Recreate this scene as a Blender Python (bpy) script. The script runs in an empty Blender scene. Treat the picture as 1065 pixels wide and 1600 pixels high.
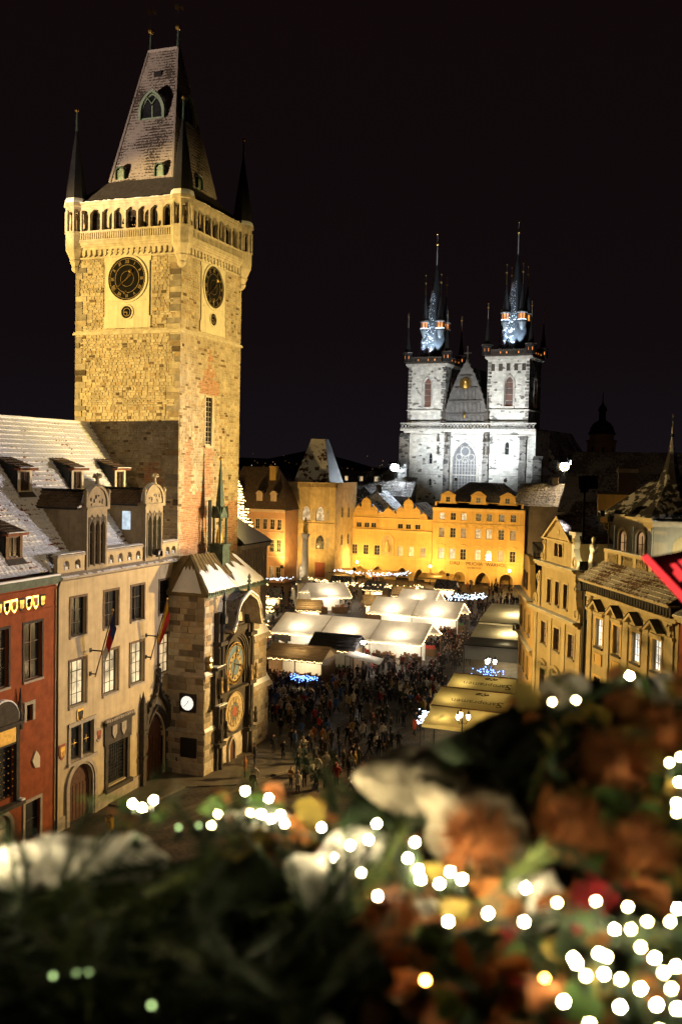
import bpy, bmesh, math, random
from mathutils import Vector, Matrix
random.seed(7)
R = math.radians
S = bpy.context.scene
COL = S.collection

# ------------------------------------------------------------------ camera
cam_d = bpy.data.cameras.new('camera'); cam = bpy.data.objects.new('camera', cam_d); COL.objects.link(cam)
HEAD, PITCH, ROLL, CH = R(20.4), R(-2.83), R(1.2), 25.0
cf = Vector((math.cos(HEAD)*math.cos(PITCH), math.sin(HEAD)*math.cos(PITCH), math.sin(PITCH)))
cr = Vector((math.sin(HEAD), -math.cos(HEAD), 0)); cu = cr.cross(cf)
cR = cr*math.cos(ROLL) + cu*math.sin(ROLL); cU = cu*math.cos(ROLL) - cr*math.sin(ROLL)
cam.matrix_world = Matrix(((cR.x, cU.x, -cf.x, 0), (cR.y, cU.y, -cf.y, 0), (cR.z, cU.z, -cf.z, CH), (0, 0, 0, 1)))
cam_d.sensor_fit = 'VERTICAL'; cam_d.sensor_height = 36; cam_d.sensor_width = 24; cam_d.lens = 1556/1600*36
cam_d.clip_start = .05; cam_d.clip_end = 9000
cam_d.dof.use_dof = True; cam_d.dof.focus_distance = 105; cam_d.dof.aperture_fstop = 4.0
S.camera = cam
S.render.engine = 'CYCLES'; S.cycles.use_denoising = True
S.cycles.max_bounces = 5; S.cycles.diffuse_bounces = 3; S.cycles.glossy_bounces = 2; S.cycles.transmission_bounces = 3
S.cycles.caustics_reflective = False; S.cycles.caustics_refractive = False; S.cycles.sample_clamp_indirect = 4
S.cycles.use_light_tree = True
# ------------------------------------------------------------------ night sky
wd = bpy.data.worlds.new('World'); S.world = wd; wd.use_nodes = True
nt = wd.node_tree; nt.nodes.clear()
wo = nt.nodes.new('ShaderNodeOutputWorld'); bgn = nt.nodes.new('ShaderNodeBackground'); nt.links.new(bgn.outputs[0], wo.inputs[0])
tc = nt.nodes.new('ShaderNodeTexCoord'); sx = nt.nodes.new('ShaderNodeSeparateXYZ'); nt.links.new(tc.outputs['Generated'], sx.inputs[0])
cr_ = nt.nodes.new('ShaderNodeValToRGB'); nt.links.new(sx.outputs['Z'], cr_.inputs[0])
e = cr_.color_ramp.elements; e[0].position = 0.0; e[0].color = (.0072, .0054, .0072, 1); e[1].position = .55; e[1].color = (.0050, .0023, .0024, 1)
x_ = e.new(.12); x_.color = (.0058, .0034, .0040, 1)
nt.links.new(cr_.outputs[0], bgn.inputs[0]); bgn.inputs[1].default_value = 1.0
S.view_settings.view_transform = 'Standard'; S.view_settings.look = 'None'; S.view_settings.exposure = 0; S.view_settings.gamma = 1

# ------------------------------------------------------------------ materials
M = {}
def _n(m): return m.node_tree.nodes, m.node_tree.links
def mat(name, col, rough=.8, var=.25, scale=1.5, bump=.15, bscale=20, metal=0, col2=None, island=0, coord='Object', spec=.3, tint=None, streak=0):
    """plain surface with two octaves of colour variation and fine relief; island>0 adds a shade of its own to every loose piece"""
    m = bpy.data.materials.new(name); m.use_nodes = True; N, L = _n(m); b = N['Principled BSDF']
    b.inputs['Roughness'].default_value = rough; b.inputs['Metallic'].default_value = metal; b.inputs['Specular IOR Level'].default_value = spec
    t = N.new('ShaderNodeTexCoord'); no = N.new('ShaderNodeTexNoise'); no.inputs['Scale'].default_value = scale; no.inputs['Detail'].default_value = 6
    no.inputs['Roughness'].default_value = .65; L.new(t.outputs[coord], no.inputs['Vector'])
    c2 = col2 or tuple(c*(1-var) for c in col); c1 = tuple(min(1, c*(1+var*.5)) for c in col)
    rp = N.new('ShaderNodeValToRGB'); rp.color_ramp.elements[0].position = .32; rp.color_ramp.elements[1].position = .66
    rp.color_ramp.elements[0].color = (*c2, 1); rp.color_ramp.elements[1].color = (*c1, 1); L.new(no.outputs['Fac'], rp.inputs[0])
    out = rp.outputs[0]
    if streak:
        mp = N.new('ShaderNodeMapping'); mp.inputs['Scale'].default_value = (2.2, 2.2, .16); L.new(t.outputs[coord], mp.inputs[0])
        n2 = N.new('ShaderNodeTexNoise'); n2.inputs['Scale'].default_value = 1.3; n2.inputs['Detail'].default_value = 4; L.new(mp.outputs[0], n2.inputs['Vector'])
        r2 = N.new('ShaderNodeMapRange'); r2.inputs[1].default_value = .45; r2.inputs[2].default_value = .75; r2.inputs[3].default_value = 1; r2.inputs[4].default_value = 1-streak
        L.new(n2.outputs['Fac'], r2.inputs[0]); mx = N.new('ShaderNodeMix'); mx.data_type = 'RGBA'; mx.blend_type = 'MULTIPLY'; mx.inputs[0].default_value = 1
        L.new(out, mx.inputs[6]); L.new(r2.outputs[0], mx.inputs[7]); out = mx.outputs[2]
    if island:
        g = N.new('ShaderNodeNewGeometry'); oi = N.new('ShaderNodeObjectInfo'); ad = N.new('ShaderNodeMath'); ad.operation = 'ADD'
        L.new(g.outputs['Random Per Island'], ad.inputs[0]); L.new(oi.outputs['Random'], ad.inputs[1])
        fr = N.new('ShaderNodeMath'); fr.operation = 'FRACT'; L.new(ad.outputs[0], fr.inputs[0])
        r3 = N.new('ShaderNodeValToRGB'); el = r3.color_ramp.elements
        stops = tint or [(0, (.16, .14, .12)), (.07, (.30, .25, .20)), (.11, (1-island, 1-island, 1-island)), (.6, (1, 1, 1)), (.9, (1, .93, .8)), (1, (.75, .62, .45))]
        el[0].position = stops[0][0]; el[0].color = (*stops[0][1], 1); el[1].position = 1; el[1].color = (*stops[-1][1], 1)
        for p_, c_ in stops[1:-1]: q = el.new(p_); q.color = (*c_, 1)
        L.new(fr.outputs[0], r3.inputs[0]); mx = N.new('ShaderNodeMix'); mx.data_type = 'RGBA'; mx.blend_type = 'MULTIPLY'; mx.inputs[0].default_value = 1
        L.new(out, mx.inputs[6]); L.new(r3.outputs[0], mx.inputs[7]); out = mx.outputs[2]
    L.new(out, b.inputs['Base Color'])
    if bump:
        nb = N.new('ShaderNodeTexNoise'); nb.inputs['Scale'].default_value = bscale; nb.inputs['Detail'].default_value = 5; L.new(t.outputs[coord], nb.inputs['Vector'])
        bp = N.new('ShaderNodeBump'); bp.inputs['Strength'].default_value = bump; bp.inputs['Distance'].default_value = .05; L.new(nb.outputs['Fac'], bp.inputs['Height']); L.new(bp.outputs[0], b.inputs['Normal'])
    M[name] = m; return m
def emit(name, col, strength, var=0, scale=2):
    m = bpy.data.materials.new(name); m.use_nodes = True; N, L = _n(m); b = N['Principled BSDF']
    b.inputs['Base Color'].default_value = (.05, .05, .05, 1); b.inputs['Emission Color'].default_value = (*col, 1); b.inputs['Emission Strength'].default_value = strength
    b.inputs['Roughness'].default_value = .3
    if var:
        t = N.new('ShaderNodeTexCoord'); no = N.new('ShaderNodeTexNoise'); no.inputs['Scale'].default_value = scale; L.new(t.outputs['Object'], no.inputs['Vector'])
        oi = N.new('ShaderNodeObjectInfo'); vm = N.new('ShaderNodeVectorMath'); vm.operation = 'MULTIPLY_ADD'; vm.inputs[1].default_value = (1, 1, 1)
        cb = N.new('ShaderNodeCombineXYZ'); ml = N.new('ShaderNodeMath'); ml.operation = 'MULTIPLY'; ml.inputs[1].default_value = 31; L.new(oi.outputs['Random'], ml.inputs[0])
        for i in range(3): L.new(ml.outputs[0], cb.inputs[i])
        L.new(t.outputs['Object'], vm.inputs[0]); L.new(cb.outputs[0], vm.inputs[2]); L.new(vm.outputs[0], no.inputs['Vector'])
        mr = N.new('ShaderNodeMapRange'); mr.inputs[1].default_value = .35; mr.inputs[2].default_value = .65; mr.inputs[3].default_value = strength*(1-var); mr.inputs[4].default_value = strength*(1+var*.4)
        L.new(no.outputs['Fac'], mr.inputs[0]); L.new(mr.outputs[0], b.inputs['Emission Strength'])
    M[name] = m; return m
def snowy(name, under, cover=.5, scale=1.2, fine=6, axis_row=None, snow=(.78, .8, .84)):
    """snow lying over a darker roof covering: ragged patches, thinner along the row edges"""
    m = bpy.data.materials.new(name); m.use_nodes = True; N, L = _n(m); b = N['Principled BSDF']; b.inputs['Roughness'].default_value = .85; b.inputs['Specular IOR Level'].default_value = .2
    t = N.new('ShaderNodeTexCoord')
    a = N.new('ShaderNodeTexNoise'); a.inputs['Scale'].default_value = scale; a.inputs['Detail'].default_value = 3; L.new(t.outputs['Object'], a.inputs['Vector'])
    f = N.new('ShaderNodeTexNoise'); f.inputs['Scale'].default_value = fine; f.inputs['Detail'].default_value = 4; L.new(t.outputs['Object'], f.inputs['Vector'])
    s = N.new('ShaderNodeMath'); s.operation = 'ADD'; L.new(a.outputs['Fac'], s.inputs[0]); L.new(f.outputs['Fac'], s.inputs[1]); val = s.outputs[0]
    if axis_row:
        at = N.new('ShaderNodeAttribute'); at.attribute_name = 'row'; k = N.new('ShaderNodeMath'); k.operation = 'MULTIPLY_ADD'; k.inputs[1].default_value = axis_row; L.new(at.outputs['Fac'], k.inputs[0]); L.new(val, k.inputs[2]); val = k.outputs[0]
    mr = N.new('ShaderNodeMapRange'); mr.inputs[1].default_value = 1.0-(cover-.5)*.8-.05; mr.inputs[2].default_value = 1.0-(cover-.5)*.8+.05; L.new(val, mr.inputs[0])
    cn = N.new('ShaderNodeTexNoise'); cn.inputs['Scale'].default_value = 3; L.new(t.outputs['Object'], cn.inputs['Vector'])
    ur = N.new('ShaderNodeValToRGB'); ur.color_ramp.elements[0].color = (*[c*.6 for c in under], 1); ur.color_ramp.elements[1].color = (*[min(1, c*1.3) for c in under], 1); L.new(cn.outputs['Fac'], ur.inputs[0])
    mx = N.new('ShaderNodeMix'); mx.data_type = 'RGBA'; L.new(mr.outputs[0], mx.inputs[0]); L.new(ur.outputs[0], mx.inputs[6]); mx.inputs[7].default_value = (*snow, 1)
    L.new(mx.outputs[2], b.inputs['Base Color'])
    bp = N.new('ShaderNodeBump'); bp.inputs['Strength'].default_value = .5; bp.inputs['Distance'].default_value = .06; L.new(mr.outputs[0], bp.inputs['Height']); L.new(bp.outputs[0], b.inputs['Normal'])
    M[name] = m; return m
def objcol(name, rough=.85, k=1.0):
    m = bpy.data.materials.new(name); m.use_nodes = True; N, L = _n(m); b = N['Principled BSDF']; b.inputs['Roughness'].default_value = rough; b.inputs['Specular IOR Level'].default_value = .2
    oi = N.new('ShaderNodeObjectInfo'); t = N.new('ShaderNodeTexCoord'); no = N.new('ShaderNodeTexNoise'); no.inputs['Scale'].default_value = 6; L.new(t.outputs['Object'], no.inputs['Vector'])
    mr = N.new('ShaderNodeMapRange'); mr.inputs[3].default_value = .6*k; mr.inputs[4].default_value = 1.2*k; L.new(no.outputs['Fac'], mr.inputs[0])
    mx = N.new('ShaderNodeMix'); mx.data_type = 'RGBA'; mx.blend_type = 'MULTIPLY'; mx.inputs[0].default_value = 1; L.new(oi.outputs['Color'], mx.inputs[6]); L.new(mr.outputs[0], mx.inputs[7]); L.new(mx.outputs[2], b.inputs['Base Color'])
    M[name] = m; return m
def brickmat(name, c1, c2, mortar, w=.9, h=.32, bump=.6, dark=.1, axes='xz'):
    """distant coursed masonry: rows of unequal stones, a few nearly black"""
    m = bpy.data.materials.new(name); m.use_nodes = True; N, L = _n(m); b = N['Principled BSDF']; b.inputs['Roughness'].default_value = .9; b.inputs['Specular IOR Level'].default_value = .2
    t = N.new('ShaderNodeTexCoord'); sp = N.new('ShaderNodeSeparateXYZ'); L.new(t.outputs['Object'], sp.inputs[0])
    ad = N.new('ShaderNodeMath'); ad.operation = 'ADD'; L.new(sp.outputs['X'], ad.inputs[0]); L.new(sp.outputs['Y'], ad.inputs[1])
    cb = N.new('ShaderNodeCombineXYZ'); L.new(ad.outputs[0], cb.inputs[0]); L.new(sp.outputs['Z'], cb.inputs[1])
    br = N.new('ShaderNodeTexBrick'); br.inputs['Scale'].default_value = 1; br.inputs['Brick Width'].default_value = w; br.inputs['Row Height'].default_value = h
    br.inputs['Mortar Size'].default_value = .018; br.inputs['Mortar Smooth'].default_value = .2; br.inputs['Bias'].default_value = 0
    br.inputs['Color1'].default_value = (*c1, 1); br.inputs['Color2'].default_value = (*c2, 1); br.inputs['Mortar'].default_value = (*mortar, 1); L.new(cb.outputs[0], br.inputs['Vector'])
    no = N.new('ShaderNodeTexNoise'); no.inputs['Scale'].default_value = .7; no.inputs['Detail'].default_value = 7; L.new(cb.outputs[0], no.inputs['Vector'])
    mp = N.new('ShaderNodeMapping'); mp.inputs['Scale'].default_value = (1.1/w, 1/h*.9, 1); L.new(cb.outputs[0], mp.inputs[0])
    vo = N.new('ShaderNodeTexVoronoi'); vo.inputs['Scale'].default_value = .8; L.new(mp.outputs[0], vo.inputs['Vector']); sv = N.new('ShaderNodeSeparateColor'); L.new(vo.outputs['Color'], sv.inputs[0])
    mr = N.new('ShaderNodeMapRange'); mr.inputs[1].default_value = dark; mr.inputs[2].default_value = dark+.02; mr.inputs[3].default_value = .3; mr.inputs[4].default_value = 1; L.new(sv.outputs[0], mr.inputs[0])
    m2 = N.new('ShaderNodeMapRange'); m2.inputs[1].default_value = .3; m2.inputs[2].default_value = .7; m2.inputs[3].default_value = .66; m2.inputs[4].default_value = 1.12; L.new(no.outputs['Fac'], m2.inputs[0])
    mu = N.new('ShaderNodeMath'); mu.operation = 'MULTIPLY'; L.new(mr.outputs[0], mu.inputs[0]); L.new(m2.outputs[0], mu.inputs[1])
    mx = N.new('ShaderNodeMix'); mx.data_type = 'RGBA'; mx.blend_type = 'MULTIPLY'; mx.inputs[0].default_value = 1; L.new(br.outputs['Color'], mx.inputs[6]); L.new(mu.outputs[0], mx.inputs[7]); L.new(mx.outputs[2], b.inputs['Base Color'])
    bp = N.new('ShaderNodeBump'); bp.inputs['Strength'].default_value = bump; bp.inputs['Distance'].default_value = .05; bp.invert = True; L.new(br.outputs['Fac'], bp.inputs['Height']); L.new(bp.outputs[0], b.inputs['Normal'])
    M[name] = m; return m

# ------------------------------------------------------------------ mesh builder
Z = Vector((0, 0, 1))
class Fr:
    """a facade frame: u runs to the viewer's right, v up, w out of the wall"""
    def __init__(s, o=(0, 0, 0), a=0): s.o = Vector(o); s.a = a; s.u = Vector((math.cos(a), math.sin(a), 0)); s.n = Vector((math.sin(a), -math.cos(a), 0))
    def p(s, u, v, w=0): return s.o + s.u*u + Z*v + s.n*w
    def mtx(s, u, v, w=0): return Matrix.Translation(s.p(u, v, w)) @ Matrix.Rotation(s.a, 4, 'Z')
F0 = Fr()
class MB:
    def __init__(s): s.v = []; s.f = []; s.mi = []; s.sm = []; s.k = 0; s.smooth = False; s.row = None
    def add(s, vs, fs):
        b = len(s.v); s.v += [tuple(x) for x in vs]
        for f in fs: s.f.append(tuple(b+i for i in f)); s.mi.append(s.k); s.sm.append(s.smooth)
    def box(s, x0, x1, y0, y1, z0, z1):
        s.add([(x0, y0, z0), (x1, y0, z0), (x1, y1, z0), (x0, y1, z0), (x0, y0, z1), (x1, y0, z1), (x1, y1, z1), (x0, y1, z1)],
              [(0, 3, 2, 1), (4, 5, 6, 7), (0, 1, 5, 4), (1, 2, 6, 5), (2, 3, 7, 6), (3, 0, 4, 7)])
    def fbox(s, fr, u0, u1, v0, v1, w0, w1, taper=0):
        t = taper
        P = [fr.p(u0, v0, w0), fr.p(u1, v0, w0), fr.p(u1, v1, w0), fr.p(u0, v1, w0), fr.p(u0+t, v0+t, w1), fr.p(u1-t, v0+t, w1), fr.p(u1-t, v1-t, w1), fr.p(u0+t, v1-t, w1)]
        s.add(P, [(0, 3, 2, 1), (4, 5, 6, 7), (0, 1, 5, 4), (1, 2, 6, 5), (2, 3, 7, 6), (3, 0, 4, 7)])
    def poly(s, pts): s.add(pts, [tuple(range(len(pts)))])
    def prism(s, fr, pts, w0, w1):
        """outline (u,v), anticlockwise seen from outside, from w0 out to w1"""
        n = len(pts); s.add([fr.p(u, v, w0) for u, v in pts] + [fr.p(u, v, w1) for u, v in pts],
              [tuple(range(n))[::-1], tuple(range(n, 2*n))] + [(i, (i+1) % n, n+(i+1) % n, n+i) for i in range(n)])
    def ring(s, fr, outer, inner, w0, w1):
        """flat band between two open or closed outlines of equal length"""
        n = len(outer); V = []
        for w in (w0, w1): V += [fr.p(u, v, w) for u, v in outer] + [fr.p(u, v, w) for u, v in inner]
        f = []
        for i in range(n-1):
            a, b = i, i+1; f += [(2*n+a, 3*n+a, 3*n+b, 2*n+b), (a, 2*n+a, 2*n+b, b), (n+b, 3*n+b, 3*n+a, n+a)]
        f += [(0, n, 3*n, 2*n), (n-1, 3*n-1, 4*n-1, 2*n-1)] if outer[0] != outer[-1] else []
        s.add(V, f)
    def tube(s, pts, rad, n=6, cap=True):
        pts = [Vector(p) for p in pts]; rad = rad if isinstance(rad, (list, tuple)) else [rad]*len(pts); V = []; up = None
        for i, p in enumerate(pts):
            d = (pts[min(i+1, len(pts)-1)] - pts[max(i-1, 0)]).normalized()
            if up is None: up = Vector((0, 0, 1)) if abs(d.z) < .9 else Vector((1, 0, 0))
            a = d.cross(up).normalized(); b = a.cross(d); up = b
            V += [p + a*(rad[i]*math.cos(2*math.pi*j/n)) + b*(rad[i]*math.sin(2*math.pi*j/n)) for j in range(n)]
        f = [(i*n+j, i*n+(j+1) % n, (i+1)*n+(j+1) % n, (i+1)*n+j) for i in range(len(pts)-1) for j in range(n)]
        if cap: f += [tuple(range(n))[::-1], tuple(range((len(pts)-1)*n, len(pts)*n))]
        s.add(V, f)
    def lathe(s, c, prof, n=12, ph=0, sx=1, sy=1):
        c = Vector(c); V = []; idx = []
        for r, z in prof:
            if r <= 1e-6: idx.append([len(V)]); V.append(c+Z*z)
            else: idx.append(list(range(len(V), len(V)+n))); V += [c + Vector((sx*r*math.cos(2*math.pi*j/n+ph), sy*r*math.sin(2*math.pi*j/n+ph), z)) for j in range(n)]
        f = []
        for a, b in zip(idx, idx[1:]):
            for j in range(n):
                k = (j+1) % n
                if len(a) == 1 and len(b) == 1: continue
                if len(a) == 1: f.append((a[0], b[k], b[j]))
                elif len(b) == 1: f.append((a[j], a[k], b[0]))
                else: f.append((a[j], a[k], b[k], b[j]))
        if len(idx[0]) > 1: f.append(tuple(idx[0][::-1]))
        if len(idx[-1]) > 1: f.append(tuple(idx[-1]))
        s.add(V, f)
    def disc(s, fr, uc, vc, r, w0, w1, n=32, r2=None):
        pts = [(uc+r*math.cos(2*math.pi*i/n), vc+r*math.sin(2*math.pi*i/n)) for i in range(n)]
        if r2 is None: s.prism(fr, pts, w0, w1)
        else:
            q = [(uc+r2*math.cos(2*math.pi*i/n), vc+r2*math.sin(2*math.pi*i/n)) for i in range(n)]; s.ring(fr, pts+pts[:1], q+q[:1], w0, w1)
    def ball(s, c, r, n=10, m=6, sz=1): s.lathe(c, [(r*math.sin(math.pi*i/m), -r*sz*math.cos(math.pi*i/m)) for i in range(m+1)], n)
    def wall(s, fr, u0, u1, v0, v1, holes, depth=.3, w=0):
        """wall skin with real openings and reveals; hole = (uc, v0, width, height, kind)"""
        us = {u0, u1}; vs = {v0, v1}; R_ = []
        for uc, hv, hw, hh, *k in holes:
            a = (max(u0, uc-hw/2), min(u1, uc+hw/2), max(v0, hv), min(v1, hv+hh)); R_.append(a); us |= {a[0], a[1]}; vs |= {a[2], a[3]}
        us = sorted(us); vs = sorted(vs)
        for i in range(len(us)-1):
            for j in range(len(vs)-1):
                cu_, cv_ = (us[i]+us[i+1])/2, (vs[j]+vs[j+1])/2
                if us[i+1]-us[i] < 1e-5 or vs[j+1]-vs[j] < 1e-5 or any(a < cu_ < b and c < cv_ < d for a, b, c, d in R_): continue
                s.poly([fr.p(us[i], vs[j], w), fr.p(us[i+1], vs[j], w), fr.p(us[i+1], vs[j+1], w), fr.p(us[i], vs[j+1], w)])
        for h, (a, b, c, d) in zip(holes, R_):
            pts = [(p+h[0], q+h[1]) for p, q in arch(h[2], h[3], h[4] if len(h) > 4 else 'flat')]
            top = d
            for (p, q), (p2, q2) in zip(pts[1:-1], pts[2:-1]):
                if abs(p-p2) > 1e-6 and not (abs(q-top) < 1e-6 and abs(q2-top) < 1e-6): s.poly([fr.p(p, q, w), fr.p(p2, q2, w), fr.p(p2, top, w), fr.p(p, top, w)])
            for (p, q), (p2, q2) in zip(pts, pts[1:]): s.poly([fr.p(p, q, w), fr.p(p, q, w-depth), fr.p(p2, q2, w-depth), fr.p(p2, q2, w)])
            if h[1] > v0: s.poly([fr.p(pts[0][0], pts[0][1], w), fr.p(pts[-1][0], pts[-1][1], w), fr.p(pts[-1][0], pts[-1][1], w-depth), fr.p(pts[0][0], pts[0][1], w-depth)])
    def mesh(s, name, mats):
        me = bpy.data.meshes.new(name); me.from_pydata(s.v, [], s.f)
        for m in (mats if isinstance(mats, (list, tuple)) else [mats]): me.materials.append(M[m] if isinstance(m, str) else m)
        if any(s.mi): me.polygons.foreach_set('material_index', s.mi)
        if any(s.sm): me.polygons.foreach_set('use_smooth', s.sm)
        if s.row: at = me.attributes.new('row', 'FLOAT', 'POINT'); at.data.foreach_set('value', s.row)
        me.update(); return me
    def build(s, name, mats, parent=None, mtx=None):
        o = bpy.data.objects.new(name, s.mesh(name, mats)); COL.objects.link(o); o.parent = parent
        if mtx is not None: o.matrix_local = mtx
        return o
def put(name, me, parent=None, mtx=None):
    o = bpy.data.objects.new(name, me); COL.objects.link(o); o.parent = parent
    if mtx is not None: o.matrix_local = mtx
    return o
def tag(o, label=None, cat=None, group=None, kind=None):
    for k, v in (('label', label), ('category', cat), ('group', group), ('kind', kind)):
        if v: o[k] = v
    return o
def thing(name, label, cat, loc=(0, 0, 0), rz=0, group=None):
    o = bpy.data.objects.new(name, None); COL.objects.link(o); o.location = loc; o.rotation_euler = (0, 0, rz); o.empty_display_size = .2
    return tag(o, label, cat, group)
def copy_tree(o, parent=None):
    c = o.copy(); COL.objects.link(c); c.parent = parent
    for k, v in o.items():
        if k in ('label', 'category', 'group', 'kind'): c[k] = v
    for ch in list(o.children): copy_tree(ch, c)
    return c
def arch(w, h, kind='flat', n=10):
    """outline of an opening from its lower left over the head to its lower right, u from -w/2 to w/2"""
    a = w/2
    if kind == 'flat': return [(-a, 0), (-a, h), (a, h), (a, 0)]
    if kind == 'round': rise = min(a, h); return [(-a, 0)] + [(-a*math.cos(math.pi*i/n), h-rise+rise*math.sin(math.pi*i/n)) for i in range(n+1)] + [(a, 0)]
    if kind == 'seg':
        rise = w*.16; return [(-a, 0)] + [(-a+w*i/n, h-rise+rise*(1-(2*i/n-1)**2)) for i in range(n+1)] + [(a, 0)]
    if kind == 'point':
        rise = min(w*.8, h*.9); r = (a*a+rise*rise)/(2*a); k = max(3, n//2); th = math.asin(min(1, rise/r)); L_ = []
        for i in range(k+1):
            t = th*i/k; L_.append((-a+r-r*math.cos(t), h-rise+r*math.sin(t)))
        return [(-a, 0)] + L_ + [(-x, y) for x, y in L_[::-1][1:]] + [(a, 0)]
    raise ValueError(kind)
_wc = {}
def window(parent, fr, uc, v0, w, h, kind='flat', nx=2, ny=3, fm='frame_brown', pm='pane_dark', rec=.22, sill=True, sur=None, surw=.16, t=.07, sm='stone_trim', out=.05, name='window'):
    """frame with glazing bars, recessed pane, sill and surround: the part is the frame, the rest its sub-parts"""
    key = (round(w, 2), round(h, 2), kind, nx, ny, fm, t)
    if key not in _wc:
        b = MB(); fo = arch(w, h, kind); fi = [(max(-w/2+t, min(w/2-t, x)), y) for x, y in arch(w-2*t, h-t, kind)]
        b.ring(F0, fo, fi, -.05, .03); b.fbox(F0, -w/2, w/2, 0, t, -.05, .03)
        bt = t*.55
        for i in range(1, nx): x = -w/2+w*i/nx; tb = bt*1.5 if (nx == 2 or (nx % 2 == 0 and i == nx//2)) else bt*.8; b.fbox(F0, x-tb/2, x+tb/2, t, h-(t if kind == 'flat' else (w*.16 if kind == 'seg' else (w*.5 if kind == 'round' else w*.6))) + (0 if kind == 'flat' else w*.12), -.03, .02)
        for j in range(1, ny): y = h*j/ny; tb = bt*.8 if j != ny-1 else bt*1.3; b.fbox(F0, -w/2+t*.5, w/2-t*.5, y-tb/2, y+tb/2, -.028, .024)
        p = MB(); p.prism(F0, [(x*.98, y) for x, y in arch(w, h, kind)][::-1], -.06, -.04)
        _wc[key] = (b.mesh('window', fm), p)
    me, pb = _wc[key]
    o = put(name, me, parent, fr.mtx(uc, v0, -rec))
    k2 = key+(pm,)
    if k2 not in _wc: _wc[k2] = pb.mesh('pane', pm)
    put('pane', _wc[k2], o)
    if sill:
        k3 = ('sill', round(w, 2), sm, rec)
        if k3 not in _wc: b = MB(); b.fbox(F0, -w/2-.12, w/2+.12, -.14, -.002, .0, rec+.13); _wc[k3] = b.mesh('sill', sm)
        put('sill', _wc[k3], o)
    if sur:
        k4 = ('sur', round(w, 2), round(h, 2), kind, sur, surw, rec, out)
        if k4 not in _wc:
            b = MB(); fo = [(x, y) for x, y in arch(w+2*surw, h+surw, kind)]; b.ring(F0, fo, arch(w, h, kind), rec-.01, rec+out); _wc[k4] = b.mesh('surround', sur)
        put('surround', _wc[k4], o)
    return o
def stones(faces, limit, thing_o, mats, name='stone', seed=1):
    """coursed masonry. faces: (frame, u0,u1,v0,v1, course range, width range, depth, [skip rects], [(rect, material, ch, cw)])"""
    rnd = random.Random(seed); out = []
    def clear(a, b, c, d, skip): return not any(a < s[1]-.02 and b > s[0]+.02 and c < s[3]-.02 and d > s[2]+.02 for s in skip)
    for fr, u0, u1, v0, v1, ch, cw, dep, skip, patch in faces:
        v = v0
        while v < v1-.05:
            hh = min(rnd.uniform(*ch), v1-v)
            if v1-v-hh < .12: hh = v1-v
            segs = [(u0, u1)]
            for s_ in skip:
                if v < s_[3]-.02 and v+hh > s_[2]+.02:
                    ns = []
                    for a, b in segs:
                        if s_[0] > a: ns.append((a, min(b, s_[0])))
                        if s_[1] < b: ns.append((max(a, s_[1]), b))
                    segs = [(a, b) for a, b in ns if b-a > .05]
            for a, b in segs:
                u = a - (rnd.uniform(0, cw[0]) if a == u0 else 0)
                while u < b-.03:
                    ww = rnd.uniform(*cw); e_ = min(u+ww, b)
                    if b-e_ < cw[0]*.4: e_ = b
                    s0 = max(u, a); mi = 0
                    for pr in patch:
                        q = pr[0]
                        cx, cy = (s0+e_)/2, v+hh/2
                        if q[0]+rnd.uniform(-.3, .3) < cx < q[1]+rnd.uniform(-.3, .3) and q[2] < cy < q[3]+rnd.uniform(-.3, .3): mi = pr[1]
                    if mi == 1:
                        n1 = max(1, round((e_-s0)/.42)); n2 = max(1, round(hh/.13))
                        for i in range(n1):
                            for j in range(n2): out.append((fr, s0+(e_-s0)*i/n1, s0+(e_-s0)*(i+1)/n1, v+hh*j/n2, v+hh*(j+1)/n2, dep*.7, 1))
                    else: out.append((fr, s0, e_, v, v+hh, dep*rnd.choice([.55, .8, 1, 1, 1, 1.25, 1.5]), mi))
                    u = e_
            v += hh
    g = .011
    out.sort(key=lambda q: -(q[2]-q[1])*(q[4]-q[3])*(1 if q[0].a == 0 else 1.6))
    unit = [None]*len(mats)
    for q in out[:limit]:
        fr, a, b, c, d, dep, mi = q
        if unit[mi] is None: mb = MB(); mb.fbox(F0, -.5, .5, -.5, .5, 0, 1, taper=.03); unit[mi] = mb.mesh(name, mats[mi])
        o = put(name, unit[mi], thing_o, fr.mtx((a+b)/2, (c+d)/2, 0) @ Matrix.Diagonal((b-a-2*g, dep, d-c-2*g, 1)))
    mb = MB()
    for fr, a, b, c, d, dep, mi in out[limit:]:
        mb.k = mi; t = min(.02, (d-c)*.15)
        P = [fr.p(a+g, c+g, 0), fr.p(b-g, c+g, 0), fr.p(b-g, d-g, 0), fr.p(a+g, d-g, 0), fr.p(a+g+t, c+g+t, dep), fr.p(b-g-t, c+g+t, dep), fr.p(b-g-t, d-g-t, dep), fr.p(a+g+t, d-g-t, dep)]
        mb.add(P, [(4, 5, 6, 7), (0, 1, 5, 4), (1, 2, 6, 5), (2, 3, 7, 6), (3, 0, 4, 7)])
    if mb.v: tag(mb.build(name, mats, thing_o), kind='stuff')
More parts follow.
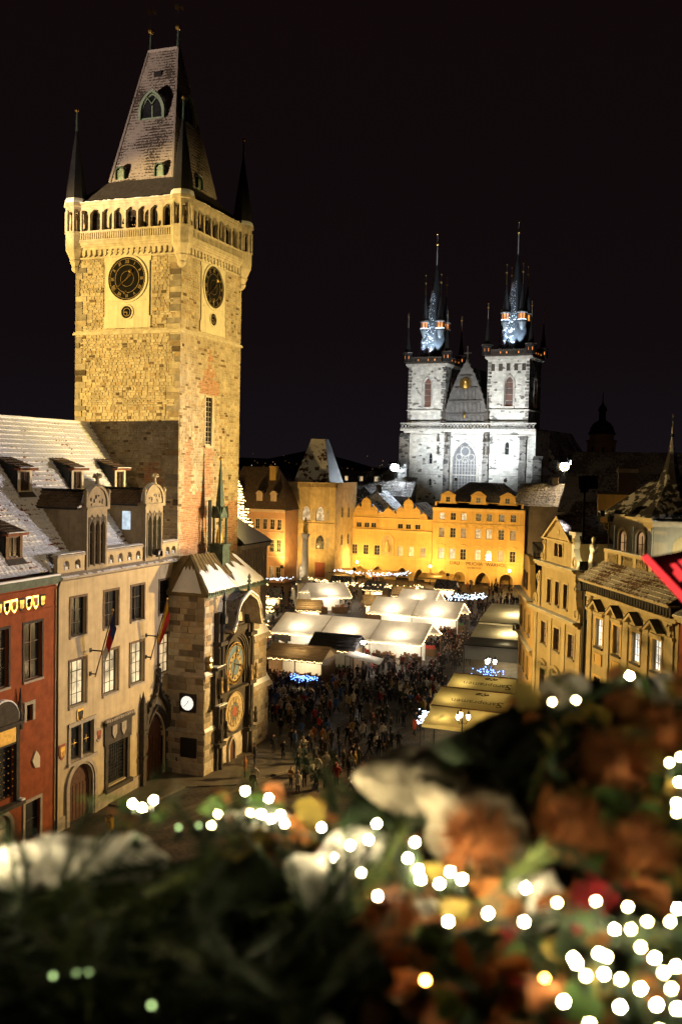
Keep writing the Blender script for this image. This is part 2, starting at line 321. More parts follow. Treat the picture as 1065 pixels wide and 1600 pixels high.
def tiles(mb, p00, p10, p01, p11, rows, cols, amp=.05, lap=.05, sub=4, skip=None):
    """rows of pantiles on a sloping quad: p00-p10 the eave, p01-p11 the ridge; each row's lower end stands proud"""
    p00, p10, p01, p11 = map(Vector, (p00, p10, p01, p11)); nrm = (p10-p00).cross(p01-p00).normalized()
    if nrm.z < 0: nrm = -nrm
    mb.row = mb.row or []
    for r in range(rows):
        b0 = len(mb.v); nn = cols*sub
        jit = random.uniform(-.012, .012)
        for e_, t in ((1, r/rows), (0, (r+1.02)/rows)):
            a = p00.lerp(p01, t); b = p10.lerp(p11, t)
            for i in range(nn+1):
                w = abs(math.sin(math.pi*i/sub))*amp
                mb.v.append(tuple(a.lerp(b, i/nn) + nrm*(w+(lap if e_ else .0)+jit))); mb.row.append(float(e_))
        a = p00.lerp(p01, r/rows); b = p10.lerp(p11, r/rows)
        for i in range(nn+1): mb.v.append(tuple(a.lerp(b, i/nn))); mb.row.append(1.0)
        for i in range(nn):
            q0 = a.lerp(b, (i+.5)/nn).lerp(p01.lerp(p11, (i+.5)/nn), .5/rows)
            if skip and skip(q0): continue
            mb.f.append((b0+i, b0+i+1, b0+nn+1+i+1, b0+nn+1+i)); mb.mi.append(mb.k); mb.sm.append(False)
            mb.f.append((b0+2*nn+2+i, b0+2*nn+3+i, b0+i+1, b0+i)); mb.mi.append(mb.k); mb.sm.append(False)
def text_mesh(body, size, ext=.01, align='CENTER', sx=1):
    cu = bpy.data.curves.new('lettering', 'FONT'); cu.body = body; cu.size = size; cu.extrude = ext; cu.align_x = align; cu.align_y = 'CENTER'; cu.resolution_u = 2
    o = bpy.data.objects.new('lettering', cu); COL.objects.link(o); dg = bpy.context.evaluated_depsgraph_get()
    me = bpy.data.meshes.new_from_object(o.evaluated_get(dg)); bpy.data.objects.remove(o); bpy.data.curves.remove(cu)
    me.transform(Matrix.Rotation(R(90), 4, 'X') @ Matrix.Scale(sx, 4, (1, 0, 0))); return me
def letter(parent, fr, u, v, w, body, size, m, sx=1, rot=0, name='lettering', ext=.01):
    me = text_mesh(body, size, ext, sx=sx); me.materials.clear(); me.materials.append(M[m])
    return put(name, me, parent, fr.mtx(u, v, w) @ Matrix.Rotation(rot, 4, 'Y'))
def lamp(kind, name, loc, col, power, size=.15, target=None, angle=60, blend=.6, parent=None):
    d = bpy.data.lights.new(name, kind); d.color = col; d.energy = power; d.shadow_soft_size = size
    if kind == 'SPOT': d.spot_size = R(angle); d.spot_blend = blend
    o = bpy.data.objects.new(name, d); COL.objects.link(o); o.location = loc; o.parent = parent
    if target is not None: o.rotation_euler = (Vector(target)-Vector(loc)).to_track_quat('-Z', 'Y').to_euler()
    return o
def floodlight(loc, target, col, power, angle, label, size=.25, blend=.4, stand=1.0, group='floodlights aimed at the towers', lens='lens_off', k=1):
    """a real floodlight: housing with visor on a yoke and stand, its light just in front of the lens"""
    t = thing('floodlight', label, 'floodlight', (loc[0], loc[1], loc[2]-stand), 0, group)
    d = (Vector(target)-Vector(loc)).normalized(); q = d.to_track_quat('-Y', 'Z').to_matrix().to_4x4(); mx = Matrix.Translation((0, 0, stand)) @ q @ Matrix.Scale(k, 4)
    b = MB(); b.prism(F0, [(-.3, -.22), (.3, -.22), (.3, .22), (-.3, .22)], -.3, 0); b.fbox(F0, -.3, .3, .2, .22, 0, .16); b.build('housing', 'iron', t, mx)
    b = MB(); b.disc(F0, 0, 0, .2, 0, .012, 20); b.build('lens', lens, t, mx)
    b = MB(); b.tube([(0, 0, 0), (0, 0, stand-.2)], .04); b.fbox(F0, -.34, -.31, stand-.3, stand+.1, -.1, .1); b.fbox(F0, .31, .34, stand-.3, stand+.1, -.1, .1); b.fbox(F0, -.34, .34, stand-.32, stand-.28, -.1, .1); b.build('stand', 'iron', t, Matrix.Diagonal((k, k, 1, 1)))
    lamp('SPOT', 'flood_beam', Vector(loc)+d*.4*k, col, power, size, target, angle, blend)
    return t
# ------------------------------------------------------------------ palette
mat('mortar', (.45, .385, .275), .95, .3, 3, .3, 30)
mat('sandstone', (.46, .385, .27), .9, .4, .7, .4, 14, streak=.26, island=.28, tint=[(0, (.2, .16, .12)), (.03, (.4, .32, .24)), (.06, (.74, .68, .6)), (.3, (.92, .9, .87)), (.6, (1, 1, 1)), (.88, (1, .94, .84)), (1, (.75, .62, .46))])
mat('patch_brick', (.42, .24, .14), .9, .3, 2.5, .3, 20, island=.3, tint=[(0, (.5, .5, .5)), (.3, (1, 1, 1)), (.7, (1.0, .8, .7)), (1, (.7, .6, .55))])
mat('quoin', (.31, .26, .20), .92, .35, 2, .4, 12, island=.4)
mat('ashlar', (.46, .40, .30), .9, .25, 1.1, .35, 12, island=.4, tint=[(0, (.3, .28, .27)), (.12, (.5, .47, .44)), (.3, (.72, .7, .68)), (.6, (1, 1, 1)), (.85, (.9, .8, .66)), (1, (.62, .52, .42))])
mat('plate_plaster', (.60, .53, .38), .85, .14, 1.5, .1, 15, streak=.25)
mat('trim_sandstone', (.52, .44, .32), .9, .3, 2, .3, 18, streak=.2)
mat('frame_dark', (.03, .02, .013), .6, .3, 4, .1); mat('casing_brown', (.13, .085, .05), .8, .3, 4, .15); mat('gable_stone', (.32, .26, .17), .9, .25, 1.5, .25, 14, streak=.25); mat('beige_plaster', (.47, .375, .225), .9, .2, .8, .25, 14, streak=.22)
mat('red_plaster', (.25, .062, .018), .9, .3, 1.2, .3, 9, streak=.2)
mat('stone_trim', (.36, .31, .24), .9, .3, 2, .25, 16, streak=.15)
mat('dark_stone', (.06, .05, .04), .9, .4, 2, .4, 10)
mat('frame_brown', (.10, .06, .035), .6, .3, 4, .1)
mat('frame_white', (.5, .46, .38), .6, .2, 4, .1)
mat('frame_green', (.22, .28, .2), .6, .3, 3, .1)
mat('door_wood', (.085, .035, .018), .6, .4, 3, .2, 25)
mat('iron', (.03, .03, .03), .5, .3, 5, .1, metal=.6)
mat('slate', (.06, .052, .05), .75, .4, 3, .3, 12)
mat('spire_slate', (.014, .013, .0135), .6, .4, 3, .3, 9)
mat('copper', (.055, .085, .06), .65, .5, 2, .25, 9)
mat('copper_brown', (.16, .12, .055), .6, .4, 1.5, .15, 9)
mat('gold', (.85, .55, .16), .32, .2, 4, .15, metal=1)
mat('gold_paint', (.75, .48, .12), .5, .3, 4, .15, metal=.4)
mat('gold_dim', (.30, .21, .09), .6, .4, 6, .1, metal=.2); mat('tile_brown', (.15, .105, .075), .85, .4, 2, .3, 14)
mat('tile_red', (.22, .07, .035), .85, .4, 2, .3, 14)
mat('snow', (.80, .81, .84), .8, .06, 1.2, .35, 6, spec=.25)
mat('white_paint', (.75, .73, .68), .6, .1, 2, .05)
mat('black_paint', (.012, .012, .014), .5, .3, 3, .05)
mat('dial_blue', (.10, .17, .24), .6, .3, 2, .05)
mat('dial_red', (.30, .08, .04), .6, .3, 3, .05)
mat('dial_ivory', (.40, .32, .18), .6, .25, 3, .05)
mat('dial_black', (.008, .007, .006), .8, .3, 2, .1, spec=.05)
mat('wood', (.17, .10, .05), .75, .4, 3, .25, 18)
mat('flag_blue', (.02, .04, .16), .8, .2); mat('flag_red', (.40, .02, .02), .8, .2); mat('flag_white', (.6, .58, .55), .8, .1); mat('flag_yellow', (.65, .38, .03), .8, .2)
def glass(name, tintc=(.02, .022, .025)):
    m = mat(name, tintc, .12, .6, .9, .06, 1.5, spec=.6); return m
glass('pane_dark'); glass('pane_brown', (.05, .035, .025)); glass('lens_off', (.4, .4, .42))
emit('pane_warm', (1, .70, .36), .8, .55, 1.6); emit('pane_white', (1, .76, .42), .95, .6, 1.2); emit('pane_dim', (1, .55, .22), .35, .8, 1.0); emit('pane_orange', (1, .33, .06), 1.6, .6, 2.0)
emit('clock_lit', (1, .93, .80), 1.1); emit('lamp_white', (1, .93, .82), 60); emit('lamp_warm', (1, .66, .30), 45); emit('led_blue', (.12, .28, 1), 9); emit('led_warm', (1, .72, .32), 16); emit('led_ice', (.62, .8, 1), 14)
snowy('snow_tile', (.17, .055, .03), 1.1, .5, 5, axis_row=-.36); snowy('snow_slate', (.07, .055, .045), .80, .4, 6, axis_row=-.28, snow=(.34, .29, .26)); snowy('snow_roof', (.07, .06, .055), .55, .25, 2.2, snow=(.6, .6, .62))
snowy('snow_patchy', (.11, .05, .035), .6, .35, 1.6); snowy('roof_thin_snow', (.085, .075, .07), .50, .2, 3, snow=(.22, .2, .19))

# ------------------------------------------------------------------ ground
def ground_mat():
    m = bpy.data.materials.new('cobbles'); m.use_nodes = True; N, L = _n(m); b = N['Principled BSDF']
    t = N.new('ShaderNodeTexCoord'); vo = N.new('ShaderNodeTexVoronoi'); vo.inputs['Scale'].default_value = 5.5; vo.inputs['Randomness'].default_value = .7; L.new(t.outputs['Object'], vo.inputs['Vector'])
    ve = N.new('ShaderNodeTexVoronoi'); ve.feature = 'DISTANCE_TO_EDGE'; ve.inputs['Scale'].default_value = 5.5; ve.inputs['Randomness'].default_value = .7; L.new(t.outputs['Object'], ve.inputs['Vector'])
    no = N.new('ShaderNodeTexNoise'); no.inputs['Scale'].default_value = .12; no.inputs['Detail'].default_value = 6; L.new(t.outputs['Object'], no.inputs['Vector'])
    ch = N.new('ShaderNodeTexWave'); ch.wave_type = 'BANDS'; ch.bands_direction = 'DIAGONAL'; ch.inputs['Scale'].default_value = .22; ch.inputs['Distortion'].default_value = .6; L.new(t.outputs['Object'], ch.inputs['Vector'])
    sv = N.new('ShaderNodeSeparateColor'); L.new(vo.outputs['Color'], sv.inputs[0])
    a = N.new('ShaderNodeMath'); a.operation = 'MULTIPLY_ADD'; a.inputs[1].default_value = .35; L.new(sv.outputs[0], a.inputs[0]); L.new(no.outputs['Fac'], a.inputs[2])
    a2 = N.new('ShaderNodeMath'); a2.operation = 'MULTIPLY_ADD'; a2.inputs[1].default_value = .16; L.new(ch.outputs['Fac'], a2.inputs[0]); L.new(a.outputs[0], a2.inputs[2])
    rp = N.new('ShaderNodeValToRGB'); rp.color_ramp.elements[0].position = .45; rp.color_ramp.elements[0].color = (.024, .019, .016, 1); rp.color_ramp.elements[1].position = 1.0; rp.color_ramp.elements[1].color = (.095, .076, .06, 1); L.new(a2.outputs[0], rp.inputs[0])
    L.new(rp.outputs[0], b.inputs['Base Color']); b.inputs['Roughness'].default_value = .72; b.inputs['Specular IOR Level'].default_value = .25
    mr = N.new('ShaderNodeMapRange'); mr.inputs[2].default_value = .06; L.new(ve.outputs['Distance'], mr.inputs[0]); bp = N.new('ShaderNodeBump'); bp.inputs['Strength'].default_value = .7; bp.inputs['Distance'].default_value = .03; L.new(mr.outputs[0], bp.inputs['Height']); L.new(bp.outputs[0], b.inputs['Normal'])
    M['cobbles'] = m
ground_mat()
b = MB(); b.poly([(-400, -3000, 0), (6000, -3000, 0), (6000, 4000, 0), (-400, 4000, 0)]); tag(b.build('ground', 'cobbles'), kind='structure')
mat('paving', (.105, .088, .068), .7, .3, .9, .25, 10); mat('kerbstone', (.15, .13, .105), .75, .3, 1.5, .25, 9, island=.3); mat('paving_dark', (.045, .038, .033), .6, .3, 2, .2, 8)
# raised pavement apron round the clock bay with its kerb stones
ap = [(60.5, 40), (60.5, 37.6), (66.2, 36.9), (68.2, 33.6), (72.5, 31.4), (79, 30.9), (84.5, 33.4), (86, 37), (86, 40)]
b = MB(); b.prism(Fr(), [(0, 0)]*3, 0, 0) if False else None
n = len(ap); b.add([(x, y, .10) for x, y in ap] + [(x, y, 0) for x, y in ap], [tuple(range(n))[::-1]] + [(i, (i+1) % n, n+(i+1) % n, n+i) for i in range(n)])
pav = tag(b.build('pavement', 'paving'), kind='structure')
for (xa, ya), (xb, yb) in zip(ap[1:], ap[2:-1]):
    L_ = math.hypot(xb-xa, yb-ya); k = max(1, round(L_/.95)); ang = math.atan2(yb-ya, xb-xa)
    for i in range(k):
        b = MB(); b.box(.012, L_/k-.012, -.16, .1, 0, .125+random.uniform(-.008, .008)); b.build('kerbstone', 'kerbstone', pav, Matrix.Translation((xa+(xb-xa)*i/k, ya+(yb-ya)*i/k, 0)) @ Matrix.Rotation(ang, 4, 'Z'))
# round mosaic set in the pavement
fl = thing('pavement_medallion', 'round dark patterned mosaic set into the pavement before the clock', 'mosaic', (74.1, 34.4, .104))
for r0, r1, m_ in ((0, .45, 'paving_dark'), (.45, .75, 'paving'), (.75, 1.15, 'paving_dark'), (1.15, 1.42, 'paving'), (1.42, 1.95, 'paving_dark')):
    b = MB(); k = 48
    P = [(r1*math.cos(2*math.pi*i/k), r1*math.sin(2*math.pi*i/k), .004) for i in range(k)] + [(r0*math.cos(2*math.pi*i/k), r0*math.sin(2*math.pi*i/k), .004) for i in range(k)]
    b.add(P, [(i, (i+1) % k, k+(i+1) % k, k+i) for i in range(k)] if r0 > 0 else [tuple(range(k))]); b.build('ring', m_, fl)
# pale bands laid in the cobbles of the square
for i, (xa, ya, xb, yb, w_) in enumerate([(58, 35.5, 90, 26.8, .5), (58, 33.9, 96, 23.6, .35), (88, 27, 108, 35, .4), (84, 22, 84.8, 33, .35), (100, 20, 101, 36, .35)]):
    b = MB(); d = Vector((xb-xa, yb-ya, 0)).normalized(); nn = Vector((-d.y, d.x, 0))*w_/2; A, B = Vector((xa, ya, .004+i*.002)), Vector((xb, yb, .004+i*.002)); b.poly([A-nn, B-nn, B+nn, A+nn]); tag(b.build('path', 'paving'), kind='structure')

# ------------------------------------------------------------------ clock tower
TW, TD = 10.7, 9.9
tower = thing('clock_tower', 'tall floodlit sandstone clock tower with steep dark roof and corner spires', 'tower', (70.2, 40, 0))
fS = Fr((0, 0, 0), 0); fW = Fr((0, TD, 0), R(-90)); fE = Fr((TW, 0, 0), R(90)); fN = Fr((TW, TD, 0), R(180))
b = MB(); b.box(.02, TW-.02, .02, TD-.02, 0, 42.4); b.build('shaft', 'mortar', tower)
cW, cS = TD-4.9, 5.25   # clock centres along the faces
skS = [(3.0, 7.7, 35.55, 41.75), (4.25, 5.75, 26.2, 30.3)]
skW = [(cW-2.25, cW+2.25, 35.65, 41.75)]
for nm, sk, lnn in ((fS, skS, TW), (fW, skW, TD)): sk.append((0, lnn, 35.05, 35.35))
br = [((.5, 4.6, 17, 22.2), 1), ((8.2, 10.5, 17, 21.5), 1), ((4.1, 5.6, 21.8, 26.0), 1), ((.9, 2.0, 22, 26.6), 1), ((3.2, 6.7, 30.5, 31.5), 1), ((4.0, 5.9, 31.4, 32.6), 1), ((4.6, 5.3, 32.5, 34), 1)]
q_ = []
rq = random.Random(3)
for fr, ln in ((fW, TD),):
    v = 17
    while v < 41.2:
        hq = rq.uniform(.38, .55)
        if not 34.9 < v+hq/2 < 35.5: q_.append((fr, ln-rq.choice([.5, .75, 1.0, 1.25]), ln, v, v+hq)); q_.append((fr, 0, rq.choice([.45, .7, 1.1]), v, v+hq))
        v += hq
skW += [(a, b_, c, d) for f_, a, b_, c, d in q_]
for f_, a, b_, c, d in q_:
    mb = MB(); mb.fbox(f_, a+.008, b_-.008, c+.01, d-.01, 0, .06*rq.choice([.8, 1, 1.3]), .02); mb.build('quoin', rq.choice(['quoin', 'quoin', 'sandstone']), tower)
stones([(fS, 0, TW, 15, 41.3, (.16, .28), (.25, .66), .03, skS, br), (fW, 0, TD, 17, 41.3, (.16, .27), (.24, .62), .033, skW, [((TD-3.2, TD-1.6, 17, 24.5), 1)])], 220, tower, ['sandstone', 'patch_brick'], seed=5)
b = MB()
for fr, ln in ((fS, TW), (fW, TD), (fE, TD), (fN, TW)):
    b.fbox(fr, -.16, ln+.16, 35.08, 35.22, 0, .17); b.fbox(fr, -.1, ln+.1, 35.22, 35.32, 0, .11)
b.build('string_course', 'trim_sandstone', tower)
# clocks
def roman(i): return ['XII', 'I', 'II', 'III', 'IIII', 'V', 'VI', 'VII', 'VIII', 'IX', 'X', 'XI'][i]
def clock_face(fr, uc, tag_):
    b = MB(); o_ = [(-2.2, -3.85), (2.2, -3.85), (2.2, -3.0), (2.05, -3.0), (2.05, 1.4), (2.2, 1.4), (2.2, 2.2), (-2.2, 2.2), (-2.2, 1.4), (-2.05, 1.4), (-2.05, -3.0), (-2.2, -3.0)]
    b.prism(fr, [(uc+u, 39.5+v) for u, v in o_], 0, .1)
    for a, c, d, e_ in ((-2.2, 2.2, 2.2, 2.32), (-1.75, 1.75, -1.78, -1.72), (-2.2, 2.2, -3.95, -3.85)): b.fbox(fr, uc+a, uc+c, 39.5+d, 39.5+e_, 0, .16)
    pl = b.build('clock_plate', 'plate_plaster', tower)
    b = MB(); b.disc(fr, uc, 39.5, 1.92, .1, .2, 40, 1.74); b.disc(fr, uc, 36.82, .62, .1, .17, 28, .5); b.build('dial_moulding', 'plate_plaster', pl)
    b = MB(); b.disc(fr, uc, 39.5, 1.75, .1, .13, 40); b.disc(fr, uc, 36.82, .51, .1, .12, 24); d = b.build('dial', 'dial_black', tower)
    b = MB()
    for r0, r1 in ((1.62, 1.59), (1.13, 1.10), (.62, .60)): b.disc(fr, uc, 39.5, r0, .13, .14, 40, r1)
    for i in range(60):
        a = 2*math.pi*i/60; b.tube([fr.p(uc+1.62*math.sin(a), 39.5+1.62*math.cos(a), .14), fr.p(uc+1.69*math.sin(a), 39.5+1.69*math.cos(a), .14)], .012, 4)
    b.disc(fr, uc, 36.82, .34, .12, .135, 20, .30); b.fbox(fr, uc-.32, uc+.05, 36.8, 36.85, .12, .135); b.fbox(fr, uc, uc+.05, 36.55, 36.85, .12, .135); b.build('rings', 'gold_dim', d)
    for i in range(12):
        a = 2*math.pi*i/12; letter(d, fr, uc+1.36*math.sin(a), 39.5+1.36*math.cos(a), .14, roman(i), .40, 'gold_dim', .75, a, 'numeral')
    b = MB(); P = lambda r, a, w: fr.p(uc+r*math.sin(R(a)), 39.5+r*math.cos(R(a)), w)
    b.tube([P(1.25, 232, .2), P(-.5, 232, .2)], [.03, .05], 5); b.tube([P(-.2, 32, .22), P(.55, 32, .22)], [.04, .05], 5); b.ball(P(.68, 32, .22), .16, 10, 6); b.ball(P(1.2, 188, .18), .1, 8, 5); b.ball(P(1.0, 184, .18), .08, 8, 5); b.ball(P(0, 0, .2), .07, 8, 5); b.build('hand', 'gold', tower)
clock_face(fW, cW, 'w'); clock_face(fS, cS, 's')
# slit window on the south face
b = MB(); b.fbox(fS, 4.3, 5.25, 26.35, 30.25, -.25, .012); b.build('slit_recess', 'dial_black', tower)
b = MB()
for i in range(9): b.fbox(fS, 4.3, 5.25, 26.5+i*.42, 26.55+i*.42, .012, .05)
b.fbox(fS, 4.76, 4.8, 26.35, 30.25, .012, .045); b.build('grille', 'stone_trim', tower)
b = MB(); b.fbox(fS, 5.25, 5.6, 26.2, 30.4, 0, .14); b.fbox(fS, 5.6, 5.72, 26.2, 30.4, 0, .08); b.fbox(fS, 4.15, 4.3, 26.2, 30.3, 0, .06); b.fbox(fS, 4.1, 5.75, 26.05, 26.2, 0, .16); b.fbox(fS, 4.15, 5.25, 30.25, 30.4, 0, .1); b.build('window_surround', 'trim_sandstone', tower)
b = MB(); b.fbox(fS, 5.0, 5.5, 17.2, 21.6, 0, .1); b.build('slit_door', 'black_paint', tower)
# frieze and gallery
OV = .42; gx0, gx1, gy0, gy1 = -OV, TW+OV, -OV, TD+OV
b = MB()
for fr, ln in ((fS, TW), (fW, TD), (fE, TD), (fN, TW)):
    b.fbox(fr, -.12, ln+.12, 41.25, 41.38, 0, .14); b.fbox(fr, -.15, ln+.15, 41.95, 42.15, 0, .24); b.fbox(fr, -.25, ln+.25, 42.15, 42.32, 0, .34)
b.build('frieze', 'trim_sandstone', tower)
k = 0
for fr, ln in ((fS, TW), (fW, TD)):
    nn = 17
    for i in range(nn):
        u = .9+(ln-1.8)*i/(nn-1); b = MB(); b.prism(fr, [(u-.17, 41.95), (u-.14, 41.55), (u, 41.42), (u+.14, 41.55), (u+.17, 41.95)], .0, .22); b.build('corbel', 'trim_sandstone', tower)
b = MB(); b.box(gx0, gx1, gy0, gy1, 42.32, 42.62); b.box(gx0-.08, gx1+.08, gy0-.08, gy1+.08, 42.5, 42.6); b.build('gallery_floor', 'trim_sandstone', tower)
gS = Fr((gx0, gy0, 0), 0); gW = Fr((gx0, gy1, 0), R(-90)); gE = Fr((gx1, gy0, 0), R(90)); gN = Fr((gx1, gy1, 0), R(180)); gl = gx1-gx0; gd = gy1-gy0
b = MB(); mu = MB(); bal = MB()
for fr, ln in ((gS, gl), (gW, gd), (gE, gd), (gN, gl)):
    nb = 8; a0 = .85; bw = (ln-2*a0)/nb
    b.wall(fr, a0, ln-a0, 43.45, 45.45, [(a0+bw*(i+.5), 43.45, bw-.24, 1.72, 'round') for i in range(nb)], .22, -.04)
    for i in range(nb+1):
        u = a0+bw*i; mu = MB(); mu.fbox(fr, u-.08, u+.08, 43.45, 44.85, -.2, .03); mu.fbox(fr, u-.13, u+.13, 44.78, 44.9, -.2, .06); mu.fbox(fr, u-.12, u+.12, 43.42, 43.55, -.2, .06); mu.build('gallery_column', 'trim_sandstone', tower)
    bal.fbox(fr, a0-.3, ln-a0+.3, 43.3, 43.45, -.25, .08); bal.fbox(fr, a0-.3, ln-a0+.3, 42.62, 42.75, -.25, .06); bal.fbox(fr, a0-.3, ln-a0+.3, 42.62, 43.35, -.22, -.12)
    ns = 44
    for i in range(ns): u = a0+(ln-2*a0)*(i+.5)/ns; bal.fbox(fr, u-.055, u+.055, 42.72, 43.32, -.12, .0)
b.build('gallery_wall', 'trim_sandstone', tower); bal.build('balustrade', 'trim_sandstone', tower)
b = MB(); b.box(.75, TW-.75, .75, TD-.75, 42.6, 45.7); core = b.build('gallery_core', 'beige_plaster', tower)
for fr, ln in ((Fr((.75, .75, 0), 0), TW-1.5), (Fr((.75, TD-.75, 0), R(-90)), TD-1.5)):
    for i in range(5): window(tower, fr, ln*(i+.5)/5, 43.2, 1.1, 2.0, 'round', 2, 4, 'iron', 'pane_brown', -.05, False)
# corner turrets: corbelled octagons with open arches, spires above
for ix, (cx, cy) in enumerate(((.0, .0), (.0, TD), (TW, .0), (TW, TD))):
    b = MB(); b.lathe((cx, cy, 0), [(.12, 40.2), (.32, 40.4), (.38, 40.6), (.32, 40.7), (.45, 41.0), (.54, 41.15), (.5, 41.25), (.72, 41.8), (.84, 42.0), (.84, 42.3)], 8, R(22.5)); b.build('turret_corbel', 'trim_sandstone', tower)
    b = MB(); b.lathe((cx, cy, 0), [(.86, 42.3), (.86, 43.3), (.93, 43.3), (.93, 43.45), (.7, 43.45)], 8, R(22.5)); b.lathe((cx, cy, 0), [(.82, 45.1), (.87, 45.1), (.87, 45.45), (1.0, 45.5), (1.0, 45.75), (.3, 45.75)], 8, R(22.5))
    for j in range(8):
        a = R(22.5+45*j); p = (cx+.81*math.cos(a), cy+.81*math.sin(a)); b.tube([(p[0], p[1], 43.4), (p[0], p[1], 45.15)], .13, 6)
        a2 = R(22.5+45*(j+1)); p2 = (cx+.81*math.cos(a2), cy+.81*math.sin(a2)); fr = Fr((p[0], p[1], 0), math.atan2(p2[1]-p[1], p2[0]-p[0])); ln = math.hypot(p2[0]-p[0], p2[1]-p[1])
        b.wall(fr, 0, ln, 44.4, 45.2, [(ln/2, 44.3, ln-.26, .75, 'round')], .12)
    b.build('corner_turret', 'trim_sandstone', tower)
    b = MB(); b.lathe((cx, cy, 0), [(.99, 45.75), (.95, 45.95), (.88, 46.15), (.8, 46.2)], 8, R(22.5)); b.build('turret_snow', 'snow', tower)
    b = MB(); b.lathe((cx, cy, 0), [(.88, 46.0), (.82, 46.8), (.48, 49.2), (.1, 51.7), (.07, 51.8)], 8, R(22.5)); sp = b.build('corner_spire', 'spire_slate', tower)
    b = MB(); b.lathe((cx, cy, 0), [(.1, 51.6), (.06, 53.3)], 6); b.build('finial_rod', 'copper', sp); b = MB(); b.ball((cx, cy, 53.4), .17); b.build('finial_ball', 'gold', sp)
b = MB()
for fr, ln in ((gS, gl), (gW, gd), (gE, gd), (gN, gl)): b.fbox(fr, .6, ln-.6, 45.45, 45.62, -.3, .06); b.fbox(fr, .6, ln-.6, 45.62, 45.76, -.3, .14)
b.build('gallery_cornice', 'trim_sandstone', tower)
b = MB()
for fr, ln in ((gS, gl), (gW, gd), (gE, gd), (gN, gl)):
    n = 40; top = [fr.p(1.1+(ln-2.2)*i/n, 45.86+random.uniform(-.02, .05), -.3) for i in range(n+1)]; ed = [fr.p(1.1+(ln-2.2)*i/n, 45.80+random.uniform(-.03, .04), .12+random.uniform(-.04, .05)) for i in range(n+1)]; bt = [fr.p(1.1+(ln-2.2)*i/n, 45.76, .13) for i in range(n+1)]
    b.add(top+ed+bt, [(n+1+i, n+2+i, i+1, i) for i in range(n)] + [(2*n+2+i, 2*n+3+i, n+2+i, n+1+i) for i in range(n)])
b.build('eave_snow', 'snow', tower)
# steep roof: shallow skirt, then the wedge
b = MB(); e0 = (gx0+.1, gx1-.1, gy0+.1, gy1-.1, 45.75); e1 = (1.6, 9.0, 1.85, 7.75, 47.85); e2 = (5.0, 5.3, 3.45, 6.3, 59.6)
def rect(r): return [(r[0], r[2], r[4]), (r[1], r[2], r[4]), (r[1], r[3], r[4]), (r[0], r[3], r[4])]
A, Bq, Cq = rect(e0), rect(e1), rect(e2)
b.add(A+Bq, [(i, (i+1) % 4, 4+(i+1) % 4, 4+i) for i in range(4)]); b.build('roof_skirt', 'slate', tower)
b = MB()
for i in (0, 3): j = (i+1) % 4; tiles(b, Bq[i], Bq[j], Cq[i], Cq[j], 46, 1, 0, .045, 10)
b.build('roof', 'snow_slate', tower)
b = MB(); b.add(Bq+Cq, [(1, 2, 6, 5), (2, 3, 7, 6), (4, 5, 6, 7)]); b.build('roof_back', 'slate', tower)
b = MB()
for i in range(4): b.tube([Vector(Bq[i])+Vector((0, 0, .02)), Vector(Cq[i])], [.16, .1], 5)
b.tube([Cq[0], Cq[3]], .14, 5); b.build('hip_ridge', 'snow_slate', tower)
for y_ in (e2[2]+.1, e2[3]-.1):
    b = MB(); b.lathe((5.2, y_, 0), [(.22, 59.3), (.14, 59.8), (.08, 61.1)], 8); f_ = b.build('roof_finial', 'copper', tower)
    b = MB(); b.ball((5.2, y_, 61.35), .27); b.build('finial_ball', 'gold', f_)
    b = MB(); b.tube([(5.2, y_, 61.3), (5.2, y_, 63.4)], .025, 5); b.build('finial_rod', 'iron', f_)
    b = MB(); b.prism(Fr((5.2, y_, 0), R(-60)), [(-.3, 62.9), (-.05, 62.7), (.1, 62.95), (.42, 62.75), (.38, 63.15), (.1, 63.1), (-.1, 63.25), (-.35, 63.2)], -.015, .015); b.build('weather_vane', 'gold', f_)
def roof_pt(fr_side, u, z):
    """point on the W or S roof plane at height z"""
    t = (z-47.85)/(59.6-47.85)
    if fr_side == 'W': return Vector((1.6+(5.0-1.6)*t, u, z))
    return Vector((u, 1.85+(3.45-1.85)*t, z))
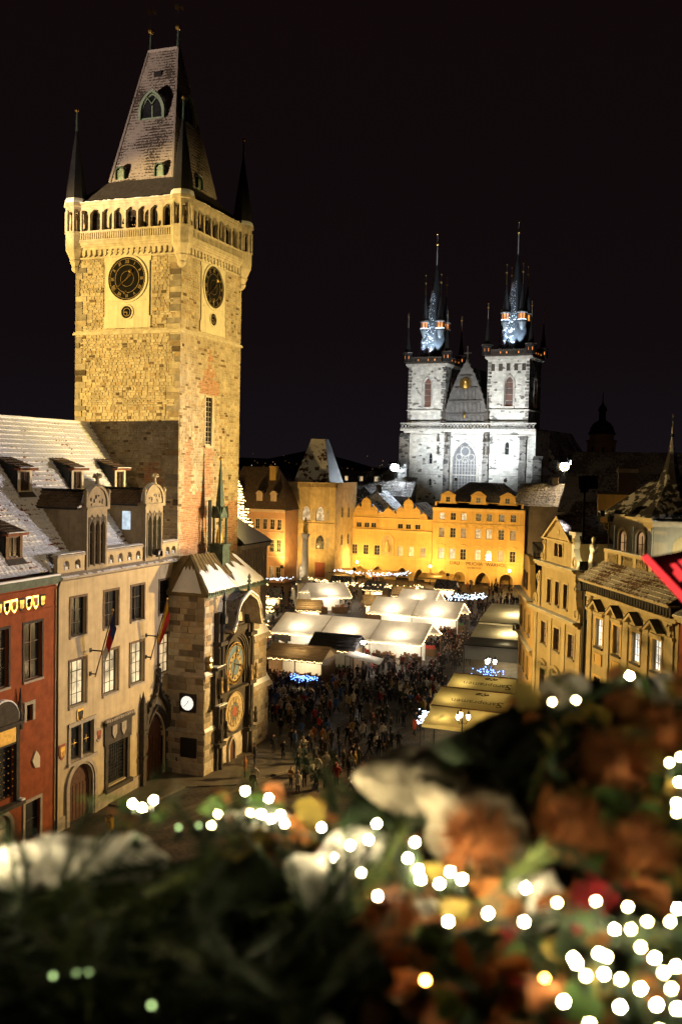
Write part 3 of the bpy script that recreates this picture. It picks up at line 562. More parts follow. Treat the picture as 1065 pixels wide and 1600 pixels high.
def gothic_dormer(side, u, z, w, h, kind, fm, louver, d):
    p = roof_pt(side, u, z); fr = Fr((p.x, p.y, 0), R(-90) if side == 'W' else 0)
    t = thing('x', '', '') if False else None
    b = MB(); pts = arch(w, h, kind, 12); po = [(x*1.12, y+.0) for x, y in arch(w*1.0, h*1.07, kind, 12)]
    b.add([fr.p(x, z+y, .25) for x, y in po] + [fr.p(x, z+y, -d) for x, y in po], [(i, i+1, len(po)+i+1, len(po)+i) for i in range(len(po)-1)]); b.ring(fr, [(x, z+y) for x, y in po], [(x*.94, z+y) for x, y in arch(w*.98, h*.98, kind, 12)], .1, .26)
    o = b.build('roof_dormer', 'copper' if louver else 'frame_green', tower)
    if louver:
        b = MB()
        b.prism(fr, [(x*.9, z+y*.95) for x, y in pts][::-1], -.1, .05)
        for i in range(6): b.fbox(fr, -w*.4, w*.4, z+.1+i*h*.12, z+.1+i*h*.12+.05, .05, .13)
        b.build('louvre', 'frame_green', o)
    else:
        window(tower, fr, 0, z, w*.94, h*.95, kind, 2, 1, 'frame_green', 'pane_dark', -.08, False, t=.12, name='dormer_window')
        b = MB()
        for s_ in (-1, 1): b.tube([fr.p(0, z+h*.55, .14), fr.p(s_*w*.2, z+h*.8, .14), fr.p(s_*w*.3, z+h*.74, .14)], .05, 5)
        b.build('tracery', 'frame_green', o)
    b = MB(); k = len(po)//2
    b.add([fr.p(x*1.03, z+y+.07, .27) for x, y in po[3:-3]] + [fr.p(x*1.03, z+y+.07, -d*.6) for x, y in po[3:-3]], [(i, i+1, len(po)-6+i+1, len(po)-6+i) for i in range(len(po)-7)]); b.build('dormer_snow', 'snow', o)
gothic_dormer('W', 4.7, 53.2, 2.2, 2.2, 'point', 'frame_green', False, .9)
gothic_dormer('S', 5.1, 53.2, 2.2, 2.2, 'point', 'frame_green', False, .9)
gothic_dormer('W', 6.7, 48.0, .8, .95, 'round', 'frame_green', True, .5); gothic_dormer('W', 3.0, 48.0, .8, .95, 'round', 'frame_green', True, .5); gothic_dormer('S', 5.9, 48.0, .8, .95, 'round', 'frame_green', True, .5)
p = roof_pt('W', 4.9, 57.2); b = MB(); b.fbox(Fr((p.x, p.y, 0), R(-90)), -.35, .35, 57.1, 57.5, -.3, .12); b.build('roof_hatch', 'spire_slate', tower)
# ------------------------------------------------------------------ beige house with the flags (part of the town hall row)
BX0, BX1 = 54.37, 70.16
beige = thing('town_house', 'beige plastered four bay house with flags beside the clock tower', 'house', (BX0, 40, 0))
BW = BX1-BX0; fB = Fr()
X = lambda x: x-BX0
wx = [56.85, 60.8, 64.3, 68.3]
holes = [(X(x), 12.9, 1.75, 2.6) for x in wx] + [(X(x), 8.1, 1.85, 3.1) for x in wx] + [(X(57.35), 4.35, 2.7, 2.4), (X(61.75), 1.35, 2.5, 3.9), (X(57.3), 0, 2.7, 3.9, 'round'), (X(67.1), 0, 2.7, 5.2, 'point')]
b = MB(); b.wall(fB, 0, BW, 0, 17.0, holes, .34); b.poly([(0, 0, 0), (0, 17, 0), (0, 17, 17), (0, 0, 17)]); b.box(.05, BW-.05, .6, 16, 0, 16.9); b.build('wall', 'beige_plaster', beige)
for x in wx: window(beige, fB, X(x), 12.9, 1.75, 2.6, 'flat', 2, 3, 'frame_dark', 'pane_dark', .26, sur='casing_brown', surw=.16)
for x in wx: window(beige, fB, X(x), 8.1, 1.85, 3.1, 'flat', 3, 4, 'frame_dark', 'pane_white' if x < 68 else 'pane_warm', .28, sur='casing_brown', surw=.17)
# double shutter window over the gate
for s_ in (-1, 1): window(beige, fB, X(57.35)+s_*.7, 4.45, 1.2, 2.2, 'flat', 1, 1, 'black_paint', 'pane_dark', .2, False, name='shuttered_window')
b = MB(); b.fbox(fB, X(55.75), X(56.02), 4.2, 6.95, 0, .1); b.fbox(fB, X(58.68), X(58.95), 4.2, 6.95, 0, .1); b.fbox(fB, X(55.75), X(58.95), 6.75, 7.0, .001, .12); b.fbox(fB, X(57.25), X(57.45), 4.35, 6.75, -.2, .04); b.fbox(fB, X(55.65), X(59.05), 4.1, 4.32, 0, .2); b.build('window_surround', 'stone_trim', beige)
for s_ in (-1, 1):
    b = MB()
    for a in range(4): b.tube([fB.p(X(57.35)+s_*.7, 5.5, -.12), fB.p(X(57.35)+s_*.7+.28*math.cos(a*math.pi/2), 5.5+.28*math.sin(a*math.pi/2), -.12)], [.05, .02], 5)
    b.build('shutter_star', 'gold_paint', beige)
# rounded gate
b = MB(); b.prism(fB, [(X(57.3)+x, y) for x, y in arch(2.7, 3.9, 'round', 16)][::-1], -.34, -.3); gate = b.build('door', 'door_wood', beige)
for i in range(7):
    b = MB(); u = X(57.3)-1.2+i*.4; b.fbox(fB, u-.17, u+.17, .05, 2.5, -.3, -.25); b.build('plank', 'door_wood', gate)
b = MB(); b.ring(fB, [(X(57.3)+x, y) for x, y in arch(3.6, 4.35, 'round', 14)], [(X(57.3)+x, y) for x, y in arch(3.0, 4.05, 'round', 14)], 0, .16); b.ring(fB, [(X(57.3)+x, y) for x, y in arch(3.0, 4.05, 'round', 14)], [(X(57.3)+x, y) for x, y in arch(2.7, 3.9, 'round', 14)], -.1, .08); b.build('door_surround', 'stone_trim', beige)
# carved stone window, lintel and lattice
b = MB(); b.fbox(fB, X(61.75)-1.25, X(61.75)+1.25, 1.35, 5.25, -.36, -.3); b.build('pane', 'pane_dark', beige)
b = MB()
for i in range(9): u = X(61.75)-1.1+i*.275; b.fbox(fB, u-.02, u+.02, 1.4, 4.4, -.22, -.18)
for i in range(12): b.fbox(fB, X(61.75)-1.2, X(61.75)+1.2, 1.5+i*.26, 1.53+i*.26, -.235, -.2)
b.build('grille', 'iron', beige)
b = MB(); b.fbox(fB, X(60.15), X(60.5), 1.0, 5.3, -.1, .1); b.fbox(fB, X(63.0), X(63.35), 1.0, 5.3, -.1, .1); b.fbox(fB, X(60.0), X(63.5), 4.4, 5.9, -.1, .12); b.fbox(fB, X(59.9), X(63.6), 5.9, 6.1, 0, .35); b.fbox(fB, X(60.0), X(63.5), .95, 1.25, 0, .3); cs = b.build('carved_surround', 'dark_stone', beige)
b = MB()
for i in range(13): b.ball(fB.p(X(60.0)+i*.29, 6.2, .25), .15, 6, 4)
for s_ in (-.6, .6): b.prism(fB, [(X(61.75)+s_-.3, 5.7), (X(61.75)+s_-.3, 5.1), (X(61.75)+s_, 4.7), (X(61.75)+s_+.3, 5.1), (X(61.75)+s_+.3, 5.7)], .12, .2)
b.build('carving', 'stone_trim', cs)
# gothic portal with crocketed ogee and finial
pc = X(67.1)
b = MB(); b.prism(fB, [(pc+x, y) for x, y in arch(2.7, 5.2, 'point', 14)][::-1], -.36, -.3); dr = b.build('door', 'door_wood', beige)
for i in range(6):
    b = MB(); u = pc-1.1+i*.44; b.fbox(fB, u-.19, u+.19, .05, 3.4, -.3, -.25); b.build('plank', 'door_wood', dr)
b = MB()
for k in range(4):
    wo_, wi_ = 3.9-k*.3, 3.6-k*.3; b.ring(fB, [(pc+x, y) for x, y in arch(wo_, 5.9-k*.18, 'point', 14)], [(pc+x, y) for x, y in arch(wi_, 5.72-k*.18, 'point', 14)], -.3, .3-k*.14)
b.build('portal_moulding', 'dark_stone', beige)
og = [(-2.0, 4.3), (-1.75, 5.4), (-1.1, 6.2), (-.5, 6.7), (-.18, 7.4), (0, 8.2), (.18, 7.4), (.5, 6.7), (1.1, 6.2), (1.75, 5.4), (2.0, 4.3)]
b = MB(); b.ring(fB, [(pc+x, y) for x, y in og], [(pc+x*.86, y-.28) for x, y in og], 0, .38)
for x, y in og: b.ball(fB.p(pc+x*1.06, y+.05, .3), .17, 6, 4)
for i in range(14):
    t = i/13*(len(og)-1); k = min(int(t), len(og)-2); f_ = t-k; b.ball(fB.p(pc+(og[k][0]*(1-f_)+og[k+1][0]*f_)*1.05, og[k][1]*(1-f_)+og[k+1][1]*f_+.05, .32), .12, 5, 4)
for z_ in (8.2, 8.6, 9.0): b.ball(fB.p(pc, z_, .25), .22 if z_ < 9 else .13, 6, 4)
for s_ in (-1, 1):
    b.fbox(fB, pc+s_*2.15-.2, pc+s_*2.15+.2, 0, 6.2, 0, .4); b.add([fB.p(pc+s_*2.15-.2, 6.2, 0), fB.p(pc+s_*2.15+.2, 6.2, 0), fB.p(pc+s_*2.15+.2, 6.2, .4), fB.p(pc+s_*2.15-.2, 6.2, .4), fB.p(pc+s_*2.15, 7.4, .2)], [(0, 1, 4), (1, 2, 4), (2, 3, 4), (3, 0, 4)])
    for z_ in (2.2, 4.2): b.fbox(fB, pc+s_*2.15-.28, pc+s_*2.15+.28, z_, z_+.2, 0, .5)
b.build('portal_ogee', 'dark_stone', beige)
# painted coats of arms
def shield(parent, fr, u, v, w, h, m1, m2):
    b = MB(); b.prism(fr, [(u-w/2, v+h/2), (u-w/2, v-h*.1), (u-w*.3, v-h*.35), (u, v-h/2), (u+w*.3, v-h*.35), (u+w/2, v-h*.1), (u+w/2, v+h/2)], .0, .07); o = b.build('shield', m1, parent)
    b = MB(); b.fbox(fr, u-w*.36, u+w*.36, v+h*.08, v+h*.36, .07, .1)
    for s_ in (-.22, 0, .22): b.fbox(fr, u+w*s_-w*.06, u+w*s_+w*.06, v-h*.3*(1-abs(s_)), v+h*.09, .07, .1)
    b.build('charge', m2, o)
shield(beige, fB, X(57.12), 7.3, .75, 1.0, 'gold_paint', 'black_paint'); shield(beige, fB, X(59.33), 5.4, .7, 1.0, 'stone_trim', 'dial_red'); shield(beige, fB, X(55.1), 5.3, .7, 1.05, 'dial_red', 'gold_paint')
# plinth, pipe, cornice
b = MB(); b.fbox(fB, 0, X(55.45), 0, .9, 0, .1); b.build('plinth', 'stone_trim', beige); b = MB(); b.fbox(fB, X(59.15), X(64.75), 0, .95, 0, .1); b.fbox(fB, X(59.15), X(64.75), .95, 1.03, 0, .16); b.build('plinth', 'stone_trim', beige)
b = MB(); b.tube([(.05, -.12, 0), (.05, -.12, 16.4), (.1, -.3, 17.0)], .075, 8); b.build('downpipe', 'iron', beige)
b = MB(); b.add([(0, -.05, 16.75), (BW, -.05, 16.75), (BW, -.55, 16.95), (0, -.55, 16.95), (0, -.55, 17.08), (BW, -.55, 17.08), (BW, .0, 17.32), (0, 0, 17.32)], [(0, 1, 2, 3), (3, 2, 5, 4), (4, 5, 6, 7), (0, 3, 4, 7), (1, 6, 5, 2)]); b.build('cornice', 'stone_trim', beige)
b = MB(); n = 60
for i in range(n):
    if random.random() < .72: u = BW*i/n; b.add([(u, -.56, 17.085), (u+BW/n, -.56, 17.085), (u+BW/n, -.40+random.uniform(-.05, .05), 17.17), (u, -.40+random.uniform(-.05, .05), 17.17)], [(0, 1, 2, 3)])
tag(b.build('cornice_snow', 'snow', beige), kind='stuff')
# parapet with round openings, broken by two gabled stair windows
segs = [(X(54.5), X(57.5), 2), (X(60.1), X(64.9), 4), (X(67.75), BW-.02, 2)]
for a, c, n in segs:
    b = MB(); st = (c-a)/n if n > 2 else (c-a-.5)/n; o0 = a if n > 2 else a+.35
    hs = [(o0+st*(i+.5), 17.5, .66, .62, 'round') for i in range(n)]
    b.wall(fB, a, c, 17.25, 18.35, hs, .3, .02); b.wall(Fr((c, .28, 0), R(180)), 0, c-a, 17.25, 18.35, [(c-h[0], *h[1:]) for h in hs], .02); b.poly([fB.p(a, 17.25, .02), fB.p(a, 18.35, .02), fB.p(a, 18.35, -.28), fB.p(a, 17.25, -.28)]); pr = b.build('parapet', 'beige_plaster', beige)
    b = MB(); b.fbox(fB, a-.06, c+.04, 18.35, 18.5, -.36, .1); b.build('coping', 'stone_trim', pr)
    b = MB(); b.fbox(fB, a-.04, c+.02, 18.5, 18.64, -.34, .08, .05); b.build('coping_snow', 'snow', pr)
    for h in hs:
        b = MB(); b.lathe(fB.p(h[0], 17.5, -.13), [(.2, 0), (.22, .05), (.17, .1), (.2, .2), (.1, .26), (.0, .3)], 8); b.build('snow_cap', 'snow', pr)
def stair_gable(x0, x1, pm):
    w = x1-x0; c = X((x0+x1)/2); a, d = X(x0), X(x1)
    hs = [(c+i*w*.25, 17.6, w*.2, 3.0, 'round') for i in (-1, 0, 1)]
    b = MB(); b.wall(fB, a+.1, d-.1, 17.2, 21.4, hs, .25, .12); b.poly([fB.p(a+.1, 17.2, .12), fB.p(a+.1, 21.4, .12), fB.p(a+.1, 21.4, -4.5), fB.p(a+.1, 17.2, -1)]); b.poly([fB.p(d-.1, 17.2, .12), fB.p(d-.1, 17.2, -1), fB.p(d-.1, 21.4, -4.5), fB.p(d-.1, 21.4, .12)]); g = b.build('gable_wall', 'gable_stone', beige)
    for h in hs: window(beige, fB, h[0], h[1], h[2], h[3], 'round', 1, 4, 'frame_green' if pm else 'frame_brown', 'pane_dark', .05, False, t=.04, name='gable_window')
    b = MB()
    for k in range(4):
        u = c-w*.375+k*w*.25; b.tube([fB.p(u, 20.9, .16), fB.p(u, 17.5, .16)], .05, 5)
        if k < 3:
            b.tube([fB.p(u, 20.3, .16), fB.p(u+w*.125, 20.75, .16), fB.p(u+w*.25, 20.3, .16)], .04, 5); b.tube([fB.p(u, 20.5, .16), fB.p(u+w*.125, 21.05, .16), fB.p(u+w*.25, 20.5, .16)], .035, 5)
    b.build('tracery', 'stone_trim', g)
    b = MB(); b.fbox(fB, a-.05, d+.05, 21.4, 21.6, -.3, .26); b.prism(fB, [(c+x, 21.6+y) for x, y in arch(w*.86, 1.35, 'round', 14)][::-1], -.2, .1); b.ring(fB, [(c+x, 21.6+y) for x, y in arch(w*1.0, 1.5, 'round', 14)], [(c+x, 21.6+y) for x, y in arch(w*.84, 1.33, 'round', 14)], -.25, .22)
    for s_ in (-1, 1): b.lathe(fB.p(c+s_*w*.52, 21.6, .1), [(.14, 0), (.14, .9), (.2, .95), (.2, 1.05), (.05, 1.25)], 6)
    b.lathe(fB.p(c, 23.0, .1), [(.28, 0), (.16, .15), (.12, .55), (.34, .62), (.34, .72), (.1, .85), (.0, 1.0)], 8)
    for s_ in (-1, 1): b.ball(fB.p(c+s_*.28, 23.75, .1), .16, 6, 4)
    b.build('gable_head', 'gable_stone', g)
    b = MB()
    for i in range(9): u = random.uniform(-w*.28, w*.28); b.ball(fB.p(c+u, 21.75+random.uniform(0, .7-abs(u)*.3), .12), random.uniform(.08, .15), 6, 4)
    b.build('relief', 'stone_trim', g)
    b = MB(); k = [(c+x, 21.62+y) for x, y in arch(w*1.0, 1.5, 'round', 14)][1:-1]; b.add([fB.p(u, v+.03, .23) for u, v in k] + [fB.p(u, v+.1, 0) for u, v in k] + [fB.p(u, v+.03, -.26) for u, v in k], [(i, i+1, len(k)+i+1, len(k)+i) for i in range(len(k)-1)] + [(len(k)+i, len(k)+i+1, 2*len(k)+i+1, 2*len(k)+i) for i in range(len(k)-1)]); b.build('gable_snow', 'snow', g)
    # side cheek and tiled roof running back into the main slope, its ridge square to the facade
    b = MB(); L_ = 5.6
    tiles(b, (a-.45, L_, 21.55), (a-.45, .25, 21.55), (c, L_, 22.6), (c, .25, 22.6), 6, 16, .05, .04, 4); tiles(b, (d+.3, .25, 21.55), (d+.3, L_, 21.55), (c, .25, 22.6), (c, L_, 22.6), 6, 16, .05, .04, 4); b.build('gable_roof', 'tile_brown', g)
    b = MB(); b.tube([(c, .2, 22.68), (c, L_, 22.68)], .12, 6); b.tube([(a-.45, .25, 21.5), (a-.45, 4.6, 21.5)], .07, 5); b.build('roof_gutter', 'iron', g)
    if pm: b = MB(); b.box(a+.06, a+.1, 1.2, 1.9, 19.6, 21.0); b.build('side_pane', 'pane_sky', g)
emit('pane_sky', (.72, .88, 1), .9, .3, 2)
stair_gable(57.5, 60.1, False); stair_gable(65.0, 67.7, True)
# main roof, continuing over both houses of the row
def main_roof(parent, ox, x0, x1, ez):
    b = MB(); tiles(b, (x0-ox, .55, ez), (x1-ox, .55, ez), (x0-ox, 8.5, 27.8), (x1-ox, 8.5, 27.8), 32, max(6, round((x1-x0)/.42)), .06, .095, 4); tag(b.build('roof_tile', 'snow_tile', parent), kind='stuff')
    b = MB(); b.add([(x0-ox, 8.5, 27.8), (x1-ox, 8.5, 27.8), (x1-ox, 17, 17.0), (x0-ox, 17, 17.0)], [(0, 1, 2, 3)]); b.build('roof_back', 'snow_roof', parent)
    n = round((x1-x0)/.45)
    b = MB(); b.tube([(x0-ox, 8.5, 27.84), (x1-ox, 8.5, 27.84)], .14, 6); b.build('ridge', 'snow', parent)
main_roof(beige, BX0, BX0, BX1, 17.35)
b = MB(); b.add([(BW-.0, .6, 17.4), (BW-.0, 8.5, 27.85), (BW-.35, 8.5, 27.95), (BW-.35, .6, 17.5)], [(0, 1, 2, 3)]); b.build('roof_flashing', 'iron', beige)
def shed_dormer(parent, x, y, z, w=1.5, wall='plate_plaster', fm='frame_brown'):
    """small dormer: framed window, dark cheeks, sloping tiled lid with eave"""
    fr = Fr((x, y, 0), 0); h = 1.35
    b = MB(); b.ring(fr, [(u, z+v) for u, v in arch(w, h+.25, 'flat')], [(u, z+v) for u, v in arch(w-.5, h, 'flat')], -.1, .06); b.fbox(fr, -w/2, w/2, z-.1, z+.02, -.1, .1); d = b.build('dormer_front', wall, parent)
    window(parent, fr, 0, z+.02, w-.5, h-.02, 'flat', 2, 1, fm, 'pane_brown', .06, False, name='dormer_window')
    k = 1.325; yb = (h+.25+.75)/(k-.32)
    b = MB()
    for s_ in (-1, 1): b.poly([fr.p(s_*w/2, z-.1, 0), fr.p(s_*w/2, z+h+.25, 0), fr.p(s_*w/2, z+h+.25+.32*yb, -yb), fr.p(s_*w/2, z-.1+1.3, -1.0)])
    b.build('dormer_cheek', 'spire_slate', d)
    b = MB(); e_ = w/2+.22; tiles(b, fr.p(-e_, z+h+.2, .42), fr.p(e_, z+h+.2, .42), fr.p(-e_, z+h+.34+.32*yb, -yb), fr.p(e_, z+h+.34+.32*yb, -yb), 6, 5, .05, .05, 4); b.build('dormer_roof', 'tile_brown', d)
    b = MB(); b.fbox(fr, -e_, e_, z+h+.08, z+h+.22, -.1, .4); b.build('dormer_eave', 'tile_red', d)
    b = MB(); b.fbox(fr, -e_, e_, z+h+.25, z+h+.33, .34, .46, .02); b.build('eave_snow', 'snow', d)
    b = MB(); b.poly([fr.p(-w/2-.15, z-.42, .36), fr.p(w/2+.15, z-.42, .36), fr.p(w/2, z-.02, .08), fr.p(-w/2, z-.02, .08)]); b.build('apron', 'slate', d)
for x in (56.7, 62.75, 68.45): shed_dormer(beige, X(x), 4.35, 22.6)

# ------------------------------------------------------------------ red house
RX0, RX1 = 38.0, 54.33
red = thing('town_house', 'orange red plastered house with gilded shields under the eave', 'house', (RX0, 40, 0)); RW = RX1-RX0; X2 = lambda x: x-RX0
hs = [(X2(52.04), 10.85, 1.75, 3.6), (X2(48.8), 10.85, 1.75, 3.6), (X2(45.4), 10.85, 1.75, 3.6), (X2(51.7), 8.25, .62, 1.05), (X2(52.05), .4, 1.5, 2.6), (X2(49.0), 0, 2.0, 3.0, 'round'), (X2(49.0), 3.9, 2.4, 3.3)]
b = MB(); b.wall(F0, 0, RW, 0, 17.1, hs, .32); b.box(.05, RW-.05, .6, 16, 0, 17.0); b.build('wall', 'red_plaster', red)
for h in hs[:3]: window(red, F0, *h[:4], 'flat', 2, 3, 'frame_brown', 'pane_dark', .2, sur='dark_stone', surw=.16)
window(red, F0, *hs[3][:4], 'flat', 1, 1, 'iron', 'pane_dark', .2, False, sur='stone_trim', surw=.22, out=.08); window(red, F0, *hs[4][:4], 'flat', 1, 2, 'iron', 'pane_dark', .2, sur='stone_trim', surw=.2, out=.08)
window(red, F0, *hs[5][:4], 'round', 2, 3, 'frame_brown', 'pane_dim', .25, False, sur='stone_trim', surw=.28)
window(red, F0, *hs[6][:4], 'flat', 2, 2, 'iron', 'pane_dark', .2, False)
b = MB()
for i in range(6):
    for j in range(7): b.ball(F0.p(X2(49.0)-1+i*.4, 4.1+j*.46, .1), .055, 5, 4)
b.build('window_star', 'gold', red)
b = MB(); b.fbox(F0, X2(47.5), X2(47.8), 3.5, 8.4, 0, .25); b.fbox(F0, X2(50.2), X2(50.5), 3.5, 8.4, 0, .25); b.fbox(F0, X2(47.4), X2(50.6), 7.2, 8.4, 0, .2); b.fbox(F0, X2(47.3), X2(50.7), 8.4, 8.6, 0, .42); b.fbox(F0, X2(47.2), X2(50.8), 3.3, 3.55, 0, .5); b.build('oriel_frame', 'dark_stone', red)
b = MB(); b.fbox(F0, X2(47.85), X2(50.15), 7.35, 8.25, .2, .24); b.build('painted_panel', 'gold_paint', red)
b = MB(); b.prism(F0, [(X2(49.0)+x, 8.6+y) for x, y in arch(2.7, 1.5, 'round', 14)][::-1], 0, .28); b.build('arched_head', 'dark_stone', red)
b = MB(); k = [(X2(49.0)+x, 8.62+y) for x, y in arch(2.8, 1.56, 'round', 14)][1:-1]; b.ring(F0, k, [(u, v-.1) for u, v in k], 0, .32); b.fbox(F0, X2(50.4), X2(50.75), 3.55, 3.66, .05, .5); b.build('ledge_snow', 'snow', red)
for s_ in (50.62,): b = MB(); b.lathe(F0.p(X2(s_), 8.0, .18), [(.16, 0), (.16, .8), (.24, .9), (.1, 1.2), (.16, 1.4), (.02, 2.6)], 6); b.build('pinnacle', 'dark_stone', red)
b = MB(); b.prism(F0, [(X2(52.3)-.35, 5.6), (X2(52.3)-.1, 5.1), (X2(52.3)+.4, 5.0), (X2(52.3)+.4, 5.7), (X2(52.3)+.2, 6.0), (X2(52.3), 6.2)], 0, .1); b.build('stone_shield', 'plate_plaster', red)
for i in range(9):
    u = X2(47.4)+i*.69; shield(red, F0, u, 15.75, .55, .85, 'gold' if i % 3 != 2 else 'dark_stone', 'gold_paint' if i % 3 == 2 else ('dial_red' if i % 3 else 'dial_black'))
b = MB(); b.fbox(F0, 0, RW, 15.15, 15.25, 0, .06); b.fbox(F0, 0, RW, 16.4, 16.6, 0, .12); b.build('moulding', 'red_plaster', red)
b = MB(); b.fbox(F0, 0, RW-.05, 16.75, 16.95, 0, .3); b.fbox(F0, 0, RW-.05, 16.95, 17.3, 0, .5); b.build('gutter', 'copper', red)
main_roof(red, RX0, RX0, RX1+.03, 17.45)
b = MB(); b.fbox(F0, .0, RW-.1, 17.3, 17.42, .2, .5); b.build('eave_snow', 'snow', red)
shed_dormer(red, X2(51.7), 1.25, 18.55, 1.6, 'wood'); shed_dormer(red, X2(47.6), 4.4, 22.5)

# ------------------------------------------------------------------ astronomical clock bay
ax0, ax1, ay = 68.9, 79.0, 36.8
annex = thing('clock_bay', 'stone bay with two great round clock dials and a spired copper roof', 'clock bay', (ax0, ay, 0)); AW = ax1-ax0; AD = 40-ay
aS = Fr(); aW = Fr((0, AD, 0), R(-90)); aE = Fr((AW, 0, 0), R(90))
U = lambda x: x-ax0
b = MB(); b.box(.02, AW-.02, .02, AD, 0, 14.5); b.build('wall_core', 'mortar', annex)
# stepped base and buttress on the east side
b = MB(); b.box(-.12, U(70.6), -.16, AD, 0, 3.6); b.box(-.06, U(70.4), -.08, AD, 3.6, 8.0); b.box(U(77.3), U(80.9), -.1, AD, 0, 5.2); b.box(U(77.6), U(80.5), -.04, AD, 5.2, 9.6); b.build('buttress_core', 'mortar', annex)
bWl = Fr((-.12, AD, 0), R(-90)); bSl = Fr((-.12, -.16, 0), 0); bWm = Fr((-.06, AD, 0), R(-90)); bSm = Fr((-.06, -.08, 0), 0); bSr = Fr((U(77.3), -.1, 0), 0); bSr2 = Fr((U(77.6), -.04, 0), 0)
dials = [(U(71.3), U(77.2), 0, 13.0)]
stones([(aS, 0, AW, 8.0, 14.4, (.38, .55), (.6, 1.3), .03, dials + [(U(77.6), AW+2, 8, 9.6)], []), (aW, 0, AD, 8.0, 14.4, (.38, .6), (.6, 1.3), .03, [], []),
        (bWl, 0, AD+.16, 0, 3.5, (.4, .6), (.6, 1.2), .03, [(1.3, 2.75, 1.45, 3.1)], []), (bSl, 0, 1.8, 0, 3.5, (.4, .6), (.6, 1.1), .03, [], []), (bWm, 0, AD+.08, 3.75, 7.9, (.4, .6), (.6, 1.2), .03, [(1.2, 2.6, 5.1, 6.55)], []), (bSm, 0, 1.6, 3.75, 7.9, (.4, .6), (.6, 1.1), .03, [], []),
        (bSr, 0, 3.6, 0, 5.1, (.4, .55), (.6, 1.1), .03, [], []), (bSr2, 0, 2.9, 5.3, 9.5, (.4, .55), (.6, 1.1), .03, [], [])], 300, annex, ['ashlar'], name='stone', seed=9)
b = MB(); b.fbox(aS, U(71.3), U(77.2), 0, 13.0, 0, .03); b.build('clock_backing', 'trim_sandstone', annex)
def ledge(x0, x1, z, d, rise=.45, west=True, nm='ledge'):
    b = MB(); y0 = -d
    b.add([(x0, y0, z), (x1, y0, z), (x1, .02, z+rise), (x0+(.3 if west else 0), .02, z+rise), (x0, AD, z), (x0+.3, AD, z+rise), (x0, y0, z-.12), (x1, y0, z-.12), (x0, AD, z-.12), (x1, .02, z-.12)],
          [(0, 1, 2, 3), (4, 0, 3, 5), (6, 7, 1, 0), (8, 6, 0, 4), (6, 8, 9, 7), (7, 9, 2, 1)]); return b.build(nm, 'stone_trim', annex)
for z, d in ((8.0, .3), (3.55, .32)):
    l_ = ledge(-.28, 1.95, z, d, .3); b = MB(); b.add([(-.2, -d+.02, z+.05), (1.7, -d+.02, z+.05), (1.65, -.05, z+.33), (-.0, -.05, z+.33)], [(0, 1, 2, 3)]); b.build('ledge_snow', 'snow', l_)
for x0, x1, z in ((U(77.25), U(80.75), 9.55), (U(77.1), U(81.1), 5.15)):
    b = MB(); m_ = (x0+x1)/2; b.add([(x0, -.45, z), (x1, -.45, z), (x1, AD, z), (x0, AD, z), (x0+.25, .2, z+1.1), (x1-.3, .2, z+1.1), (x1-.3, AD, z+1.1), (x0+.25, AD, z+1.1), (x0, -.45, z-.12), (x1, -.45, z-.12), (x1, AD, z-.12), (x0, AD, z-.12)], [(0, 1, 5, 4), (1, 2, 6, 5), (3, 0, 4, 7), (4, 5, 6, 7), (8, 9, 1, 0), (9, 10, 2, 1), (11, 8, 0, 3), (8, 11, 10, 9)]); l_ = b.build('buttress_cap', 'stone_trim', annex)
    b = MB(); b.add([(x0+.06, -.4, z+.05), (x1-.06, -.4, z+.05), (x1-.36, .16, z+1.14), (x0+.3, .16, z+1.14)], [(0, 1, 2, 3)]); b.build('cap_snow', 'snow', l_)
# dial frames, pillars
dx, zA, zC = U(73.7), 8.25, 4.2
b = MB(); b.fbox(aS, dx-2.3, dx+2.3, 6.2, 11.1, .03, .16)
for k in range(3): b.ring(aS, [(dx+x, 6.3+y) for x, y in arch(4.5-k*.3, 4.55-k*.15, 'round', 20)], [(dx+x, 6.3+y) for x, y in arch(4.2-k*.3, 4.4-k*.15, 'round', 20)], .1, .55-k*.1)
b.fbox(aS, dx-2.3, dx+2.3, 2.2, 6.2, .03, .2); b.fbox(aS, dx-2.6, dx+2.6, 6.0, 6.2, 0, .6); b.fbox(aS, dx-1.5, dx+1.5, 10.9, 11.4, 0, .7); b.fbox(aS, dx-1.2, dx+1.2, 11.4, 11.6, 0, .55); b.build('dial_frame', 'dark_stone', annex)
for s_ in (-1, 1):
    b = MB(); b.fbox(aS, dx+s_*2.75-.45, dx+s_*2.75+.45, 0, 12.8, .02, .45)
    for z_ in (2.0, 6.0, 10.2): b.fbox(aS, dx+s_*2.75-.6, dx+s_*2.75+.6, z_, z_+.3, .02, .75)
    b.tube([aS.p(dx+s_*2.75, 0, .55), aS.p(dx+s_*2.75, 12.6, .55)], .16, 8); b.tube([aS.p(dx+s_*2.4, 2, .5), aS.p(dx+s_*2.4, 10, .5)], .1, 6); b.tube([aS.p(dx+s_*3.1, 2, .5), aS.p(dx+s_*3.1, 10, .5)], .1, 6); b.build('pillar', 'dark_stone', annex)
    for z_, m_ in ((6.4, 'gold_dim'), (2.6, 'dark_stone')):   # small carved figures on brackets
        for t_ in (-.5, .5):
            b = MB(); c_ = aS.p(dx+s_*2.75+t_, z_, .75); b.lathe(c_, [(.16, 0), (.2, .1), (.13, .5), (.19, .85), (.1, 1.02), (.12, 1.15), (.1, 1.3), (0, 1.38)], 8); b.build('statuette', m_, annex)
b = MB(); b.fbox(aS, U(69.9), U(71.3), 5.2, 5.45, 0, .9); b.fbox(aS, U(69.95), U(71.25), 5.45, 8.3, .02, .5); b.fbox(aS, U(69.85), U(71.35), 8.3, 8.55, 0, .75); b.build('side_niche', 'dark_stone', annex)
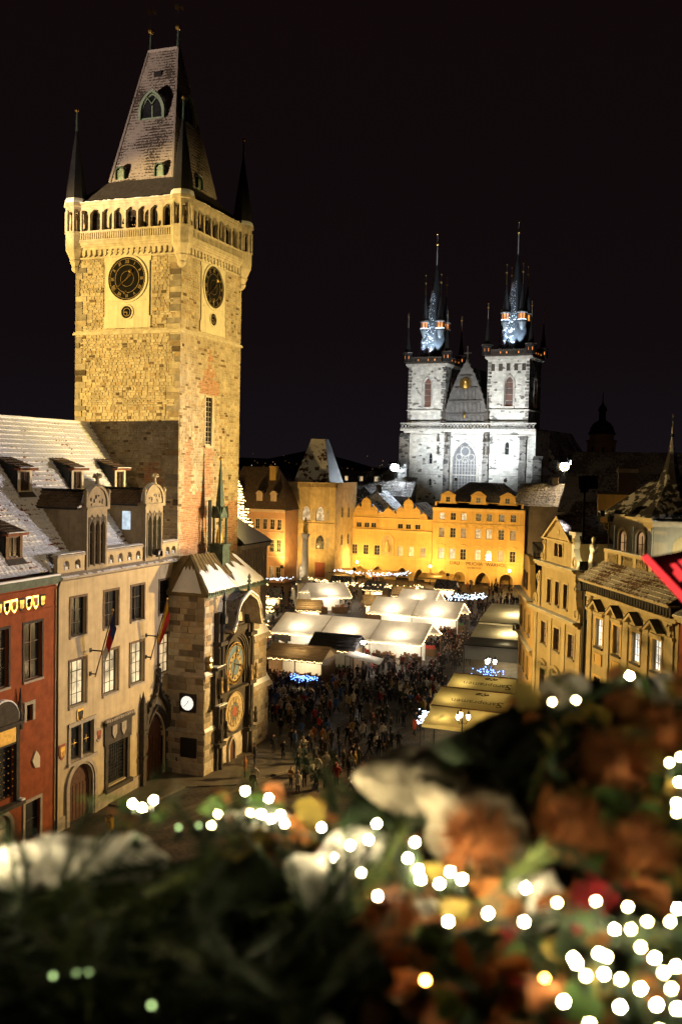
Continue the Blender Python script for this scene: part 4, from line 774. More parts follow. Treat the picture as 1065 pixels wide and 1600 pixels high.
b = MB(); b.fbox(aS, U(69.9), U(71.3), 5.46, 5.54, .5, .9); b.build('niche_snow', 'snow', annex); b = MB(); b.fbox(aS, U(69.85), U(71.35), 8.56, 8.64, .1, .7); b.build('niche_snow', 'snow', annex)
b = MB(); b.lathe(aS.p(U(69.3), 8.4, .25), [(.2, 0), (.3, .3), (.2, .6), (.34, .8), (.2, 1.1), (0, 1.25)], 8); b.build('gilded_lion', 'gold', annex)
# astronomical dial
b = MB(); b.disc(aS, dx, zA, 1.75, .16, .3, 44); ad_ = b.build('astronomical_dial', 'dial_black', annex)
b = MB(); b.disc(aS, dx, zA, 1.5, .3, .33, 44); b.build('sky_disc', 'dial_blue', ad_)
b = MB(); b.disc(aS, dx, zA, 1.74, .3, .36, 44, 1.66); b.disc(aS, dx, zA, 1.5, .33, .36, 44, 1.46); b.build('gold_ring', 'gold', ad_)
b = MB(); b.disc(aS, dx, zA-.3, 1.18, .33, .35, 40, .8); b.build('zodiac_ring', 'dial_ivory', ad_)
b = MB(); k = 20; P = [(dx+1.47*math.cos(R(195+150*i/k)), zA+1.47*math.sin(R(195+150*i/k))) for i in range(k+1)]; P2 = [(dx+1.0*math.cos(R(195+150*i/k)), zA-.25+1.0*math.sin(R(195+150*i/k))) for i in range(k+1)]; b.ring(aS, P, P2, .33, .342); b.build('horizon_band', 'dial_red', ad_)
b = MB(); b.disc(aS, dx, zA-.3, .78, .33, .348, 32); b.disc(aS, dx, zA-.3, .8, .35, .37, 40, .76); b.disc(aS, dx, zA-.3, 1.2, .35, .37, 40, 1.15); b.build('gold_ring', 'gold', ad_)
b = MB(); b.disc(aS, dx, zA-.3, .7, .348, .356, 32); b.build('earth_disc', 'dial_blue', ad_)
for i in range(24):
    a = 2*math.pi*i/24; b = MB(); b.fbox(aS, -.03, .03, -.07, .07, 0, .02); b.build('numeral', 'gold', ad_, aS.mtx(dx+1.59*math.sin(a), zA+1.59*math.cos(a), .3) @ Matrix.Rotation(a, 4, 'Y'))
for i in range(12):
    a = 2*math.pi*i/12; b = MB(); b.disc(F0, 0, 0, .1, 0, .02, 8); b.build('zodiac_sign', 'dial_black', ad_, aS.mtx(dx+.98*math.sin(a), zA-.3+.98*math.cos(a), .35))
b = MB(); b.tube([aS.p(dx-.5, zA-1.1, .42), aS.p(dx+.35, zA+1.55, .42)], [.03, .05], 5); b.ball(aS.p(dx+.28, zA+1.0, .42), .13, 8, 5); b.tube([aS.p(dx-.9, zA+.3, .44), aS.p(dx+1.2, zA-.5, .44)], .03, 5); b.build('hand', 'gold', ad_)
# calendar dial
b = MB(); b.disc(aS, dx, zC, 1.62, .2, .32, 44); cd_ = b.build('calendar_dial', 'dial_ivory', annex)
b = MB(); b.disc(aS, dx, zC, 1.66, .32, .38, 44, 1.54); b.disc(aS, dx, zC, 1.25, .32, .34, 44); b.build('gold_disc', 'gold_dim', cd_)
b = MB(); b.disc(aS, dx, zC, .42, .34, .36, 24); b.build('city_arms', 'dial_red', cd_)
for i in range(12):
    a = 2*math.pi*i/12
    for r_, s_, m_ in ((.98, .22, 'dial_ivory'), (.6, .13, 'dial_blue')):
        b = MB(); b.disc(F0, 0, 0, s_, 0, .02, 14); b.build('month_picture', m_, cd_, aS.mtx(dx+r_*math.sin(a), zC+r_*math.cos(a), .34))
        b = MB(); b.disc(F0, 0, 0, s_*1.12, 0, .03, 14, s_*.9); b.build('picture_rim', 'gold', cd_, aS.mtx(dx+r_*math.sin(a), zC+r_*math.cos(a), .34))
b = MB(); b.prism(aS, [(dx+x, y) for x, y in arch(.9, 1.9, 'point')][::-1], .03, .1); b.build('door', 'door_wood', annex)
b = MB(); b.ring(aS, [(dx+x, y) for x, y in arch(1.4, 2.15, 'point')], [(dx+x, y) for x, y in arch(.9, 1.9, 'point')], .03, .25); b.build('door_surround', 'stone_trim', annex)
# lit round clock and notice board on the west side
fwm = Fr((-.06, AD, 0), R(-90)); uc = 40-38.1
b = MB(); b.fbox(fwm, uc-.72, uc+.72, 5.1, 6.55, .0, .14); cb_ = b.build('clock_case', 'dark_stone', annex)
b = MB(); b.disc(fwm, uc, 5.83, .58, .14, .2, 32); lc = b.build('lit_clock', 'clock_lit', annex)
b = MB(); b.disc(fwm, uc, 5.83, .66, .14, .24, 32, .57); b.build('clock_rim', 'black_paint', lc)
b = MB(); b.tube([fwm.p(uc, 5.83, .215), fwm.p(uc-.3, 5.5, .215)], .018, 4); b.tube([fwm.p(uc, 5.83, .215), fwm.p(uc+.12, 6.05, .215)], .024, 4)
for i in range(12): a = math.pi*i/6; b.tube([fwm.p(uc+.46*math.sin(a), 5.83+.46*math.cos(a), .205), fwm.p(uc+.53*math.sin(a), 5.83+.53*math.cos(a), .205)], .014, 4)
b.build('hand', 'black_paint', lc)
b = MB(); b.fbox(Fr((-.12, AD, 0), R(-90)), 1.33, 2.72, 1.5, 3.05, 0, .12); b.build('notice_board', 'black_paint', annex)
# arched hood over the dials
hz, hw_, hd = 12.3, 6.0, 1.5
prof = [(-2.9, 11.75), (-2.65, 11.9), (-2.35, 12.4), (-2.1, 13.2), (-1.5, 13.95), (-.7, 14.3), (0, 14.6), (.7, 14.3), (1.5, 13.95), (2.1, 13.2), (2.3, 12.4), (2.5, 11.9), (2.7, 11.75)]
hc = U(73.9)
b = MB(); b.ring(aS, [(hc+x, y-.35) for x, y in prof], [(hc+x*.93, y-.55) for x, y in prof], 0, hd); b.build('hood', 'trim_sandstone', annex)
b = MB(); k = len(prof); b.add([aS.p(hc+x, y-.3, hd+.05) for x, y in prof] + [aS.p(hc+x, y-.3, 0) for x, y in prof], [(i, i+1, k+i+1, k+i) for i in range(k-1)]); b.build('hood_snow', 'roof_thin_snow', annex)
b = MB(); b.ring(aS, [(hc+x, y-.2) for x, y in prof], [(hc+x, y-.33) for x, y in prof], hd-.08, hd+.1); b.build('hood_edge_snow', 'snow', annex)
b = MB(); b.prism(aS, [(hc+x, 12.3+y) for x, y in arch(3.0, 1.55, 'round', 14)][::-1], .03, .06); b.build('hood_opening', 'dial_black', annex)
b = MB(); b.lathe(aS.p(hc, 14.2, hd-.1), [(.25, 0), (.12, .3), (.1, .8), (.2, .9), (.08, 1.1), (.16, 1.25), (0, 1.6)], 8); b.build('hood_finial', 'copper', annex)
for s_ in (-3.0,): b = MB(); b.lathe(aS.p(hc+s_, 12.0, .7), [(.3, 0), (.3, .5), (.14, .8), (.14, 1.8), (.22, 1.9), (.1, 2.2), (0, 2.6)], 8); b.build('hood_finial', 'iron', annex)
# hipped copper roof with snow and the spirelet
e = [(-.4, -.45, 14.5), (AW+.4, -.45, 14.5), (AW+.4, AD, 14.5), (-.4, AD, 14.5)]; r0, r1 = (.75, 1.75, 17.45), (AW-2.2, 1.75, 17.2)
b = MB(); b.add(e+[r0, r1, (.75, AD, 17.0), (AW-2.2, AD, 17.0)], [(0, 1, 5, 4), (3, 0, 4, 6), (1, 2, 7, 5), (4, 5, 7, 6)]); b.box(-.4, AW+.4, -.45, AD, 14.3, 14.5); rf = b.build('roof', 'copper_brown', annex)
b = MB()
for i in range(15):
    t = (i+.5)/15; p0 = Vector(e[0]).lerp(Vector(e[1]), t); p1 = Vector(r0).lerp(Vector(r1), t); b.tube([p0+Vector((0, -.02, .05)), p1+Vector((0, -.02, .05))], .035, 4)
b.tube([Vector(e[0])+Vector((0, 0, .05)), r0], .12, 5); b.tube([e[3], r0], .1, 5); b.build('roof_seam', 'copper_brown', rf)
b = MB(); nrm = Vector((0, -.84, .55))
def on_roof(s, t, h=.08): return Vector(e[0]).lerp(Vector(e[1]), s).lerp(Vector(r0).lerp(Vector(r1), s), t) + nrm*h
gn, gm = 48, 10; V = []; f = []
for i in range(gn+1):
    s_ = .02+.96*i/gn; top = .62+.1*math.sin(i*.7)+.05*math.sin(i*2.1)-(.1 if i < 6 else 0); top = .5+.5*(s_-.75)/.25 if s_ > .9 else top
    if .42 < s_ < .6: top = min(top, .15+abs(s_-.51)*4.5)
    for j in range(gm+1): q = j/gm; V.append(on_roof(s_, .01+top*q, .10 if 0 < j < gm else .015))
f = [(i*(gm+1)+j, (i+1)*(gm+1)+j, (i+1)*(gm+1)+j+1, i*(gm+1)+j+1) for i in range(gn) for j in range(gm)]
b.smooth = True; b.add(V, f); b.build('roof_snow', 'snow', rf)
b = MB(); b.smooth = True
A_, B_, C_ = Vector(e[0]), Vector(e[3]), Vector(r0); n2 = Vector((-.9, 0, .35))
V = []
for i in range(13):
    t = i/12*.62+.03
    for j in range(9): s_ = .14+.74*j/8; V.append(A_.lerp(B_, s_).lerp(C_, t*(1-.12*math.sin(j*2.3)))+n2*(.09 if 0 < i < 12 and 0 < j < 8 else .015))
b.add(V, [(i*9+j, i*9+j+1, (i+1)*9+j+1, (i+1)*9+j) for i in range(12) for j in range(8)]); b.build('hip_snow', 'snow', rf)
b = MB()
for i in range(34): b.box(-.4+(AW+.8)*i/34, -.4+(AW+.8)*i/34+.17, -.52, -.45, 14.36, 14.62+random.uniform(-.02, .05))
b.box(-.45, AW+.45, -.5, -.4, 14.25, 14.42); b.build('roof_cresting', 'copper', rf)
sx_, sy_ = U(74.35), 1.6
b = MB(); b.box(sx_-.62, sx_+.62, sy_-.62, sy_+.62, 15.2, 17.9); b.box(sx_-.75, sx_+.75, sy_-.75, sy_+.75, 17.9, 18.05); b.build('spirelet_base', 'copper', rf)
b = MB()
for i in range(6): a = R(60*i+30); b.tube([(sx_+.6*math.cos(a), sy_+.6*math.sin(a), 18), (sx_+.6*math.cos(a), sy_+.6*math.sin(a), 20.2)], .09, 5)
b.lathe((sx_, sy_, 0), [(.75, 20.2), (.78, 20.35), (.6, 20.5)], 6, R(30))
for i in range(6):
    a, a2 = R(60*i+30), R(60*i+90); p = Vector((sx_+.74*math.cos(a), sy_+.74*math.sin(a), 20.3)); q = Vector((sx_+.74*math.cos(a2), sy_+.74*math.sin(a2), 20.3)); b.add([p, q, (p+q)/2+Vector((0, 0, .95)), Vector((sx_, sy_, 20.9))], [(0, 1, 2), (0, 2, 3), (1, 3, 2)]); b.tube([p, p+Vector((0, 0, .75))], [.07, .02], 5)
b.build('spirelet_lantern', 'copper', rf)
b = MB(); b.lathe((sx_, sy_, 0), [(.3, 18.1), (.34, 18.3), (.22, 19.2), (.08, 19.4)], 8); b.build('bell', 'gold_paint', rf)
b = MB(); b.lathe((sx_, sy_, 0), [(.55, 20.4), (.42, 21.2), (.2, 23.2), (.06, 24.9), (.04, 25.0)], 6, R(30)); b.build('spirelet', 'copper', rf)
b = MB(); b.ball((sx_, sy_, 25.1), .16); b.tube([(sx_, sy_, 25), (sx_, sy_, 27.1)], [.05, .015], 5); b.build('finial_ball', 'gold', rf)
# chapel bay east of the tower with snowy roof
chap = thing('chapel_bay', 'low stone chapel bay with snow on its roof, right of the tower', 'building', (80.95, 40.0, 0))
CWd, CE = 6.4, 17.3
b = MB(); b.box(0, CWd, 0, 9, 0, CE); b.build('wall', 'ashlar', chap)
b = MB(); P = [(0, -.4, CE), (CWd+.4, -.4, CE), (CWd+.4, 9.4, CE), (0, 9.4, CE), (0, 4.2, CE+3.9), (2.2, 4.2, CE+3.9)]; b.add(P, [(0, 1, 5, 4), (1, 2, 5), (2, 3, 4, 5), (0, 3, 2, 1)]); cr0 = b.build('roof', 'spire_slate', chap)
b = MB(); b.smooth = True; V = []
for i in range(13):
    for j in range(9):
        s_ = .1+.89*i/12; t = .02+(.45+.5*s_+.06*math.sin(i*1.9))*j/8*.97; V.append(Vector((CWd+.4, 0, 0))*s_*(1-t)+Vector((2.2, 0, 0))*s_*t+Vector((0, -.4+4.6*t, CE+3.9*t))+Vector((0, -.06, .09 if 0 < j < 8 else .03)))
b.add(V, [(i*9+j, (i+1)*9+j, (i+1)*9+j+1, i*9+j+1) for i in range(12) for j in range(8)])
b.poly([(CWd+.36, 0, CE+.1), (CWd+.36, 9, CE+.1), (2.3, 4.3, CE+3.95), (2.3, 4.1, CE+3.95)]); b.build('roof_snow', 'snow', cr0)
for i in range(10): b = MB(); b.fbox(F0, .3+i*.62, .46+i*.62, 13.6, CE-.4, 0, .12); b.build('pilaster', 'stone_trim', chap)
b = MB(); b.fbox(F0, 0, CWd+.1, CE-.4, CE-.02, 0, .3); b.fbox(F0, 0, CWd+.1, 13.3, 13.6, 0, .25); b.build('moulding', 'stone_trim', chap)
window(chap, F0, 3.1, 8.0, 1.6, 4.2, 'point', 3, 4, 'stone_trim', 'pane_dark', -.06, True)

# ------------------------------------------------------------------ flags on the beige house
def flag(x, zb, cols, label):
    t = thing('flag', label, 'flag', (x, 39.5, zb), 0, 'flags on the beige house')
    d = Vector((0, -1.3, 4.5)); b = MB(); b.tube([(0, .1, -.2), tuple(d)], .045, 8); b.build('pole', 'wood', t); b = MB(); b.ball(d+Vector((0, 0, .08)), .09, 8, 5); b.build('pole_tip', 'gold', t)
    for z_ in (0, 1.65): b = MB(); b.tube([(0, .5, z_), (0, -1.3*z_/4.5, z_)], .05, 6); b.box(-.1, .1, .44, .5, z_-.15, z_+.15); b.build('bracket', 'iron', t)
    nL, nW = 14, 9; V = []
    for i in range(nL+1):
        s_ = i/nL; base = d*(.97-.62*s_)
        for j in range(nW+1):
            w = j/nW; V.append(base + Vector((.02+.16*math.sin(w*7+s_*3)*(.3+w*.4), -.05-.22*w*(1-s_*.3), -1.1*w*(1-.25*s_)+.05*math.sin(w*9+s_*5))))
    m3 = len(cols)
    b = MB(); b.smooth = True
    for i in range(nL):
        for j in range(nW): b.k = min(m3-1, j*m3//nW); 
    b.v = [tuple(v) for v in V]
    for i in range(nL):
        for j in range(nW): b.f.append((i*(nW+1)+j, (i+1)*(nW+1)+j, (i+1)*(nW+1)+j+1, i*(nW+1)+j+1)); b.mi.append(min(m3-1, (j*m3//nW) if m3 < 3 else (i*m3//nL))); b.sm.append(True)
    b.build('cloth', cols, t)
flag(58.3, 10.0, ['flag_blue', 'flag_red', 'flag_white'], 'blue, red and white flag furled on its pole'); flag(65.55, 9.9, ['flag_yellow', 'flag_red'], 'red and yellow flag furled on its pole')
# ------------------------------------------------------------------ far side of the square
mat('ochre_plaster', (.62, .40, .13), .9, .15, .5, .2, 8, streak=.18); mat('ochre_trim', (.66, .46, .18), .9, .15, .8, .15, 8); mat('bell_stone', (.50, .38, .20), .9, .3, .7, .3, 6, streak=.25); mat('pink_plaster', (.52, .30, .17), .9, .2, .6, .2, 8); mat('pink_trim', (.6, .45, .32), .9, .2, 1, .1)
mat('cream_plaster', (.46, .35, .17), .9, .18, .7, .2, 10, streak=.2); mat('cream_trim', (.52, .41, .22), .9, .18, 1, .15, 10, streak=.15); mat('dark_facade', (.12, .10, .085), .9, .3, .6, .2); mat('frame_far', (.45, .38, .27), .6, .2, 2, 0)
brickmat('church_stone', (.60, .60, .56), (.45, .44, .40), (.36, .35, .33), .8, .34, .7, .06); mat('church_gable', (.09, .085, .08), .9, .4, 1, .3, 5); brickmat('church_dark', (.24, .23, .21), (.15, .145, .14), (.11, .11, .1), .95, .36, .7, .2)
mat('church_trim', (.36, .35, .32), .9, .35, 1.2, .3, 6); mat('window_lattice', (.10, .105, .115), .6, .35, 1.5, .2, 4)
W_ = R(-90)
def facade_house(name, label, loc, rz, W, H, depth, wallm, wins, extra=(), trim='ochre_trim', cat='house', sur=.14, fm='frame_far', base=None):
    """box house with a real pierced front; wins: (u, v, w, h, kind, nx, ny, pane)"""
    t = thing(name, label, cat, loc, rz)
    b = MB(); b.wall(F0, 0, W, 0, H, [w[:5] for w in wins] + list(extra), .3); b.poly([(0, 0, 0), (0, 0, H), (0, depth, H), (0, depth, 0)]); b.poly([(W, 0, 0), (W, depth, 0), (W, depth, H), (W, 0, H)]); b.poly([(0, 0, H), (W, 0, H), (W, depth, H), (0, depth, H)]); b.box(.05, W-.05, .6, depth-.05, 3.3 if extra else 0, H-.05)
    if extra: b.box(.05, W-.05, 4.2, depth-.05, 0, 3.25)
    b.build('wall', wallm, t)
    for u, v, w, h, k, nx, ny, pm in wins: window(t, F0, u, v, w, h, k, nx, ny, fm, pm, .2, sill=h > 1, sur=trim if sur else None, surw=sur or .1, sm=trim, t=.08)
    return t
def band(t, W, rows, m, name='cornice'):
    for z0, z1, d in rows: b = MB(); b.fbox(F0, -.05, W+.05, z0, z1, 0, d); b.build(name, m, t)
def hip_roof(t, W, D, z, rise, inset, m, over=.4, name='roof'):
    b = MB(); A = [(-over, -over, z), (W+over, -over, z), (W+over, D, z), (-over, D, z)]; r = [(inset, D*.5, z+rise), (W-inset, D*.5, z+rise)]
    b.add(A+r, [(0, 1, 5, 4), (1, 2, 5), (2, 3, 4, 5), (3, 0, 4), (0, 3, 2, 1)]); return b.build(name, m, t)
rr = random.Random(11)
# orange house with the exhibition lettering
y0 = 55.4; cols = [53.4, 51.0, 48.7, 45.55, 43.3, 40.7, 38.25]; wins = []
lit1 = {0: 'pane_white', 2: 'pane_white'}; lit2 = {3: 'pane_warm', 4: 'pane_warm'}; lit3 = {0: 'pane_white', 1: 'pane_white', 3: 'pane_warm', 5: 'pane_dim'}
for i, y in enumerate(cols):
    wins += [(y0-y, 13.45, 1.15, 1.5, 'flat', 2, 2, lit1.get(i, 'pane_dark')), (y0-y, 9.7, 1.2, 2.05, 'flat', 2, 3, lit2.get(i, 'pane_dark' if i % 2 else 'pane_dim')), (y0-y, 5.1, 1.25, 2.3, 'flat', 2, 3, lit3.get(i, 'pane_dark'))]
arc = [(y0-53.05, -.01, 2.3, 2.7, 'point'), (y0-49.3, -.01, 2.4, 2.6, 'round'), (y0-44.4, -.01, 3.2, 2.75, 'point'), (y0-39.4, -.01, 2.8, 2.6, 'round')]
orange = facade_house('palace_house', 'wide orange palace with seven window bays and exhibition lettering', (205, y0, 0), W_, 19.5, 15.7, 14, 'ochre_plaster', wins, arc)
band(orange, 19.5, [(15.4, 15.7, .3), (15.7, 16.0, .55), (12.6, 12.75, .12), (4.85, 5.0, .12)], 'ochre_trim')
b = MB()
for i, y in enumerate(cols):
    for zz in (12.05, 7.75): u = y0-y; b.ring(F0, [(u+x*1.0, zz+yy) for x, yy in arch(1.7, .55, 'seg')], [(u+x, zz-.12+yy) for x, yy in arch(1.5, .5, 'seg')], 0, .16)
tag(b.build('window_hood', 'ochre_trim', orange), kind='stuff')
b = MB(); b.wall(F0, .8, 18.7, 16.0, 17.3, [], .2); b.fbox(F0, .4, 19.1, 16.0, 17.2, -.5, 0); b.build('attic_wall', 'ochre_plaster', orange)
for y, kind in ((52.2, 't'), (45.7, 'r'), (39.6, 't')):
    u = y0-y; b = MB(); P = [(-2.1, 16.9), (2.1, 16.9), (1.7, 17.2), (1.5, 17.9), (1.5, 18.6), (1.65, 18.75)] + ([(0, 19.6)] if kind == 't' else [(1.0, 19.2), (.4, 19.6), (-.4, 19.6), (-1.0, 19.2)]) + [(-1.65, 18.75), (-1.5, 18.6), (-1.5, 17.9), (-1.7, 17.2)]
    b.prism(F0, [(u+a, c) for a, c in P], -.4, .06); g = b.build('dormer_gable', 'ochre_plaster', orange); b = MB(); b.fbox(F0, u-1.7, u+1.7, 18.6, 18.75, .06, .2); b.build('gable_moulding', 'ochre_trim', g)
    window(orange, F0, u, 17.2, 1.0, 1.1, 'flat', 2, 2, 'frame_far', 'pane_dark', -.1, False, name='attic_window')
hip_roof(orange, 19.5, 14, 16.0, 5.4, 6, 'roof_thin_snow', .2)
letter(orange, F0, y0-50.4, 4.35, .06, 'DALI', 1.0, 'black_paint'); letter(orange, F0, y0-46.2, 4.35, .06, 'MUCHA', 1.0, 'black_paint'); letter(orange, F0, y0-41.6, 4.35, .06, 'WARHOL', 1.0, 'black_paint'); letter(orange, F0, y0-46.2, 3.5, .06, 'EXHIBITION', .55, 'black_paint')
for a in arc:
    b = MB(); b.ring(F0, [(a[0]+x, y) for x, y in arch(a[2]+.5, a[3]+.25, a[4])], [(a[0]+x, y) for x, y in arch(a[2], a[3], a[4])], 0, .1); b.build('arch_surround', 'ochre_trim', orange)
# school with scalloped gables and arcade
y0 = 75.0; wins = [(y0-y, 5.15, 1.2, 2.15, 'flat', 2, 3, 'pane_dim' if i > 2 else 'pane_dark') for i, y in enumerate((72.9, 70.3, 67.75, 62.5, 60.0, 57.4))] + [(y0-y, 11.1, 1.15, 1.05, 'flat', 2, 1, 'pane_dark') for y in (72.0, 70.2, 68.65, 62.6, 60.8, 58.7)]
arc = [(y0-71.45, -.01, 2.6, 2.7, 'point'), (y0-67.4, -.01, 2.9, 2.75, 'point'), (y0-61.9, -.01, 2.9, 2.75, 'point'), (y0-58.1, -.01, 2.4, 2.6, 'point')]
school = facade_house('gabled_house', 'orange house with scalloped twin gables and pointed arcade arches', (205, y0, 0), W_, 19.5, 10.6, 14, 'ochre_plaster', wins[:6], arc)
b = MB(); b.wall(F0, 0, 19.5, 10.6, 13.2, [w[:5] for w in wins[6:]], .25); b.box(.05, 19.45, .5, 3, 10.6, 13.15); b.build('attic_wall', 'ochre_plaster', school)
for u, v, w, h, k, nx, ny, pm in wins[6:]: window(school, F0, u, v, w, h, k, nx, ny, 'frame_far', pm, .18, False, name='attic_window')
band(school, 19.5, [(10.45, 10.75, .35), (13.1, 13.3, .25), (4.6, 4.72, .1)], 'ochre_trim')
for gc in (70.4, 60.85):
    u = y0-gc
    for dx_, r_, zt in ((-3.35, .85, 13.3), (-1.75, .9, 14.4), (0, 1.05, 16.0), (1.75, .9, 14.4), (3.35, .85, 13.3)):
        b = MB(); b.fbox(F0, u+dx_-r_, u+dx_+r_, 13.2, zt+.3, -.3, .05-abs(dx_)*.004); b.prism(F0, [(u+dx_+r_*1.02*math.cos(math.pi*i/14), zt+.3+r_*1.1*math.sin(math.pi*i/14)) for i in range(15)], -.28, .08-abs(dx_)*.004); g = b.build('gable_lobe', 'ochre_plaster', school)
        b = MB(); b.fbox(F0, u+dx_-r_-.08, u+dx_+r_+.08, zt+.2, zt+.4, -.2, .16); b.lathe(F0.p(u+dx_, zt+.3+r_*1.1, -.1), [(.16, 0), (.1, .15), (.2, .3), (.0, .5)], 6); b.build('gable_moulding', 'ochre_trim', g)
u = y0-65.4; b = MB(); b.prism(F0, [(u-1.9, 13.2), (u+1.9, 13.2), (u+1.6, 14.2), (u+.8, 14.8), (u+.5, 15.3), (u-.5, 15.3), (u-.8, 14.8), (u-1.6, 14.2)], -.25, .02); b.lathe(F0.p(u, 15.3, -.1), [(.3, 0), (.12, .3), (.2, .5), (0, .9)], 6); b.build('middle_gable', 'ochre_plaster', school)
b = MB(); b.prism(F0, [(u+x, 5.3+y) for x, y in arch(2.4, 4.3, 'round', 14)][::-1], 0, .06); nc = b.build('niche', 'bell_stone', school); b = MB(); b.ring(F0, [(u+x, 5.1+y) for x, y in arch(3.0, 4.7, 'round', 14)], [(u+x, 5.1+y) for x, y in arch(2.4, 4.5, 'round', 14)], 0, .2); b.build('niche_frame', 'ochre_trim', nc); b = MB(); b.lathe(F0.p(u, 5.9, .1), [(.5, 0), (.6, .8), (.4, 1.6), (.25, 2), (.3, 2.3), (0, 2.6)], 8); b.build('relief', 'ochre_trim', nc)
for a in arc:
    b = MB(); b.ring(F0, [(a[0]+x, y) for x, y in arch(a[2]+.6, a[3]+.3, a[4])], [(a[0]+x, y) for x, y in arch(a[2], a[3], a[4])], 0, .12); b.build('arch_surround', 'ochre_trim', school)
for u_, s_ in ((4.75, 1), (14.2, 1)):
    b = MB(); b.add([(u_-4.6, .3, 13), (u_+4.6, .3, 13), (u_, .3, 16.5), (u_-4.6, 14, 13), (u_+4.6, 14, 13), (u_, 14, 16.5)], [(0, 2, 5, 3), (1, 4, 5, 2)]); b.build('roof', 'snow_patchy', school)
# stone tower house with gothic windows and a snow capped hipped roof
y0 = 86.3
wins = [(y0-y, 12.7, 1.9, 3.1, 'point', 2, 2, 'pane_warm' if y < 82 else 'pane_dim') for y in (83.1, 79.95, 76.8)] + [(y0-y, 6.8, 1.8, 3.0, 'point', 2, 2, 'pane_dark') for y in (83.0, 76.7)]
bell = facade_house('gothic_tower_house', 'square stone house with pointed gothic windows and a snow covered hip roof', (194, y0, 0), W_, 12.9, 20.3, 13, 'bell_stone', wins, [(y0-80.5, -.01, 1.7, 3.3, 'round')], 'bell_stone', fm='stone_trim')
band(bell, 12.9, [(19.5, 19.8, .25), (12.0, 12.25, .2)], 'bell_stone')
b = MB()
for i in range(44): b.fbox(F0, -.3+13.5*i/44, -.3+13.5*(i+.5)/44, 19.8, 20.6, .2, .42)
b.fbox(F0, -.35, 13.25, 20.6, 20.8, -.3, .5); b.fbox(F0, -.3, 13.2, 19.75, 20.6, -.2, .2); b.build('parapet', 'bell_stone', bell)
bs = Fr((12.9, 0, 0), R(90)); b = MB(); b.fbox(bs, -.4, 12, 20.6, 20.8, -.3, .5); b.fbox(bs, -.2, 12, 19.75, 20.6, -.2, .3); b.build('parapet', 'bell_stone', bell)
for u_, v_ in ((4, 13.4), (8, 13.2), (4, 7.5), (8, 7.5)): window(bell, bs, u_, v_, 1.2, 2.4, 'point', 1, 2, 'stone_trim', 'pane_dark', -.06, False)
for u_ in (1.6, 4.8, 7.95, 11.2):
    for v_ in (12.9, 7.0): b = MB(); b.prism(F0, [(u_+x, v_+y) for x, y in arch(.8, 2.3, 'point')][::-1], 0, .03); n_ = b.build('blind_niche', 'stone_trim', bell)
b = MB(); A = [(2.2, 2.4, 20.4), (10.6, 2.4, 20.4), (10.6, 11, 20.4), (2.2, 11, 20.4)]; T = [(5.0, 5.4, 30.0), (8.2, 5.4, 30.0), (8.2, 7.6, 30.0), (5.0, 7.6, 30.0)]
tiles(b, A[0], A[1], T[0], T[1], 20, 1, 0, .06, 8); b.build('roof', 'snow_patchy', bell)
b = MB(); b.add(A+T, [(1, 2, 6, 5), (2, 3, 7, 6), (3, 0, 4, 7), (4, 5, 6, 7)]); b.build('roof_shade_side', 'spire_slate', bell)  # side planes get a near-black covering: their shade is put into the colour
for u_, t_ in ((5.6, .55), (7.3, .3)): q = Vector(A[0]).lerp(Vector(T[0]), t_); b = MB(); b.fbox(Fr((u_, q.y, 0)), -.4, .4, q.z, q.z+.7, -.6, .25); b.build('roof_hatch', 'tile_brown', bell)
b = MB(); b.fbox(F0, y0-83.5-1.5, y0-83.5+1.2, .6, 3.9, .02, .2); sg = b.build('poster_case', 'lamp_panel', bell) if False else None
emit('poster_glow', (1, .95, .88), 5); emit('poster_print', (.9, .35, .2), 1.2, .9, 1.5)
b = MB(); b.ring(F0, [(1.5, .7), (1.5, 4.1), (4.3, 4.1), (4.3, .7), (1.5, .7)], [(1.75, .95), (1.75, 3.85), (4.05, 3.85), (4.05, .95), (1.75, .95)], .05, .2); sg = b.build('lit_sign_frame', 'poster_glow', bell); b = MB(); b.fbox(F0, 1.75, 4.05, .95, 3.85, .05, .15); b.build('poster', 'poster_print', sg)
b = MB(); b.prism(F0, [(y0-80.5+x, y) for x, y in arch(1.6, 3.2, 'round')][::-1], -.25, -.2); b.build('door_glow', 'pane_white', bell)
b = MB(); b.fbox(F0, 8.6, 10.8, .9, 4.0, .02, .12); b.build('poster_board', 'dial_red', bell)
# rococo house left of it, mansard roof
y0 = 97.0; wins = []
for i, y in enumerate((95.5, 93.6, 91.7, 89.8, 87.9, 86.2, 84.55, 83.0)): wins += [(y0-y, 11.0, .95, 2.1, 'flat', 2, 3, 'pane_dark'), (y0-y, 6.4, 1.0, 2.5, 'flat', 2, 3, 'pane_dark'), (y0-y, .9, 1.0, 2.4, 'flat', 2, 2, 'pane_dark' if i % 3 else 'pane_dim')]
pink = facade_house('rococo_house', 'pink and ochre rococo house with brown mansard roof behind the tower', (187, y0, 0), W_, 15.3, 14.9, 6.6, 'pink_plaster', wins, (), 'pink_trim')
band(pink, 15.3, [(14.5, 14.9, .35), (14.9, 15.15, .6), (5.3, 5.55, .2), (10.3, 10.45, .12)], 'pink_trim')
b = MB(); b.add([(-.4, -.5, 15.1), (15.7, -.5, 15.1), (15.7, 6.6, 15.1), (-.4, 6.6, 15.1), (.6, 1.6, 18.6), (14.2, 1.6, 18.6), (14.2, 6.6, 18.6), (.6, 6.6, 18.6), (3.2, 5, 23.8), (11.5, 5, 23.8)], [(0, 1, 5, 4), (1, 2, 6, 5), (0, 4, 7, 3), (4, 5, 9, 8), (5, 6, 9), (7, 8, 9, 6), (4, 8, 7)]); b.build('roof', 'tile_brown', pink)
